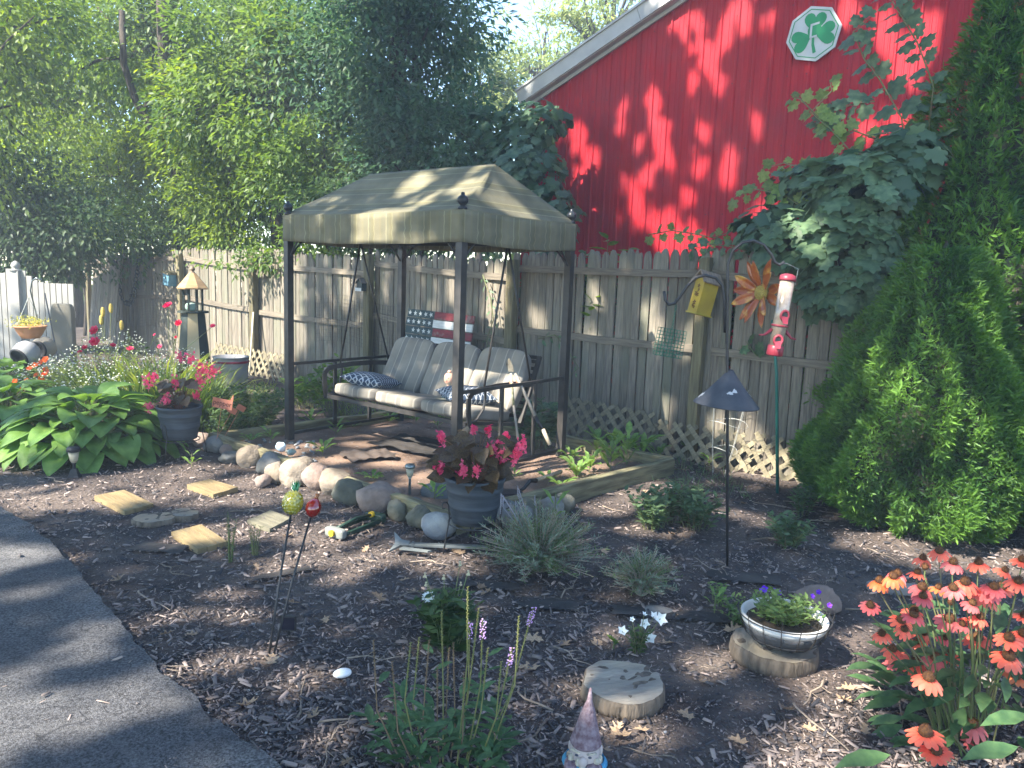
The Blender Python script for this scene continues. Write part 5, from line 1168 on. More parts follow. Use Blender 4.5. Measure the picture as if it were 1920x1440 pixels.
for k in range(nb):
    z = zt3-bhh*(k+.5); row = B(); cw_ = Lf*.42; off = (-.01 if k % 2 else .0)
    if k < 4:
        B().box((cw_/2+off, 0, z), (cw_, .022, bhh*.90)).build('blue_board', m_fb, fg)
        B().box((cw_+(Lf-cw_)/2+off, .0, z), (Lf-cw_-.002, .021, bhh*.88)).build('red_board' if k % 2 == 0 else 'white_board', m_fr if k % 2 == 0 else m_fw, fg)
        for j in range(5 if k != 2 else 4):
            st = []
            for i in range(10): r = (.030 if i % 2 == 0 else .0125); an = pi/2+2*pi*i/10+.1*j; st.append((r*cos(an), r*sin(an)))
            B().prism(st, .003, Matrix.Rotation(pi/2, 4, 'X')).build('star', m_fw, fg, loc=(.04+(j+(1 if k == 2 else 0))*cw_/5.1+off, -.0115, z))
    else: B().box((Lf/2, 0, z), (Lf, .022, bhh*.9)).build('red_board', m_fr, fg)
for x in (.15, Lf-.15): B().box((x, .025, zt3*.5-.15), (.07, .025, zt3+.3)).build('back_slat', m_wood, fg)
B().tube([(0, 0, 0)]+[(.03, -.03, .0)], .01, 4)

# white vinyl fence at far left
m_vin = mat('white_vinyl', (.36, .35, .32), (.30, .29, .26), rough=.5, scale=3)
YV = 10.6; wf = thing('white_vinyl_fence', 'white vinyl fence with scooped top and acorn-capped post at far left', 'fence', (P(35, 600, YV).x, YV, 0)); X0 = wf.location.x
pz = P(35, 508, YV).z
B().box((0, 0, pz/2), (.13, .13, pz)).build('post', m_vin, wf)
B().lathe([(.085, pz), (.085, pz+.015), (.04, pz+.03), (.055, pz+.05), (.06, pz+.075), (.045, pz+.11), (.015, pz+.135), (0, pz+.14)], 20).build('post_cap', m_vin, wf, smooth=True)
zl0, zr0 = P(0, 525, YV).z, P(120, 532, YV).z
for k in range(9):
    x = .10+k*.082; zz = zr0+.16*(1-min(1, k/4))**2; B().box((x, 0, zz/2+.02), (.070, .022, zz-.04)).build('slat', m_vin, wf)
for k in range(14):
    x = -.10-k*.082; f = k/13; zz = zl0+.02+.14*(1-min(1, k/4))**2; B().box((x, 0, zz/2+.02), (.070, .022, zz-.04)).build('slat', m_vin, wf)
for z in (.15, .85): B().box((.42, .03, z), (.72, .03, .09)).build('rail', m_vin, wf); B().box((-.62, .03, z), (1.12, .03, .09)).build('rail', m_vin, wf)
t = B().puff((0, 0, .0), (.30, .10, 1.0), p=8, n=8).build('beige_panel', mat('beige_panel', (.20, .18, .14), (.14, .13, .10), scale=3), loc=(P(118, 600, 10.3).x, 10.3, .52)); tag(t, 'upright beige board standing at the right end of the white fence', 'board')
# hanging basket on hook
hb0 = P(57, 620, 8.6); kb = 8.6/F
t = thing('hanging_basket', 'terracotta coloured hanging basket with yellow-green flowers at far left', 'hanging basket', hb0)
B().lathe([(.0, -.085), (.09, -.085), (.12, -.04), (.16, .04), (.168, .045), (.165, .06), (.15, .05), (.0, .03)], 28, wob=lambda a, i: 1+.01*sin(12*a)).build('basket', mat('terracotta_plastic', (.42, .19, .09), (.5, .24, .12), rough=.6, scale=9), t, smooth=True)
for k in range(3): a = 2*pi*k/3; B().tube([(.15*cos(a), .15*sin(a), .05), (0, 0, .38)], .0025, 4).build('hanger_wire', m_chrome, t)
n = 420; p_ = RNG.normal(size=(n, 3))*[.09, .09, .035]+[0, 0, .09]; leaves('foliage', LEAF4, p_, rdir(n, .6), rdir(n, 1), RNG.uniform(.02, .04, n), leafmat('basket_leaf', (.2, .22, .05), (.5, .48, .12), .35), t)
t = thing('plant_hanger_hook', 'tall pale metal hook holding the terracotta basket', 'shepherd hook', (P(57, 620, 8.7).x, 8.7, 0)); q = lambda px, py: P(px, py, 8.7)-t.location
B().tube([(-.0, .18, -.05), q(55, 600)+Vector((0, .15, 0)), q(57, 545), q(60, 527), q(68, 521), q(76, 525)], .008, 8).build('pole', m_chrome, t, smooth=True)
# pale urn-like pots on their side and hose reel
for i, (px, py, Y, s, lb, mt) in enumerate(((82, 652, 8.9, .27, 'large pale round pot lying behind the basket', mat('pale_pot', (.32, .28, .22), (.25, .22, .17), scale=3)), (50, 662, 8.4, .28, 'white round pot with a dark rim under the hanging basket', mat('white_pot', (.3, .3, .3), (.22, .22, .22), scale=3)))):
    c = P(px, py, Y); t = thing('round_pot', lb, 'pot', c, rot=(radians(100+20*i), radians(30), 0)); B().lathe([(0, -s*.45), (s*.25, -s*.42), (s*.46, -s*.2), (s*.5, 0), (s*.45, .22*s), (s*.38, .35*s), (s*.3, .34*s), (0, .1*s)], 28).build('pot', mt, t, smooth=True)
    B().lathe([(s*.38, .35*s), (s*.41, .36*s), (s*.41, .41*s), (s*.3, .42*s), (s*.29, .35*s)], 28).build('rim', m_blk, t, smooth=True)
t = thing('black_garden_stake', 'thin black stake leaning by the white fence', 'stake', G(118, 720)); B().tube([(0, 0, 0), P(84, 550, G(118, 720).y+.4)-t.location], .009, 6).build('rod', m_metal, t)
# ================================================================ VEGETATION
def ell(n, c, r, shell=.0, R=None):
    v = RNG.normal(size=(n, 3)); v = nrmz(v); rad = (RNG.random(n)**(1/3)) if not shell else 1-shell*RNG.random(n)**1.0
    nrm = nrmz(v/np.array(r)); p = v*rad[:, None]*np.array(r)
    if R is not None: Rm = np.array(R); p = p @ Rm.T; nrm = nrm @ Rm.T
    return p+np.array(c), nrm
def limb(bb, a, b, r0, r1, seg=6, wob=.12, n=7):
    a = Vector(a); b = Vector(b); L = (b-a).length; pts = []; rs = []
    sd = random.uniform(0, 90)
    for i in range(seg+1):
        t = i/seg; p = a.lerp(b, t)+Vector((noise.noise(Vector((t*2.2, sd, 0))), noise.noise(Vector((t*2.2, sd, 9))), .5*noise.noise(Vector((t*2.2, sd, 20)))))*wob*L*sin(pi*t*.8+.2)*(t > 0)
        pts.append(p); rs.append(r0+(r1-r0)*t)
    bb.tube(pts, rs, n); return pts
def tree(label, base, crown, rad, n, size, mt, nclump=40, trunk=.16, group=None, cr=.42, tpl=LEAFM, cat='tree', limbs=14, shell=.75, name='tree', flat=.0, tips=True):
    base = Vector(base); crown = Vector(crown)
    t = thing(name, label, cat, base, group=group)
    bb = B(); c = crown-base; top = c+Vector((0, 0, rad[2]*.5))
    fork = Vector((c.x*.6, c.y*.6, max(.3, c.z-rad[2]*.6)))
    limb(bb, (0, 0, -.2), fork, trunk, trunk*.7, 8, .05, 10); limb(bb, fork, top, trunk*.7, trunk*.2, 6, .08, 8)
    cl, cn = ell(nclump, c, [q*.86 for q in rad], shell); cl = cl+RNG.normal(size=cl.shape)*np.array(rad)*.16
    for k in range(min(limbs, nclump)):
        s_ = fork.lerp(top, random.uniform(0, .6)); limb(bb, s_, cl[k], trunk*.32, trunk*.06, 5, .15, 5)
    bb.build('trunk', m_bark, t, smooth=True)
    idx = RNG.integers(0, nclump, n); sz = (np.array(rad)*cr)*RNG.uniform(.35, 1.45, (nclump, 1))*RNG.uniform(.7, 1.3, (nclump, 3))*np.array([1.1, 1.1, .75])
    off = RNG.normal(size=(n, 3)); off = nrmz(off)*(RNG.random((n, 1))**.5)*(1+.5*(RNG.random((n, 1)) > .88)*RNG.random((n, 1)))
    p = cl[idx]+off*sz[idx]
    d = nrmz(off*.8+cn[idx]*.5+RNG.normal(size=(n, 3))*.5+np.array([0, 0, -.45])); nr = nrmz(np.array([0, 0, 1.0])+off*.5+RNG.normal(size=(n, 3))*.38)
    cv = RNG.uniform(-.22, .22, nclump)
    leaves('crown', tpl, p, d, nr, RNG.uniform(.7, 1.25, n)*size, mt, t, rnd=np.clip(.5+cv[idx]+RNG.normal(0, .2, n), 0, 1))
    return t
WR = lambda px, Y: px*Y/F
def bt(px, py, Y, rx, ry, rz, **k):           # tree whose crown centre appears at px,py at distance Y; radii in metres
    c = P(px, py, Y); bx = k.pop('bx', 0); return tree(k.pop('label'), (c.x+bx, Y, 0), c, (rx, ry, rz), **k)
GRP = 'trees behind the wooden fence'
bt(120, 130, 18.2, 3.1, 2.0, 3.1, label='sunlit yellow-green tree at the upper left behind the fence', n=24000, size=.15, mt=g_yel, nclump=70, trunk=.2, group=GRP)
bt(330, 60, 15.4, 2.3, 1.8, 2.5, label='tall tree with a dark ivy-covered trunk left of centre', n=17000, size=.13, mt=g_mid, nclump=60, trunk=.26, group=GRP, bx=.05)
bt(520, 150, 13.0, 1.7, 1.5, 2.2, label='green tree with long feathery sprays above the left end of the canopy', n=15000, size=.13, mt=g_mid, nclump=50, trunk=.15, group=GRP)
bt(745, 110, 12.2, 1.55, 1.3, 2.1, label='dark bluish maple rising behind the canopy', n=19000, size=.13, mt=g_blue, nclump=60, trunk=.18, group=GRP)
bt(225, 330, 15.6, 2.2, 1.0, 1.45, label='bushy green undergrowth behind the left fence posts', n=12000, size=.11, mt=g_yel, nclump=50, trunk=.07, group=GRP, cat='shrub', name='shrub')
bt(60, 420, 13.0, 1.9, 1.2, 1.15, label='dark leafy thicket behind the white vinyl fence', n=13000, size=.11, mt=g_dark, nclump=50, trunk=.07, group=GRP, cat='shrub', name='shrub')
bt(430, 370, 13.0, 1.2, .7, 1.1, label='shrub with bright leaves spilling over the fence left of the canopy', n=8000, size=.10, mt=g_yel, nclump=40, trunk=.06, group=GRP, cat='shrub', name='shrub')
bt(610, 330, 11.8, 1.2, .8, 1.15, label='green thicket directly behind the left half of the canopy', n=10000, size=.10, mt=g_mid, nclump=45, trunk=.07, group=GRP, cat='shrub', name='shrub')
bt(800, 330, 11.2, 1.1, .7, 1.1, label='dark thicket directly behind the right half of the canopy', n=10000, size=.11, mt=g_blue, nclump=45, trunk=.07, group=GRP, cat='shrub', name='shrub')
bt(560, 490, 11.3, 1.3, .35, .30, label='low leafy growth drooping over the fence top behind the left swing post', n=3000, size=.09, mt=g_mid, nclump=50, trunk=.03, group=GRP, cat='shrub', name='shrub', limbs=6)
bt(905, 165, 20.0, 1.7, 1.6, 1.8, label='pale distant tree between the maple and the barn roof', n=5200, size=.15, mt=g_far, nclump=46, trunk=.12, group='pale trees beyond the barn', cr=.33)
bt(1150, 60, 21.0, 3.0, 2.0, 2.1, label='pale thin-leaved tree with bare branches above the barn roof', n=6500, size=.15, mt=g_far, nclump=60, trunk=.2, group='pale trees beyond the barn', cr=.26, limbs=50)
bt(1020, 130, 25.0, 2.4, 1.8, 2.2, label='faint far tree showing sky between its leaves', n=3000, size=.18, mt=g_far, nclump=60, trunk=.16, group='pale trees beyond the barn', cr=.24, limbs=40)
bt(640, -60, 19.0, 2.6, 2.0, 2.6, label='tall tree crown cut off by the top edge behind the maple', n=11000, size=.16, mt=g_mid, nclump=60, trunk=.2, group='pale trees beyond the barn', cr=.34)
bt(-60, 60, 12.8, 2.0, 1.6, 2.8, label='leafy tree cut off by the upper left corner', n=12000, size=.125, mt=g_yel, nclump=60, trunk=.16, group=GRP)
bt(150, 420, 16.2, 2.0, .6, 1.0, label='low brush just over the far left pickets', n=8000, size=.10, mt=g_mid, nclump=60, trunk=.04, group=GRP, cat='shrub', name='shrub')
bt(340, 420, 13.8, 1.5, .5, .8, label='low brush over the pickets at the bare trunk', n=7000, size=.10, mt=g_mid, nclump=50, trunk=.04, group=GRP, cat='shrub', name='shrub')
bt(700, 400, 11.0, 1.3, .5, .6, label='low shaded brush over the fence under the canopy', n=7000, size=.10, mt=g_dark, nclump=50, trunk=.04, group=GRP, cat='shrub', name='shrub')
bt(420, 240, 13.8, 1.2, .9, 1.2, label='mid-height bright spray of leaves left of the canopy ridge', n=9000, size=.14, mt=g_yel, nclump=60, trunk=.07, group=GRP)
n = 15000; x = RNG.uniform(-.6, 5.5, n); off_ = RNG.uniform(.25, 1.9, n); z = RNG.uniform(0, 1.72, n)*(.75+.25*RNG.random(n)); y = FB-.8*x+off_
o = leaves('brush_behind_fence', LEAF4, np.stack([x, y, z], 1), rdir(n, .2), rdir(n, .9), RNG.uniform(.08, .14, n), g_dark); tag(o, 'dark undergrowth filling the strip between the fence and the red barn', 'undergrowth')
# distant belt
n = 26000; x = RNG.uniform(-24, 3.5, n); z = RNG.uniform(.0, 9.2, n)*(.55+.45*np.array([noise.noise(Vector((q*.25, 1, 1)))*.9+.6 for q in x]))*np.clip(1-(x+4.5)*.13, .45, 1); y = 23-.35*x*0+RNG.normal(0, .9, n)
o = leaves('distant_woods', LEAF4, np.stack([x, y, z], 1), rdir(n, -.4), rdir(n, .9), RNG.uniform(.2, .34, n), g_mid); tag(o, 'dense green woodland filling the gaps far behind the fence', 'woodland')
# leaning trunk with limb seen against the leaves
t = thing('bare_trunk', 'dark leaning trunk with a forked limb rising above the left fence', 'tree', OF(338, 470, FB+.9)); b0 = t.location.copy(); q = lambda px, py, Y: P(px, py, Y)-b0
bb = B(); Yt = 13.9
bb.tube([(0, 0, -b0.z), q(336, 440, Yt), q(335, 380, Yt), q(330, 320, Yt), q(318, 285, Yt)], [.15, .13, .12, .11, .10], 10); bb.tube([q(322, 300, Yt), q(322, 250, Yt), q(310, 180, Yt), q(306, 90, Yt), q(300, -60, Yt)], [.12, .11, .11, .10, .08], 10)
bb.tube([q(318, 290, Yt), q(285, 240, Yt), q(255, 190, Yt), q(232, 120, Yt), q(228, 20, Yt)], [.09, .07, .065, .06, .05], 8); bb.tube([q(325, 290, Yt), q(370, 240, Yt), q(420, 215, Yt)], [.05, .035, .015], 6)
bb.build('trunk', m_bark, t, smooth=True)

# vine shells of overlapping large leaves
vine_me = []
def lobmesh(name, mt, tplx=LOBED):
    bb = B().add([tuple(v) for v in tplx[0]], [tuple(f) for f in tplx[1]]); return bb.mesh(name, mt, True)
m_grape = lmat1('grape_leaf', (.060, .115, .060), (.135, .205, .105), .34, .5, scale=3); m_mapl = lmat1('maple_leaf', (.038, .078, .048), (.085, .135, .075), .3, .5, scale=3)
m_hyd = lmat1('hydrangea_leaf', (.06, .12, .025), (.14, .22, .04), .35, .5, scale=4)
me_grape = lobmesh('leaf', m_grape); me_mapl = lobmesh('leaf', m_mapl)
def shellvine(label, blobs, n, nobj, size, me, mt, tpl=LOBED, name='grape_vine', cat='vine', group=None, hang=.9):
    c0_ = Vector(blobs[0][0]); t = thing(name, label, cat, (c0_.x, c0_.y, 0), group=group); base = np.array([c0_.x, c0_.y, 0])
    pos = []; nor = []; tot = sum(b[1]*b[3] for b in blobs)
    R = Matrix((TX, TN, Vector((0, 0, 1)))).transposed()
    for (c, a, b_, h) in blobs:
        k = int(n*a*h/tot); p, nn = ell(k, c, (a, b_, h), .45, R); pos.append(p); nor.append(nn)
    pos = np.concatenate(pos); nor = np.concatenate(nor)
    ok = np.ones(len(pos), bool)
    for (c, a, b_, h) in blobs:
        l = (pos-np.array(c)) @ np.array(R); ok &= ((l/np.array([a, b_, h]))**2).sum(1) > .36
    pos, nor = pos[ok], nor[ok]
    d = nrmz(nor*.55+np.array([0, 0, -hang])+RNG.normal(size=pos.shape)*.33+np.array(TN)*.25); nr = nrmz(nor+np.array([0, 0, .55])+np.array(TN)*.2+RNG.normal(size=pos.shape)*.25)
    # the leaves nearest the garden side become single objects
    key = (pos @ np.array(TN)); order = np.argsort(-key); ob, rest = order[:nobj], order[nobj:]
    for i in ob:
        s = size*random.uniform(.42, 1.4); link('leaf', me, t, loc=Vector(pos[i]-base), rot=look(d[i], nr[i]), scale=s)
    if len(rest): leaves('inner_leaves', tpl, pos[rest]-base, d[rest], nr[rest], RNG.uniform(.6, 1.2, len(rest))*size, mt, t)
    bb = B()
    for (c, a, b_, h) in blobs:
        for k in range(4): limb(bb, Vector(c)-Vector((c0_.x, c0_.y, 0))+Vector((random.uniform(-.1, .1), 0, -h*.5)), Vector(c)-Vector((c0_.x, c0_.y, 0))+R @ Vector((random.uniform(-.8, .8)*a, random.uniform(-.5, .5)*b_, random.uniform(-.2, .8)*h)), .014, .005, 5, .2, 5)
    bb.build('stems', m_bark, t, smooth=True); return t
def blob(px, py, off, wpx, hpx, th): q = OF(px, py, FB-off*1.28); k = q.y/F; return (tuple(q), wpx*k/.88, th, hpx*k)
shellvine('big-leaved grape vine heaped over the fence between the barn and the arborvitae', [blob(1610, 370, .1, 95, 90, .32), blob(1520, 440, .12, 100, 70, .30), blob(1600, 480, .28, 75, 90, .22), blob(1455, 420, .0, 70, 38, .22), blob(1690, 300, -.1, 70, 60, .3), blob(1545, 335, -.1, 85, 45, .28), blob(1560, 545, .32, 50, 42, .14)], 1500, 300, .150, me_grape, g_vine)
shellvine('dark leafy vine climbing the left corner of the barn', [(tuple(OF(975, 330, BB-1.6)), .75, .4, .62), (tuple(OF(1015, 400, BB-1.7)), .6, .4, .42), (tuple(OF(885, 380, BB-1.6)), .7, .4, .6), (tuple(OF(985, 240, BB-1.3)), .6, .3, .42), (tuple(OF(1035, 225, BB-1.0)), .3, .2, .22), (tuple(OF(900, 260, BB-1.3)), .6, .3, .5), (tuple(OF(1035, 440, BB-2.0)), .4, .25, .25)], 1700, 300, .15, me_mapl, g_blue, name='barn_vine')
def strand(label, pts, off, nl, size, me, name='vine_tendril', grp='vine shoots along the fence and barn', plane=FB, spread=.5, updn=-.5):
    w = [OF(x, y, plane-off) for x, y in pts]; t = thing(name, label, 'vine', w[0], group=grp); L = [q-w[0] for q in w]
    B().tube(L, [.006]*(len(L)-1)+[.002], 5).build('stem', m_stemg, t, smooth=True)
    for k in range(nl):
        f = (k+random.random()*.5)/nl*(len(L)-1); i = min(int(f), len(L)-2); p = L[i].lerp(L[i+1], f-i); dd = (L[i+1]-L[i]).normalized(); s_ = 1 if k % 2 else -1
        sd = Vector((-dd.z*TX.x, -dd.z*TX.y, dd.dot(TX)))*s_
        dv = sd*.8+dd*.5+Vector((random.uniform(-.4, .4), random.uniform(-.4, .4), updn))*.6
        link('leaf', me, t, loc=p+dv*.02, rot=look(dv, Vector(TN)*.8+Vector((random.uniform(-.4, .4), random.uniform(-.4, .4), .8))), scale=size*random.uniform(.65, 1.2)*(1-.35*f/len(L)))
m_stemg = mat('green_stem', (.10, .15, .05), (.16, .14, .07), rough=.6)
m_lime = lmat1('lime_leaf', (.12, .19, .05), (.20, .28, .08), .4, .5, scale=4); me_lime = lobmesh('leaf', m_lime); me_oval = lobmesh('leaf', m_lime, LEAF); me_oval_d = lobmesh('leaf', m_grape, LEAF)
S_ = [('long shoot reaching left across the barn at mid height right of centre', [(1640, 260), (1590, 240), (1540, 225), (1500, 185), (1482, 182)], 0, 12, .13),
      ('leafy shoot arching over the barn just below the octagonal sign', [(1600, 290), (1560, 245), (1520, 210), (1560, 170), (1555, 150)], .1, 11, .12),
      ('branch of big leaves crossing the barn right of the octagonal sign', [(1700, 300), (1690, 220), (1650, 150), (1620, 110), (1600, 60), (1640, 25)], -.2, 20, .17),
      ('upper right branch of dark leaves against the barn next to the arborvitae top', [(1740, 260), (1750, 160), (1720, 80), (1690, 30), (1660, -20)], -.3, 22, .17),
      ('low shoot spreading left over the barn siding above the hook', [(1520, 400), (1470, 365), (1420, 355), (1372, 372)], .1, 12, .13),
      ('slender shoot reaching left below the branch with lime leaves', [(1560, 330), (1520, 320), (1470, 305), (1430, 318)], .05, 10, .12),
      ('leafy spray hanging in front of the barn between sign and vine mound', [(1640, 190), (1600, 195), (1560, 210), (1530, 235), (1600, 262)], -.1, 14, .14),
      ('thin creeper running along the picket tops right of the swing', [(1215, 440), (1260, 432), (1300, 438), (1340, 446), (1380, 430)], .02, 14, .09),
      ('creeper with curled leaves on the pickets above the yellow birdhouse', [(1400, 470), (1370, 462), (1330, 458), (1290, 470)], .04, 12, .10),
      ('wandering vine trailing down beside the mossy fence post inside the swing frame', [(905, 515), (920, 560), (925, 600), (912, 640), (925, 690)], .15, 22, .08),
      ('small vine sprig on the fence right of the right swing post', [(1010, 635), (1040, 628), (1060, 650), (1085, 690), (1050, 720)], .1, 12, .08),
      ('lone broad leaf pair on the rail right of the hook pole', [(1420, 668), (1405, 650), (1398, 640)], .1, 3, .13)]
for i, (lb, pts, off, nl, sz) in enumerate(S_): strand(lb, pts, off, nl, sz, me_grape if i in (2, 3, 8, 11) else (me_oval_d if i in (9, 10) else me_lime if i in (0, 1, 4, 5, 7) else me_grape))
# bush in front of the barn right of the canopy
def stemplant(name, label, cat, c, ns, h, spread, per, ls, mt, tpl=LEAF, lean=.0, group=None, ljit=.4, lo=.1, stem_r=.004, hv=.25, upl=.4, droop=.0, stemmat=None, nobj=None, me=None, zoff=0, tipd=None):
    c = Vector(c); t = thing(name, label, cat, c, group=group); bb = B(); PP = []; DD = []; tips = []
    for k in range(ns):
        a = random.uniform(0, 2*pi); r = spread*sqrt(random.random()); hh = h*random.uniform(1-hv, 1+hv*.3)*(1-.25*(r/max(spread, .01))**2)
        b0 = Vector((r*.35*cos(a), r*.35*sin(a), -.02)); tp = Vector((r*cos(a)+random.uniform(-.1, .1)*spread, r*sin(a)+random.uniform(-.1, .1)*spread, hh)); md = b0.lerp(tp, .5)+Vector((-.1*r*cos(a), -.1*r*sin(a), .08*hh))
        tp.z -= droop*r; pts = [b0, md, tp]; bb.tube(pts, [stem_r, stem_r*.8, stem_r*.4], 5, cap=False); tips.append(tp)
        for j in range(per):
            f = lo+(1-lo)*(j+random.random()*.6)/per; p = b0.lerp(md, f*2) if f < .5 else md.lerp(tp, f*2-1); an = j*2.4+a; dd = Vector((cos(an), sin(an), upl+random.uniform(-ljit, ljit))); PP.append(p); DD.append(dd)
    bb.build('stems', stemmat or m_stemg, t, smooth=True); n = len(PP); PP = np.array(PP); DD = np.array(DD)
    nr = nrmz(np.array([0, 0, 1.])+RNG.normal(size=(n, 3))*.35-DD*.2)
    if me is None: leaves('foliage', tpl, PP, DD, nr, RNG.uniform(.6, 1.2, n)*ls, mt, t)
    else:
        for i in range(n): link('leaf', me, t, loc=Vector(PP[i]), rot=look(DD[i], nr[i]), scale=ls*random.uniform(.6, 1.2))
    return t, tips
me_hyd = lobmesh('leaf', m_hyd, LEAF)
q = OF(1150, 480, FB+.5); stemplant('young_bush', 'young bush with upright leaves over the fence against the red barn', 'shrub', (q.x, q.y, 0), 9, q.z+.38, .42, 14, .17, None, me=me_hyd, lo=.72, stem_r=.008)
q = OF(1095, 470, FB+.4); stemplant('young_bush', 'low pale-leaved bush behind the fence at the right corner of the canopy', 'shrub', (q.x, q.y, 0), 7, q.z+.18, .25, 12, .15, None, me=me_grape, lo=.75, stem_r=.008)
q = OF(1310, 480, FB+.4); stemplant('young_bush', 'thin sprigs behind the fence top left of the hook arch', 'shrub', (q.x, q.y, 0), 8, q.z+.22, .35, 8, .10, None, me=me_grape, lo=.75, stem_r=.006)
# shrubs by the swing
for (px, py, Y, w_, h, ns, per, ls, lb, mm) in ((632, 735, 8.3, .38, .66, 22, 12, .13, 'sunlit hydrangea-like shrub behind the left end of the swing', me_hyd), (575, 720, 8.7, .30, .42, 14, 10, .12, 'smaller shrub against the fence left of the hydrangea', me_hyd), (1010, 775, 7.0, .30, .55, 14, 11, .11, 'dark green shrub behind the right end of the swing seat', me_grape)):
    g = G(px, py+40); stemplant('garden_shrub', lb, 'shrub', (P(px, py, Y).x, Y, 0), ns, h, w_, per, ls, None, me=mm, lo=.3, group='leafy shrubs along the fence')
g_wd = leafmat('weed_leaf', (.10, .17, .035), (.22, .32, .06), .4)
g_dk = leafmat('dark_shrub_leaf', (.035, .07, .025), (.08, .13, .04), .3)
stemplant('dark_bush', 'fine-leaved dark green bush in front of the metal bucket', 'shrub', (P(465, 780, 7.5).x, 7.5, 0), 70, .44, .56, 34, .06, g_dk, lo=.1, stem_r=.003)
stemplant('dark_bush', 'small dark bush between the begonia pot and the left bed corner', 'shrub', (P(420, 790, 6.9).x, 6.95, 0), 34, .32, .28, 26, .055, g_dk, lo=.1, stem_r=.003)

# ---- hostas
def hostaleaf():
    bb = B(); K = 8; vs = []
    for i in range(K+1):
        v = i/K; w_ = .36*(sin(pi*min(1, v*.93+.02))**.75)*(1-.35*v)*1.25 if 0 < i < K else .015
        for s_ in (-1, -.75, -.5, -.25, 0, .25, .5, .75, 1):
            z = .16*abs(s_)*w_*2.0+.06*sin(v*pi*.9)-.42*v*v+.010*cos(s_*14)*(1-v)+.015*sin(v*11+s_*3)
            vs.append((s_*w_, v, z))
    fs = [(i*9+j, i*9+j+1, (i+1)*9+j+1, (i+1)*9+j) for i in range(K) for j in range(8)]
    return bb.add(vs, fs)
m_host = mat('hosta_leaf', (.085, .175, .035), (.15, .26, .06), scale=3.2, trans=.28, rough=.42, objvar=.22, bump=.35, bscale=9, bstretch=(30, 1.2, 1)); me_host = hostaleaf().mesh('leaf', m_host, True)
def hosta(label, c, R, n, ls, hh):
    t = thing('hosta', label, 'hosta plant', c, group='large green hostas'); bb = B()
    for k in range(n):
        a = k*2.39996; f = sqrt((k+.5)/n); r = R*f*.62; el = (1-f)*.95+.12; z = hh*(1-f*f*.80)+random.uniform(-.03, .03)
        p = Vector((r*cos(a), r*sin(a), max(.03, z))); dv = Vector((cos(a+random.uniform(-.3, .3)), sin(a+random.uniform(-.3, .3)), el-.28))
        link('leaf', me_host, t, loc=p, rot=look(dv, (random.uniform(-.2, .2), random.uniform(-.2, .2), 1)), scale=ls*random.uniform(.7, 1.2)); bb.tube([(.02*cos(a), .02*sin(a), 0), (r*.45*cos(a), r*.45*sin(a), z*.85), p], .005, 4, cap=False)
    bb.build('stalks', m_stemg, t); return t
g = G(120, 868); hosta('big sunlit hosta spreading over the mulch at the left', (g.x-.02, 6.35, 0), .90, 125, .27, .44)
g = P(0, 780, 6.6); hosta('second hosta mound cut off by the left picture edge', (g.x-.12, 6.9, 0), .75, 70, .26, .42)
hosta('smaller bright hosta farther back at the left edge', (P(25, 700, 8.3).x, 8.2, 0), .55, 60, .22, .45)

# ---- grassy daylily bed, white dotted bed, roses, orange flowers
g_blade = leafmat('daylily_blade', (.14, .20, .035), (.34, .38, .08), .4); g_bd = leafmat('green_blade', (.05, .10, .02), (.12, .18, .04), .3)
def clump(label, c, n, L, spread, mt, name='daylily', cat='plant', group='strappy clumps in the sunny bed', wid=.55, flat=.5):
    t = thing(name, label, cat, c, group=group); a = RNG.uniform(0, 2*pi, n); r = spread*np.sqrt(RNG.random(n)); p = np.stack([r*np.cos(a), r*np.sin(a), np.zeros(n)], 1)
    o_ = nrmz(p+RNG.normal(size=(n, 3))*.04); d = nrmz(o_*flat*np.array([1, 1, 0])+np.array([0, 0, 1])+RNG.normal(size=(n, 3))*.18); leaves('foliage', BLADE, p, d, -o_+np.array([0, 0, .2]), RNG.uniform(.55, 1.1, n)*L, mt, t, wid=wid); return t
for (px, Y, n, L, sp_, mt, lb) in ((300, 7.6, 260, .78, .32, g_blade, 'bright yellow-green daylily clump in the middle of the sunny bed'), (245, 7.2, 230, .66, .30, g_bd, 'darker arching daylily clump in front of the bright one'), (345, 7.3, 200, .62, .24, g_bd, 'grassy clump left of the begonia in its pot'), (205, 8.0, 170, .70, .34, g_blade, 'sunlit strappy clump behind the hosta'), (380, 8.4, 120, .6, .22, g_blade, 'thin bright clump at the foot of the lighthouse')):
    clump(lb, (P(px, 700, Y).x, Y, 0), n, L, sp_, mt)
m_wfl = mat('tiny_white_flower', (.75, .74, .6), rough=.7); m_yfl = mat('tiny_cream_flower', (.7, .68, .4), rough=.7)
def dots(parent, tips, r, mt, name='blossoms', per=3, sp=.03):
    bb = B()
    for tp in tips:
        for k in range(per): bb.puff(Vector(tp)+Vector((random.gauss(0, sp), random.gauss(0, sp), random.gauss(0, sp*.6)+.005)), (r*2, r*2, r*1.4), p=2, n=2)
    return bb.build(name, mt, parent, stuff=True)
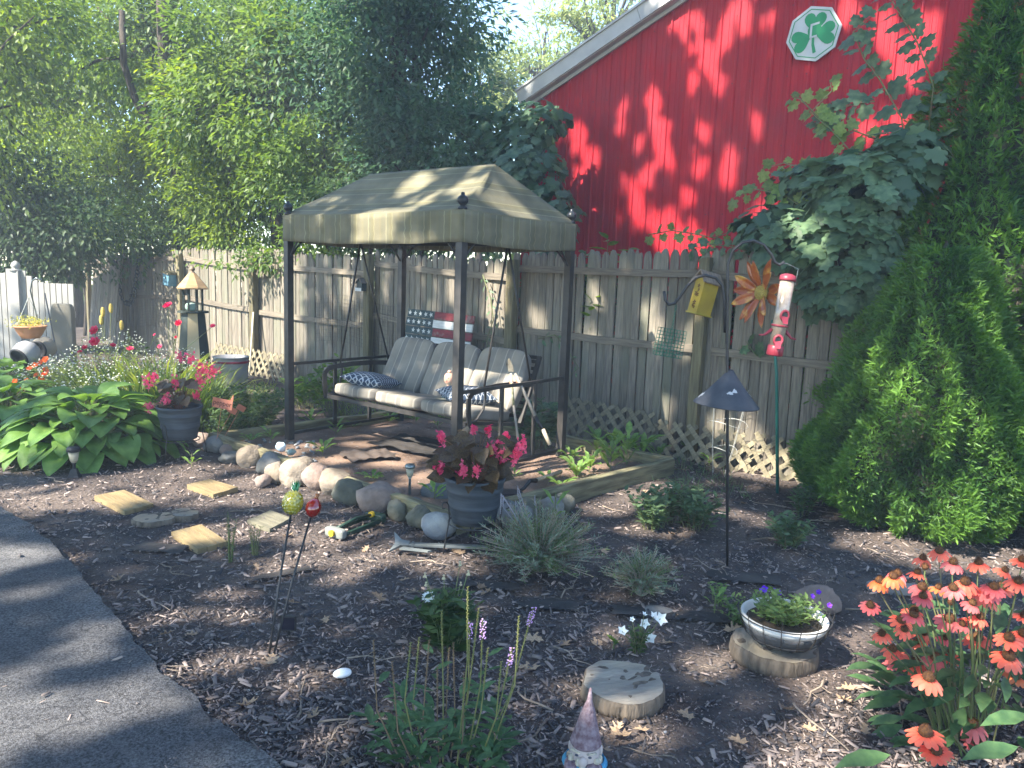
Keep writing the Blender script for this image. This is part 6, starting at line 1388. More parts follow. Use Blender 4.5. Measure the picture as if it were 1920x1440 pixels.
for (px, Y, w_, h, lb) in ((150, 7.7, .5, .66, 'airy plant dotted with tiny white flowers left of the daylilies'), (105, 8.2, .4, .55, 'second white-dotted plant nearer the hanging basket'), (270, 7.9, .5, .62, 'bushy plant sprinkled with white flowers among the daylilies'), (330, 8.3, .45, .66, 'white-dotted bushy plant just left of the lighthouse'), (190, 7.2, .4, .55, 'white-dotted plant right behind the big hosta'), (225, 8.8, .5, .78, 'white-dotted plant behind the bright daylilies')):
    t, tips = stemplant('white_flowered_plant', lb, 'plant', (P(px, 700, Y).x, Y, 0), 60, h, w_, 16, .04, leafmat('fine_bright_leaf', (.12, .18, .05), (.28, .34, .10), .35), lo=.1, stem_r=.002, group='plants with tiny white flowers'); dots(t, tips, .008, m_wfl)
m_rose = mat('crimson_rose', (.55, .01, .045), (.65, .03, .10), rough=.5, trans=.2); m_pk = mat('pink_rose', (.75, .06, .14), (.8, .12, .2), rough=.5, trans=.2); m_orf = mat('orange_petal', (.75, .14, .03), (.8, .22, .05), rough=.5, trans=.2)
g_rose = leafmat('rose_leaf', (.05, .09, .03), (.10, .15, .05), .3)
def flower_obj(parent, loc, s, mt, n=3, m_=6, name='flower'):
    bb = B()
    for L_ in range(n):
        for j in range(m_):
            a = 2*pi*j/m_+L_*.5; up = .25+.45*L_; R = look(Vector((cos(a), sin(a), up)), (-cos(a), -sin(a), 1.2)).to_matrix(); k = 1-.22*L_
            bb.add([R @ (Vector(v)*s*k) for v in ((0, 0, 0), (-.38, .5, .05), (-.25, .92, .12), (.25, .92, .12), (.38, .5, .05), (0, .55, -.02))], [(0, 5, 1), (1, 5, 2), (2, 5, 3), (3, 5, 4), (4, 5, 0)])
    return bb.build(name, mt, parent, loc=loc, rot=(random.uniform(.45, 1.1), random.uniform(-.4, .4), random.uniform(-.4, .4)))
for (lst, Y, mt, lb, nm) in ((((315, 574, .065), (335, 606, .045), (330, 632, .02)), 8.6, m_rose, 'rose bush with one bright red bloom left of the lighthouse', 'rose_bush'), (((178, 620, .06), (178, 641, .062), (159, 652, .035), (212, 648, .035), (150, 660, .03)), 8.0, m_rose, 'rose with magenta blooms above the sunny bed', 'rose_bush'), (((244, 655, .045), (300, 650, .03), (399, 612, .035), (290, 628, .02)), 7.9, m_pk, 'rose with small red-pink blooms behind the daylilies', 'rose_bush')):
    px = lst[0][0]; cx = P(px, 640, Y); t, tips = stemplant(nm, lb, 'rose bush', (cx.x, Y, 0), 9, .9, .22, 16, .05, g_rose, lo=.35, stem_r=.004, hv=.4, group='rose bushes')
    for (x, y, s) in lst:
        q = P(x, y, Y)-t.location; flower_obj(t, q, s, mt); B().tube([(0, 0, 0), q*.6+Vector((0, 0, .1)), q], .003, 5).build('stem', m_stemg, t)
for (px, py, Y, lb) in ((55, 690, 7.4, 'cluster of orange flowers left of the white-dotted plants'), (83, 676, 7.6, 'cluster of orange flowers near the round pots'), (20, 712, 7.3, 'small orange flowers at the left picture edge')):
    c = P(px, py, Y); t, tips = stemplant('orange_flowers', lb, 'flower plant', (c.x, Y, 0), 8, c.z, .12, 8, .05, g_rose, lo=.3, group='low orange flowers')
    for tp in tips: flower_obj(t, tp, .035, m_orf, 2, 5)
t = thing('celosia', 'yellow plumes standing in front of the leaning slats', 'plant', (P(200, 640, 9.3).x, 9.3, 0)); 
for (x, y) in ((193, 585), (208, 578), (190, 600), (228, 610)):
    q = P(x, y, 9.3)-t.location; B().tube([(0, 0, 0), q], .004, 4).build('stem', m_stemg, t); B().puff(q, (.05, .05, .13), p=2, n=5).build('plume', mat('yellow_plume', (.5, .36, .08), (.4, .3, .07), scale=50) if 'yellow_plume' not in bpy.data.materials else bpy.data.materials['yellow_plume'], t)

# ---- lavender and other grey bushes
def lavender(label, c, R, h, ns, per, ls, spikes=0, grp='silvery lavender bushes', mt=None, mt2=None):
    c = Vector(c); t = thing('lavender_bush', label, 'lavender', c, group=grp); PP = []; DD = []; bb = B(); mts = []
    for k in range(ns):
        a = random.uniform(0, 2*pi); f = sqrt(random.random()); th_ = f*1.42; L = h*random.uniform(.6, 1.1)*(1+.35*f); rr = R/h
        tp = Vector((sin(th_)*cos(a)*L*rr*.95, sin(th_)*sin(a)*L*rr*.95, cos(th_)*L*.95+.03)); md = tp*.5+Vector((0, 0, .04)); bb.tube([(.02*cos(a), .02*sin(a), 0), md, tp], [.003, .0025, .0015], 4, cap=False)
        for j in range(per):
            q = .04+.96*(j+random.random())/per; p = (md*(q*2) if q < .5 else md.lerp(tp, q*2-1)); an = j*2.2+k; ax = (tp-md).normalized(); dd = Vector((cos(an), sin(an), random.uniform(-.2, .5)))+ax*.9; PP.append(p); DD.append(dd); mts.append(k)
    bb.build('twigs', m_twig, t); PP = np.array(PP); DD = np.array(DD); mts = np.array(mts); n = len(PP); rn = np.clip(RNG.random(ns)[mts]*.7+RNG.random(n)*.4, 0, 1)
    sel = RNG.random(ns)[mts] < .55; nr = rdir(n, 1.)
    for s_, m1, nm in ((sel, g_lav, 'silver_foliage'), (~sel, g_lavg, 'green_foliage')): leaves(nm, NARROW, PP[s_], DD[s_], nr[s_], RNG.uniform(.6, 1.2, s_.sum())*ls, m1, t, rnd=rn[s_], wid=1.3)
    for k in range(spikes):
        a = random.uniform(1.6, 3.6); tp = Vector((R*.75*cos(a), R*.3*sin(a), h*1.25*random.uniform(.8, 1.1))); s = B().tube([(0, 0, 0), tp*.5+Vector((0, 0, .05)), tp], .0015, 4)
        for j in range(6): s.puff(tp-Vector((0, 0, .010*j)), (.0065, .0065, .009), p=2, n=2)
        s.build('flower_spike', mat('dry_lavender', (.25, .24, .27), rough=.9) if 'dry_lavender' not in bpy.data.materials else bpy.data.materials['dry_lavender'], t)
g = G(1012, 1092); lavender('large silver-green lavender bush right of the nearer pot', (g.x, g.y+.16, 0), .31, .34, 330, 34, .035, 12)
g = G(1205, 1122); lavender('small silvery lavender bush right of the large one', (g.x, g.y+.05, 0), .17, .22, 150, 30, .030, 0)
g_cat = leafmat('catmint_leaf', (.06, .11, .05), (.12, .18, .08), .3)
for (px, py, w_, h, ns, lb) in ((1225, 985, .22, .26, 26, 'leafy low plant with a few sunlit leaves left of the hook pole'), (1305, 985, .24, .28, 26, 'dark low leafy plant directly left of the hook pole'), (1262, 975, .18, .28, 18, 'middle tuft of the dark leafy plants left of the hook pole'), (1475, 1020, .20, .20, 22, 'low broad-leaved plant between hook pole and arborvitae'), (1500, 960, .14, .20, 12, 'small dark plant tucked at the arborvitae edge')):
    g = G(px, py); stemplant('perennial', lb, 'plant', (g.x, g.y, 0), ns, h, w_, 16, .06, g_cat, lo=.15, stem_r=.003, group='low leafy perennials round the hook')

# ---- foreground flowers
def lathe_cone(r, h, mt, parent, loc, rot):
    bb = B().lathe([(r*.75, -.002), (r, .005), (r*.95, h*.5), (r*.55, h*.9), (0, h)], 14)
    for k in range(70):
        z = (k+.5)/70; a = k*2.4; rr = r*sqrt(max(0, 1-z**1.8)); p = Vector((rr*cos(a), rr*sin(a), h*z)); n_ = Vector((cos(a), sin(a), z*1.5)).normalized(); u = Vector((-sin(a), cos(a), 0))*.0016; bb.add([p+u, p-u, p+n_*.006+Vector((0, 0, .002))], [(0, 1, 2), (0, 2, 1)])
    return bb
m_cone = mat('cone_brown', (.045, .018, .008), (.13, .055, .015), rough=.8, scale=160); m_pc = [mat('coral_petal', (.78, .13, .075), (.85, .22, .13), rough=.5, trans=.25, objvar=.1, scale=12, stretch=(1, 1, 1)), mat('pink_petal', (.62, .11, .11), (.72, .20, .18), rough=.5, trans=.25, objvar=.1, scale=12), mat('orange_coneflower_petal', (.72, .17, .05), (.78, .24, .09), rough=.5, trans=.25, objvar=.1, scale=12)]
CF = [(965, 225, 1), (870, 265, .9), (1040, 290, 1), (705, 370, .95), (625, 395, .95), (865, 430, 1), (955, 430, .7), (1185, 290, 1), (1110, 400, 1), (1215, 480, 1.25), (1245, 440, 1), (1315, 430, 1), (1405, 395, .9), (575, 530, .85), (820, 560, 1.), (750, 615, 1), (1020, 610, 1.2), (1150, 615, .95), (640, 690, .75), (868, 680, 1.1), (1180, 715, 1.15), (1355, 715, 1), (1430, 690, .9), (725, 810, .95), (830, 845, 1.1), (940, 830, 1.15), (1350, 820, 1.2), (900, 940, 1.1), (885, 1250, 1.3), (945, 1350, 1.05), (1150, 1200, 1.2), (1175, 1310, 1.05), (1390, 930, 1.), (1440, 590, .9), (1430, 275, .9), (840, 345, .8), (885, 315, .7), (1025, 515, .7)]
CF += [(random.uniform(640, 1430), random.uniform(280, 900), random.uniform(.65, .95)) for _ in range(16)]
YC = 2.62; cfb = P(1830, 1380, YC); CX = cfb.x
cf = thing('coneflower_plant', 'large clump of coral and pink coneflowers at the lower right corner', 'coneflowers', (CX, YC, 0)); stb = B()
m_lf2 = lmat1('coneflower_leaf', (.045, .10, .04), (.085, .16, .06), .28, .5, scale=5); me_cl = lobmesh('leaf', m_lf2, tri([(0, 0, 0), (-.10, .2, .02), (-.165, .45, .02), (-.11, .75, 0), (0, 1, -.12), (.11, .75, 0), (.165, .45, .02), (.10, .2, .02), (0, .25, -.02), (0, .55, -.02), (0, .8, -.05)], [(0, 8, 1), (1, 8, 9), (1, 9, 2), (2, 9, 10), (2, 10, 3), (3, 10, 4), (0, 7, 8), (7, 9, 8), (7, 6, 9), (6, 10, 9), (6, 5, 10), (5, 4, 10)]))
for i, (zx, zy, s) in enumerate(CF):
    px, py = 1440+zx/3, 960+zy/3; Y = YC+random.uniform(-.22, .28)-(.25 if zy > 900 else 0)+(.15 if zy < 350 else 0); q = P(px, py, Y)-cf.location
    dry = i in (36, 37); r = .0170*s; ht = .025*s
    tilt = Vector((random.uniform(-.3, .3), -.12+random.uniform(-.25, .1), 1)).normalized(); rot = Vector((0, 0, 1)).rotation_difference(tilt).to_euler()
    fo = lathe_cone(r, ht, m_cone, cf, q, rot).build('flower_cone', m_cone, cf, loc=q, rot=rot)
    np_ = random.randint(11, 14); bb = B(); dr = random.uniform(.25, .95)
    if not dry:
        for j in range(np_):
            a = 2*pi*j/np_+random.uniform(-.08, .08); L = .035*s*random.uniform(.85, 1.1); w_ = .0070*s; d0 = Vector((cos(a), sin(a), 0)); tt = Vector((-sin(a), cos(a), 0)); vs = []
            for v in range(5):
                f = v/4; p = d0*(r*.8+L*(f-.18*dr*f*f))+Vector((0, 0, -L*dr*(f**1.6)*.9)); ww = w_*(.45+.75*sin(pi*min(1, f*.62+.12)))*(1 if v < 4 else .62); 
                for s_ in (-1, 0, 1): vs.append(p+tt*ww*s_+Vector((0, 0, -.0015*(s_ == 0))))
            bb.add(vs, [(v*3+j_, v*3+j_+1, (v+1)*3+j_+1, (v+1)*3+j_) for v in range(4) for j_ in range(2)])
        bb.build('petals', m_pc[2] if i in (3, 4, 32, 6) else m_pc[1] if random.random() < .42 else m_pc[0], fo, smooth=True)
    bs = Vector((q.x*.35+random.uniform(-.05, .05), q.y*.3, 0)); stb.tube([bs, bs.lerp(q, .5)+Vector((0, 0, .06)), q+Vector((0, 0, -.03))-tilt*.0, q-tilt*.001], [.0035, .003, .0025, .0025], 6, cap=False)
stb.build('stems', m_stemg, cf, smooth=True)
for k in range(290):
    a = random.uniform(0, 2*pi); r = .42*sqrt(random.random()); z = random.uniform(.03, .5)*(1-.35*(r/.42)**2); p = Vector((r*cos(a)+.10, r*.8*sin(a)+.06, z)); dv = Vector((cos(a), sin(a), random.uniform(-.4, .5)))
    link('leaf', me_cl, cf, loc=p, rot=look(dv, (random.uniform(-.3, .3), random.uniform(-.5, .1), 1)), scale=random.uniform(.07, .16))
for (px, py, Y, s) in ((1640, 1415, 2.3, .2), (1665, 1345, 2.45, .13), (1610, 1245, 2.7, .12), (1880, 1400, 2.2, .2), (1900, 1340, 2.3, .18)): link('leaf', me_cl, cf, loc=P(px+30, py, Y)-cf.location, rot=look((-1, -.2, -.05), (0, -.3, 1)), scale=s)
# shasta daisies
g = G(838, 1205); t, tips = stemplant('daisy_plant', 'shasta daisy with one fresh white bloom and faded heads behind the spiky plant', 'daisy', (g.x, g.y, 0), 34, .24, .17, 13, .075, g_dk, tpl=LEAF, lo=.05, stem_r=.0025)
m_dw = mat('daisy_white', (.80, .82, .78), rough=.6, trans=.15); m_fd = mat('faded_daisy', (.55, .52, .32), (.40, .33, .22), rough=.8, scale=40)
for i, (x, y, r) in enumerate(((803, 1120, .034), (797, 1076, .02), (799, 1093, .017), (832, 1080, .018), (863, 1055, .018), (878, 1072, .02), (864, 1093, .014))):
    q = P(x, y, g.y+random.uniform(-.05, .06))-t.location; bb = B(); K = 20 if i == 0 else 12
    for j in range(K):
        a = 2*pi*j/K+random.uniform(-.1, .1); dv = Vector((cos(a), sin(a), .15 if i == 0 else -1.6)).normalized(); tt = Vector((-sin(a), cos(a), 0)); L = r*random.uniform(.85, 1.05); bb.add([q*0+tt*.002, -tt*.002, dv*L*.7-tt*.0045, dv*L, dv*L*.7+tt*.0045], [(0, 1, 2, 3, 4)])
    fo = B().puff((0, 0, .003), (r*.6, r*.6, r*.4), p=2, n=4).build('flower_centre', m_yfl if i == 0 else m_fd, t, loc=q, rot=(.5, .0, 0) if i == 0 else (0, 0, 0)); bb.build('petals', m_dw if i == 0 else m_fd, fo); B().tube([(0, 0, .05), q*.6, q], .002, 5).build('flower_stalk', m_stemg, t)
# spiky perennial in the foreground
g = G(835, 1432); t = thing('veronica_plant', 'tall spiky perennial with thin seed spikes and a few lilac florets in the foreground', 'plant', (g.x, g.y, 0)); base = t.location.copy(); YB = g.y
m_seed = mat('green_seed_spike', (.17, .18, .06), (.12, .13, .045), scale=60); m_lil = mat('lilac_floret', (.55, .32, .62), (.62, .42, .68), rough=.6, trans=.2); m_seedb = mat('brown_seed_spike', (.12, .08, .05), (.18, .13, .07), scale=60)
SPK = [(877, 1100, 866, 1260, .055, 0), (828, 1145, 820, 1330, .06, 0), (898, 1140, 880, 1330, .03, 0), (973, 1155, 955, 1300, .03, 0), (1000, 1140, 945, 1320, .07, 1), (960, 1215, 935, 1350, .02, 1), (880, 1165, 882, 1300, .02, 1), (905, 1163, 900, 1300, .015, 1), (770, 1205, 762, 1330, .04, 0), (786, 1195, 780, 1340, .04, 0), (805, 1200, 800, 1370, .04, 2), (842, 1215, 835, 1370, .04, 2), (850, 1205, 850, 1380, .04, 2), (915, 1215, 912, 1350, .035, 0), (940, 1240, 925, 1360, .035, 0), (700, 1200, 705, 1350, .04, 2), (820, 1250, 815, 1400, .03, 2), (870, 1260, 860, 1400, .03, 2), (735, 1240, 745, 1390, .03, 2)]
for (x1, y1, x0, y0, fl_, kd) in SPK:
    Y = YB+random.uniform(-.12, .16); tp = P(x1, y1, Y)-base; md = P(x0, y0, Y)-base; md = md.lerp(tp, .12)+Vector((random.uniform(-.02, .02), 0, 0)); bs = Vector((md.x*.6, md.y*.5, 0)); bb = B().tube([bs, md, md.lerp(tp, .5), tp], [.003, .0025, .002, .001], 5)
    Ls = (tp-md).length
    for k in range(int(Ls/.0055)):
        f = 1-k*.0055/Ls*.62; p = md.lerp(tp, f); a = k*2.4; bb.puff(p+Vector((cos(a), sin(a), 0))*.003, (.0042, .0042, .0042), p=2, n=2)
    bb.build('seed_spike', m_seedb if kd == 2 else m_seed, t)
    if kd == 1:
        bb = B(); 
        for k in range(46): f = 1-random.random()*.07/Ls; p = md.lerp(tp, f); a = k*2.4; r = .009; bb.add([p+Vector((cos(a), sin(a), .2))*r+Vector(v)*.004 for v in ((0, 0, 0), (1, 0, .3), (1, 1, .6), (0, 1, .4))], [(0, 1, 2, 3)])
        bb.build('florets', m_lil, t)
for k in range(58):
    a = random.uniform(0, 2*pi); r = .2*sqrt(random.random()); b_ = Vector((r*1.1*cos(a), r*.8*sin(a), 0)); h = random.uniform(.08, .26) if k < 50 else random.uniform(.22, .40)
    for j in range(random.randint(3, 5)):
        an = a+2*pi*j/4+random.uniform(-.4, .4); z = h*(.35+.65*j/4); link('leaf', me_cl, t, loc=b_*(1+z)+Vector((0, 0, z)), rot=look((cos(an), sin(an), random.uniform(.0, .6)), (0, 0, 1)), scale=random.uniform(.05, .095))
# white balloon flowers
g = G(1196, 1218); t, tips = stemplant('bellflower_plant', 'small plant with white star-shaped bell flowers in the middle of the mulch', 'flower plant', (g.x, g.y, 0), 12, .11, .05, 9, .035, g_dk, lo=.1, stem_r=.002)
for (x, y, s) in ((1208, 1168, .026), (1238, 1160, .032), (1226, 1156, .024), (1167, 1184, .026), (1219, 1197, .032), (1185, 1161, .014), (1208, 1152, .014)):
    q = P(x, y, g.y+random.uniform(-.03, .03))-t.location; bb = B()
    for j in range(5):
        a = 2*pi*j/5; a2 = a+2*pi/10; a0 = a-2*pi/10; bb.add([(0, 0, -.3*s), (.62*s*cos(a0), .62*s*sin(a0), .25*s), (1.0*s*cos(a), 1.0*s*sin(a), .5*s), (.62*s*cos(a2), .62*s*sin(a2), .25*s)], [(0, 1, 2), (0, 2, 3)])
    bb.build('flower', m_dw, t, loc=q, rot=(random.uniform(.3, 1.3), random.uniform(-.7, .7), 0)); B().tube([(0, 0, .02), q*.6, q], .0018, 5).build('flower_stalk', m_stemg, t)
g = G(1148, 1208); stemplant('seedling', 'two-leaved green seedling left of the white bell flowers', 'plant', (g.x, g.y, 0), 2, .035, .04, 3, .05, None, me=me_hyd, lo=.4, group='seedlings')
# verbena in and around the bowl
m_pur = mat('purple_verbena', (.20, .04, .62), (.28, .08, .70), rough=.5, trans=.2); g_ver = leafmat('verbena_leaf', (.09, .16, .05), (.18, .26, .08), .35)
t, tips = stemplant('verbena', 'purple verbena growing inside the wire bowl', 'verbena', STUMP2+Vector((.02, -.03, .12)), 80, .10, .175, 12, .034, g_ver, lo=.1, stem_r=.0018, group='purple verbenas')
for (x, y, Y) in ((1523, 1118, 3.3), (1535, 1110, 3.4), (1555, 1135, 3.3)): flower_obj(t, P(x, y, Y)-t.location, .014, m_pur, 2, 5)
g = G(1400, 1170); t, tips = stemplant('verbena', 'trailing verbena with purple flower heads spilling left of the wire bowl', 'verbena', (g.x+.02, g.y, 0), 46, .13, .20, 16, .035, g_ver, lo=.1, stem_r=.0018, group='purple verbenas')
for (x, y) in ((1447, 1108), (1455, 1113), (1438, 1107), (1424, 1140), (1432, 1148), (1418, 1150), (1410, 1141), (1431, 1105)):
    q = P(x, y, g.y-.0)-t.location; bb = B()
    for k in range(3): flower_obj(t, q+Vector((random.gauss(0, .008), random.gauss(0, .01), random.gauss(0, .004))), .013, m_pur, 2, 5)
g = G(1345, 1130); stemplant('seedling', 'pale green sprig behind the trailing verbena', 'plant', (g.x, g.y, 0), 6, .12, .08, 8, .035, g_ver, lo=.4, group='seedlings')
# rosemary-like upright herb
for (px, py, h, lb) in ((430, 1050, .30, 'upright needle-leaved herb beside the nearest paver'), (478, 1040, .22, 'shorter needle-leaved herb left of the glass stakes')):
    g = G(px, py); t, tips = stemplant('upright_herb', lb, 'herb', (g.x, g.y, 0), 5, h, .05, 60, .028, g_dk, tpl=NARROW, lo=.05, stem_r=.003, upl=.5, group='needle-leaved herbs')

# ---- weeds
m_lw_ = lmat1('weed_big_leaf', (.11, .20, .05), (.20, .31, .08), .38, .5, scale=5); me_weed = lobmesh('leaf', m_lw_, tri([(0, 0, 0), (-.08, .15, .01), (-.05, .3, .01), (-.14, .5, .03), (-.12, .75, .02), (0, 1, -.15), (.12, .75, .02), (.14, .5, .03), (.05, .3, .01), (.08, .15, .01), (0, .3, -.01), (0, .6, -.0)], [(0, 10, 1), (1, 10, 2), (2, 10, 11), (2, 11, 3), (3, 11, 4), (4, 11, 5), (0, 9, 10), (9, 8, 10), (8, 11, 10), (8, 7, 11), (7, 6, 11), (6, 5, 11)]))
def weed(px, py, s, n, up, lb, z=.05):
    g = G(px, py, z); t = thing('weed', lb, 'weed', g, group='weeds growing in and by the timber bed')
    for k in range(n):
        a = k*2.4+random.random(); h = random.random(); link('leaf', me_weed, t, loc=Vector((.01*cos(a), .01*sin(a), up*s*h*.8)), rot=look((cos(a), sin(a), .35+up*random.uniform(.2, 1.1)), (-cos(a)*.5, -sin(a)*.5, 1)), scale=s*random.uniform(.6, 1.1))
    if up > .4: B().tube([(0, 0, -.02), (0, 0, up*s*.85)], .004, 5).build('stem', m_stemg, t)
WD = [(698, 896, .13, 13, .05, 'flat rosette of bright lobed leaves in the middle of the bed'), (605, 850, .15, 9, .5, 'dandelion with an upright leaf near the left swing post'), (630, 812, .13, 7, .7, 'small weed behind the left swing post'), (585, 800, .16, 8, .9, 'tall thin weed at the back left of the bed'), (815, 935, .14, 7, .6, 'weed at the left rim of the nearer pot'), (640, 905, .06, 6, .2, 'tiny weed near the solar light'), (508, 825, .13, 8, .8, 'weed by the left corner of the bed'), (470, 828, .12, 10, .4, 'bright low weed inside the left corner of the bed'), (360, 872, .12, 5, .9, 'two-leaved sprout in mulch below the left pot'), (1052, 915, .14, 12, .4, 'bright lettuce-like weed at the right front timber'), (1080, 895, .17, 16, .7, 'bright clump of weeds on the right front timber'), (1105, 885, .16, 14, .8, 'sunlit leafy weed near the right swing post'), (1028, 900, .12, 8, .3, 'low weed between shovel and right timber'), (1145, 880, .22, 16, 1.1, 'tall toothed weed inside the right timber'), (1175, 868, .22, 14, 1.2, 'tallest green weed at the right corner of the bed'), (1205, 860, .20, 14, 1.0, 'broad weed near the right corner of the bed'), (1232, 858, .16, 10, .8, 'dull weed in the right corner of the bed'), (1120, 850, .18, 12, .9, 'shaded weed behind the right swing post'), (1070, 862, .14, 10, .6, 'dull green weed at the foot of the right swing post'), (1150, 845, .2, 12, .9, 'weed against the rear timber right of the swing'), (965, 893, .08, 7, .3, 'small weed right of the begonia'), (1040, 968, .14, 3, 1.4, 'single tall leaf by the stones right of the lavender'), (1290, 845, .13, 9, .5, 'weed at the foot of the lattice'), (1330, 868, .12, 8, .5, 'weed beside the wire cage'), (1340, 1142, .09, 4, .9, 'pale sprout left of the verbena'), (820, 800, .14, 9, .5, 'weed under the swing seat'), (730, 790, .13, 9, .4, 'sunlit weed beneath the left end of the seat'), (665, 800, .10, 8, .3, 'low weed on the rear left soil'), (780, 790, .10, 9, .5, 'weed near the rear timber under the seat'), (560, 740, .16, 10, .6, 'weed outside the rear timber of the bed'), (640, 745, .14, 10, .4, 'weed in the sunny strip behind the bed')]
for (px, py, s, n, up, lb) in WD: weed(px, py, s, n, up, lb)
# grass strip behind the swing, thin grass at the driveway edge
def grass(name, lb, x0, x1, y0, y1, n, L, mt, f=None):
    x = RNG.uniform(x0, x1, n); y = RNG.uniform(y0, y1, n)
    if f is not None: k = f(x, y); x, y = x[k], y[k]
    n = len(x); z = np.array([gh(a, b) for a, b in zip(x, y)]); o = leaves(name, BLADE, np.stack([x, y, z-.01], 1), rdir(n, 1.4), rdir(n), RNG.uniform(.5, 1.2, n)*L, mt, wid=1.); tag(o, lb, 'grass')
grass('lawn_strip', 'strip of bright low grass and weeds between the bed and the fence', -3.4, .8, 6.6, 10, 9000, .07, g_wd, lambda x, y: (y+.8*x < FB-.35) & (y+.8*x > 6.85) & ~inpoly(x, y, BX, BY))
grass('ground_ivy', 'low greenery between the right timber and the lattice', -.2, 1.9, 5.6, 7.9, 2600, .08, g_cat, lambda x, y: (y+.8*x < FB-.3) & (y+.8*x > 7.0))
grass('left_groundcover', 'sparse sunny groundcover in the left flower bed', -7.2, -2.2, 7.0, 10.5, 7000, .08, g_blade, lambda x, y: (y+.8*x < FB-.6) & (x < -2.6-.2*(y-7)))

# ---- arborvitae
def arbor(label, c, R, H, n, seed, fs=.075, k0=.80):
    c = Vector(c); t = thing('arborvitae', label, 'arborvitae', c, group='arborvitae trees at the right edge')
    prof = lambda v: (min(1, (v+.04)/.16)**.5)*((1-v)**k0)*(1+.12*math.sin(v*5))
    B().tube([(0, 0, -.1), (0, 0, H*.9)], [.06, .01], 8).build('trunk', m_bark, t)
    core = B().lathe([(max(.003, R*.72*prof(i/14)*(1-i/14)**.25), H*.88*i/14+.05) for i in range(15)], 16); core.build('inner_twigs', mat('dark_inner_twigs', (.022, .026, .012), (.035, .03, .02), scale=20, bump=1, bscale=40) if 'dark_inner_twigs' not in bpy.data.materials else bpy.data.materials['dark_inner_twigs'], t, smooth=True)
    v = 1-np.sqrt(1-RNG.random(n)*.985); a = RNG.uniform(0, 2*pi, n); rr = np.empty(n); bump = np.empty(n)
    for i in range(n):
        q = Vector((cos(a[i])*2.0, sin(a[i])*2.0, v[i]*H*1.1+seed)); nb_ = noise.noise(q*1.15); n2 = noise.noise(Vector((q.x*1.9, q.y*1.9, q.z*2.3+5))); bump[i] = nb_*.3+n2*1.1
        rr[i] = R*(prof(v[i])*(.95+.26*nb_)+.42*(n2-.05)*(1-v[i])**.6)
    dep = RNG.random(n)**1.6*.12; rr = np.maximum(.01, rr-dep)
    p = np.stack([rr*np.cos(a), rr*np.sin(a), v*H], 1); out = np.stack([np.cos(a), np.sin(a), np.zeros(n)], 1)
    d = nrmz(out*.85+np.array([0, 0, .45])+RNG.normal(size=(n, 3))*.55); nr = nrmz(out*.6+np.array([0, 0, .7])+RNG.normal(size=(n, 3))*.6)
    leaves('foliage', SPRAY, p, d, nr, RNG.uniform(.6, 1.25, n)*fs, g_arb, t, rnd=np.clip(.45+bump*.5-dep*4+RNG.normal(0, .14, n), 0, 1))  # hollow and inner sprays tinted darker, crevice shade put into leaf colour
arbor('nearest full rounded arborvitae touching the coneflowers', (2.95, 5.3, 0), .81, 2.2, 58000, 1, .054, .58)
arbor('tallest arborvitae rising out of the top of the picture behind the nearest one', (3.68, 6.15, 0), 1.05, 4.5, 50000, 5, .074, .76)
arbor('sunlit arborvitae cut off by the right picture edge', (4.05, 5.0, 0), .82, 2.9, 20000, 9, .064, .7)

# ---- litter: fallen oak leaves, twigs
m_oak = mat('dry_oak_leaf', (.42, .30, .19), (.28, .19, .12), scale=12, rough=.8, objvar=.3, trans=.15); oakm = []
for k in range(4):
    out = [(0, -.15), (.06, 0), (.2, .1), (.34, .12), (.2, .26), (.16, .36), (.38, .5), (.36, .6), (.18, .58), (.15, .7), (.24, .88), (.1, .86), (0, 1.05)]
    L = out+[(-x*random.uniform(.8, 1.1), y+random.uniform(-.04, .04)) for x, y in out[-2:0:-1]]; cv = random.uniform(.5, 1.3); f = lambda x, y: .02+cv*x*x*1.1+.25*cv*(y-.45)**2-.05*sin(y*7)
    bb = B(); vs = [(0, .45, f(0, .45))]+[(x, y, f(x, y)+.03*random.random()) for x, y in L]; n = len(vs); bb.add(vs, [(0, i, i+1) for i in range(1, n-1)]+[(0, n-1, 1)]); oakm.append(bb.mesh('fallen_leaf', m_oak, True))
OL = [(645, 985), (480, 1060), (655, 1010), (700, 985), (690, 1025), (750, 1090), (905, 1100), (918, 1108), (1132, 1040), (985, 1190), (1360, 1185), (1378, 1190), (1235, 1205), (1110, 1205), (1150, 1375), (1180, 1380), (1215, 1372), (1300, 1350), (1570, 1315), (1600, 1295), (1620, 1388), (660, 1425), (690, 1370), (940, 1395), (950, 1290), (610, 1160), (215, 1095), (370, 1195), (1145, 1410), (1690, 1345), (1260, 1000), (1390, 945), (1440, 905), (1280, 1010), (1210, 930), (560, 1135), (720, 1130), (770, 1110), (325, 1190), (540, 1010), (1060, 1210), (1330, 1280), (1480, 1340), (1530, 1380), (1400, 1400), (1010, 1250), (590, 1350), (480, 1320), (505, 1250), (870, 1040)]
for i, (px, py) in enumerate(OL):
    g = G(px, py); g.z = gh(g.x, g.y)+.006; o = link('fallen_leaf', oakm[i % 4], loc=g, rot=(random.uniform(-.4, .4), random.uniform(-.4, .4), random.uniform(0, 6.3)), scale=random.uniform(.05, .095)); tag(o, 'curled tan dead oak leaf lying on the dark mulch', 'fallen leaf', 'dead oak leaves scattered over the mulch')
twm = []
for k in range(6):
    L = 1; bb = B(); pts = limb(bb, (-.5, 0, .02), (.5, random.uniform(-.1, .1), .03), .018, .008, 7, .22, 5)
    for j in (2, 4): 
        if random.random() < .7: bb.tube([pts[j], pts[j]+Vector((.16, random.choice([-.16, .16]), .03))], [.009, .004], 4)
    twm.append(bb.mesh('twig', m_twig, True))
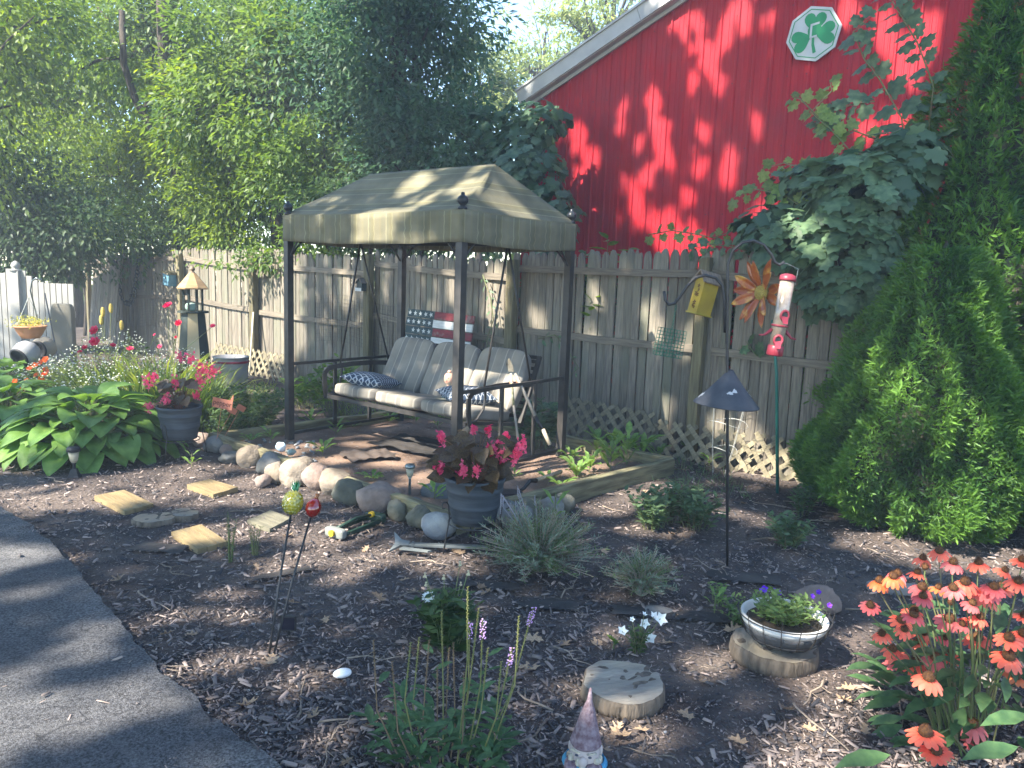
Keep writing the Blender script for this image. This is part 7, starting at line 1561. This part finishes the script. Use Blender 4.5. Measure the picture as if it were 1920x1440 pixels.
for k in range(110):
    Y = 1.9+5.2*random.random()**1.4; x = random.uniform(-.62, .60)*Y
    if inpoly(np.array([x]), np.array([Y]))[0] or inpoly(np.array([x]), np.array([Y]), BX, BY)[0]: continue
    if Y+.8*x > FB-.5: continue
    s = random.uniform(.10, .32); o = link('twig', random.choice(twm), loc=(x, Y, gh(x, Y)+.004), rot=(0, 0, random.uniform(0, 6.3)), scale=(s, s, min(s, .22))); tag(o, 'thin dry twig lying on the dark mulch', 'twig', 'twigs scattered over the mulch')
for (x0, y0, x1, y1, lb) in ((500, 1140, 440, 1128, 'long bent twig running left from the glass stakes'), (1480, 1105, 1400, 1100, 'a')): pass
for k in range(26):
    px, py = random.choice([(500, 1409), (545, 1434), (425, 1222), (395, 1250), (1085, 1130), (1165, 1345)]); px += random.gauss(0, 120); py += random.gauss(0, 50); py = min(max(py, 1090), 1436); g = G(px, py, .004)
    if inpoly(np.array([g.x]), np.array([g.y]))[0]: continue
    s = random.uniform(.008, .018); o = rock('pebble', (g.x, g.y, gh(g.x, g.y)+.004), (s, s*.8, s*.6), random.uniform(0, 3), s_white, 'tiny pale pebble on dark mulch in the foreground', 300+k, sub=1, group='tiny pale pebbles in the mulch', cat='pebble')

# ================================================================ SHADE TREES left of and behind the camera: unseen, crowns shaped to throw the dapples
LIT = []
def lit(px, py, r, z=0., Y=None, barn=False, fence=False):
    r *= .72 if barn else (.72 if r < .35 else .95) if fence else (.62 if Y == 6.1 else .95 if (len(LIT) < 14) else .88)
    q = OF(px, py, BB) if barn else OF(px, py, FB) if fence else (P(px, py, Y) if Y else G(px, py, z)); LIT.append((q.x, q.y, q.z, r))
for a in ((40, 1055, .14), (-40, 1065, .2), (50, 1122, .06), (30, 1345, .10), (130, 1318, .07), (230, 1308, .09), (300, 1330, .08), (100, 1380, .11), (0, 1400, .16), (180, 1372, .07), (190, 1238, .05), (90, 1250, .05), (215, 1188, .05), (-60, 1330, .16),
          (330, 888, .30), (260, 930, .26), (210, 900, .2), (420, 925, .28), (400, 1000, .2), (500, 985, .2), (610, 1000, .22), (520, 930, .2), (560, 1055, .13), (110, 935, .22), (40, 925, .2), (690, 1045, .16), (790, 1050, .14), (860, 1055, .1), (440, 1150, .07), (340, 1155, .06), (400, 1240, .08), (470, 1232, .06), (560, 1275, .07), (640, 1080, .08), (480, 900, .2),
          (780, 850, .26), (640, 868, .16), (820, 900, .22), (550, 850, .18), (1010, 895, .13), (730, 870, .2), (680, 840, .1),
          (1130, 950, .17), (1190, 930, .16), (1235, 910, .12), (1190, 988, .10), (1245, 990, .10), (1400, 885, .14), (1470, 895, .17), (1440, 870, .15), (1370, 960, .11), (1425, 975, .10), (1080, 890, .15), (1110, 880, .15),
          (1320, 1235, .07), (1370, 1245, .06), (1205, 1375, .07), (1150, 1350, .06), (1085, 1350, .06), (1600, 1200, .09), (1560, 1290, .12), (1500, 1420, .13), (1540, 1400, .1), (1640, 1290, .08), (1590, 1350, .07), (1640, 1180, .06)): lit(*a)
for a in ((550, 880, .22, .1), (590, 890, .2, .15), (470, 850, .13, .1), (640, 905, .12, .1), (1100, 865, .16, .2), (1050, 895, .12, .15), (40, 760, .2, .3), (200, 790, .22, .3), (110, 830, .14, .2), (150, 750, .2, .35), (270, 810, .12, .2), (0, 830, .25, .2), (75, 720, .25, .3)): lit(a[0], a[1], a[2], z=a[3])
for a in ((640, 430, .22), (720, 425, .22), (690, 395, .18), (800, 440, .12), (770, 370, .22), (860, 335, .2), (940, 360, .2), (980, 390, .12), (905, 400, .12), (850, 620, .3), (856, 720, .25), (541, 600, .25), (640, 350, .12)): lit(a[0], a[1], a[2], Y=6.1)
for a in ((920, 700, .24, 6.25), (985, 720, .15, 6.3), (820, 700, .12, 6.6), (640, 735, .12, 7.), (880, 765, .15, 6.), (760, 770, .14, 6.4), (700, 750, .12, 6.7)): lit(a[0], a[1], a[2], Y=a[3])
for a in ((420, 530, .9), (520, 570, .6), (460, 620, .7), (350, 600, .5), (1085, 740, .22), (1110, 655, .2), (1225, 615, .16), (1215, 570, .1), (1180, 700, .12), (1290, 640, .1), (940, 560, .3), (930, 650, .25), (650, 545, .2), (850, 545, .12), (1010, 600, .15), (1120, 560, .12), (1225, 810, .2), (1350, 800, .12), (1545, 520, .16), (1580, 565, .14), (1510, 480, .1), (1320, 600, .1)): lit(a[0], a[1], a[2], fence=True)
for a in ((1080, 260, .22), (1110, 300, .18), (1090, 340, .2), (1120, 390, .2), (1170, 205, .09), (1165, 240, .1), (1225, 190, .16), (1235, 240, .2), (1245, 290, .18), (1195, 270, .12), (1200, 400, .22), (1180, 350, .12), (1250, 440, .3), (1300, 470, .3), (1215, 330, .12), (1330, 110, .18), (1350, 160, .13), (1300, 60, .22), (1360, 60, .16), (1390, 30, .2), (1440, 40, .12), (1300, 150, .1), (1320, 250, .12), (1370, 290, .13), (1365, 330, .12), (1310, 310, .12), (1420, 230, .1), (1680, 240, .22), (1700, 130, .25), (1660, 60, .2), (1740, 60, .2), (1620, 250, .12), (1590, 20, .15), (1290, 370, .12), (1440, 400, .12), (1410, 410, .1), (1000, 160, .25), (1260, 20, .2), (1520, 130, .08)): lit(a[0], a[1], a[2], barn=True)
for a in ((1850, 950, .36, 4.4), (1780, 980, .3, 4.4), (1700, 1000, .2, 4.5), (1620, 900, .2, 4.6), (1560, 930, .16, 4.6), (1660, 960, .2, 4.5), (1700, 760, .14, 4.8), (1800, 700, .14, 4.8), (1600, 780, .1, 4.8), (1850, 840, .2, 4.6), (1900, 870, .3, 4.5), (1905, 600, .25, 4.9), (1900, 450, .2, 5.2), (1560, 960, .10, 4.6), (1760, 620, .1, 4.9), (1640, 700, .08, 5.0), (1670, 1080, .07, 2.7), (1830, 1040, .10, 2.7), (1890, 1250, .08, 2.6), (1780, 1120, .07, 2.7), (1820, 1360, .08, 2.3), (1900, 1400, .12, 2.3), (1740, 1400, .07, 2.4), (965, 1160, .035, 2.6), (877, 1120, .03, 2.6), (910, 1140, .02, 2.6), (1640, 1420, .08, 2.3), (90, 640, .3, 8.6), (360, 540, .3, 9.), (300, 740, .3, 6.6), (550, 930, .05, 3.3), (1620, 150, .1, 7.)): lit(a[0], a[1], a[2], Y=a[3])
LIT = np.array(LIT); SV = np.array(SUNV)
def cast(hits, zlo, zhi):
    n = len(hits); z = RNG.uniform(zlo, zhi, n); return hits+SV*((z-hits[:, 2])/SV[2])[:, None]
def notlit(p, keep=.012, mg=.045):  # drops crown leaves whose shadow would fall on a chosen sun spot
    bad = np.zeros(len(p), bool)
    for (x, y, z, r) in LIT:
        w_ = p-np.array([x, y, z]); s = w_ @ SV; dd = np.linalg.norm(w_-s[:, None]*SV, axis=1); bad |= (dd < r*(.9+.25*RNG.random(len(p)))+mg) & (s > .5)
    return ~bad | (RNG.random(len(p)) < keep)
pts = []
n = 84000; X_ = RNG.uniform(-9.5, 8.5, n); Y_ = RNG.uniform(-1.5, 11, n)
cl_ = np.array([noise.noise(Vector((a*1.1, b*1.1, 8))) for a, b in zip(X_, Y_)])
sunny = (Y_ > 7.3) & (X_ < -2.2) & (X_ > -5.6) & (Y_+.8*X_ < 7.4)
ok = (RNG.random(n) < np.clip(1.0-np.maximum(0, cl_-.25)*2.0, .2, 1)*np.where(sunny, .16, 1.)) & ((Y_+.8*X_ < FB+.8) | (X_ > 1.2))
h = np.stack([X_[ok], Y_[ok], np.zeros(ok.sum())], 1); pts.append(cast(h, 7.6, 11.))
n = 24000; s_ = RNG.uniform(-.6, 6.6, n); zz = RNG.uniform(1., 6.2, n); hb = np.stack([s_, BB-.8*s_, zz], 1); pts.append(cast(hb, 11., 13.8))
n = 6000; s_ = RNG.uniform(-3., 4.5, n); zz = RNG.uniform(.3, 2.6, n); hb = np.stack([s_, FB-.8*s_, zz], 1); pts.append(cast(hb, 8.2, 11.))
p = np.concatenate(pts); PD = rdir(len(p), -.3); PS = RNG.uniform(.7, 1.3, len(p))*.25; k_ = notlit(p+PD*(PS*.5)[:, None]); p, PD, PS = p[k_], PD[k_], PS[k_]
TB = [Vector((-11.5, -3.5, 0)), Vector((-6.5, -5.5, 0)), Vector((-13, 2.5, 0)), Vector((-1.8, -3.6, 0))]
own = np.argmin(np.stack([np.linalg.norm(p[:, :2]-np.array([b.x+1.5, b.y+1.5]), axis=1) for b in TB], 1), axis=1)
LB = ['big shade tree left of the driveway', 'big shade tree behind the driveway', 'shade tree at the far left of the driveway', 'tall shade tree behind the viewer']
for k, b0 in enumerate(TB):
    q = p[own == k]-np.array(b0)
    if len(q) < 50: continue
    t = thing('shade_tree', LB[k], 'tree', b0, group='shade trees outside the picture'); bb = B(); cm = Vector(q.mean(0)); fork = Vector((cm.x*.25, cm.y*.25, 4.6)); limb(bb, (0, 0, -.2), fork, .3, .22, 8, .04, 12)
    made = 0
    for j in range(120):
        tgt = Vector(q[RNG.integers(0, len(q))]); s0_ = fork+Vector((0, 0, random.uniform(-.5, .3))); ck = np.array([list(s0_.lerp(tgt, f)+b0) for f in np.linspace(.15, 1, 26)])
        if made < 16 and notlit(ck, 0, .0).sum() >= 25: limb(bb, s0_, tgt, .09, .02, 7, .04, 6); made += 1
    bb.build('trunk', m_bark, t, smooth=True); m_ = len(q)
    leaves('crown', LEAF4, q, PD[own == k], rdir(m_, .9), PS[own == k], g_mid, t)

# ================================================================ thin haze volume added for the milky lens veil
hz = bpy.data.materials.new('haze_air'); hz.use_nodes = True; n_ = hz.node_tree.nodes; n_.remove(n_['Principled BSDF']); pv = n_.new('ShaderNodeVolumePrincipled'); pv.inputs['Color'].default_value = (.80, .90, 1, 1); pv.inputs['Density'].default_value = HAZE; pv.inputs['Anisotropy'].default_value = .1
hz.node_tree.links.new(pv.outputs[0], n_['Material Output'].inputs['Volume'])
o = B().box((0, 11, 7.4), (70, 64, 16.8)).build('haze', hz); tag(o, 'thin bluish summer haze filling the garden air', 'haze', kind='stuff')
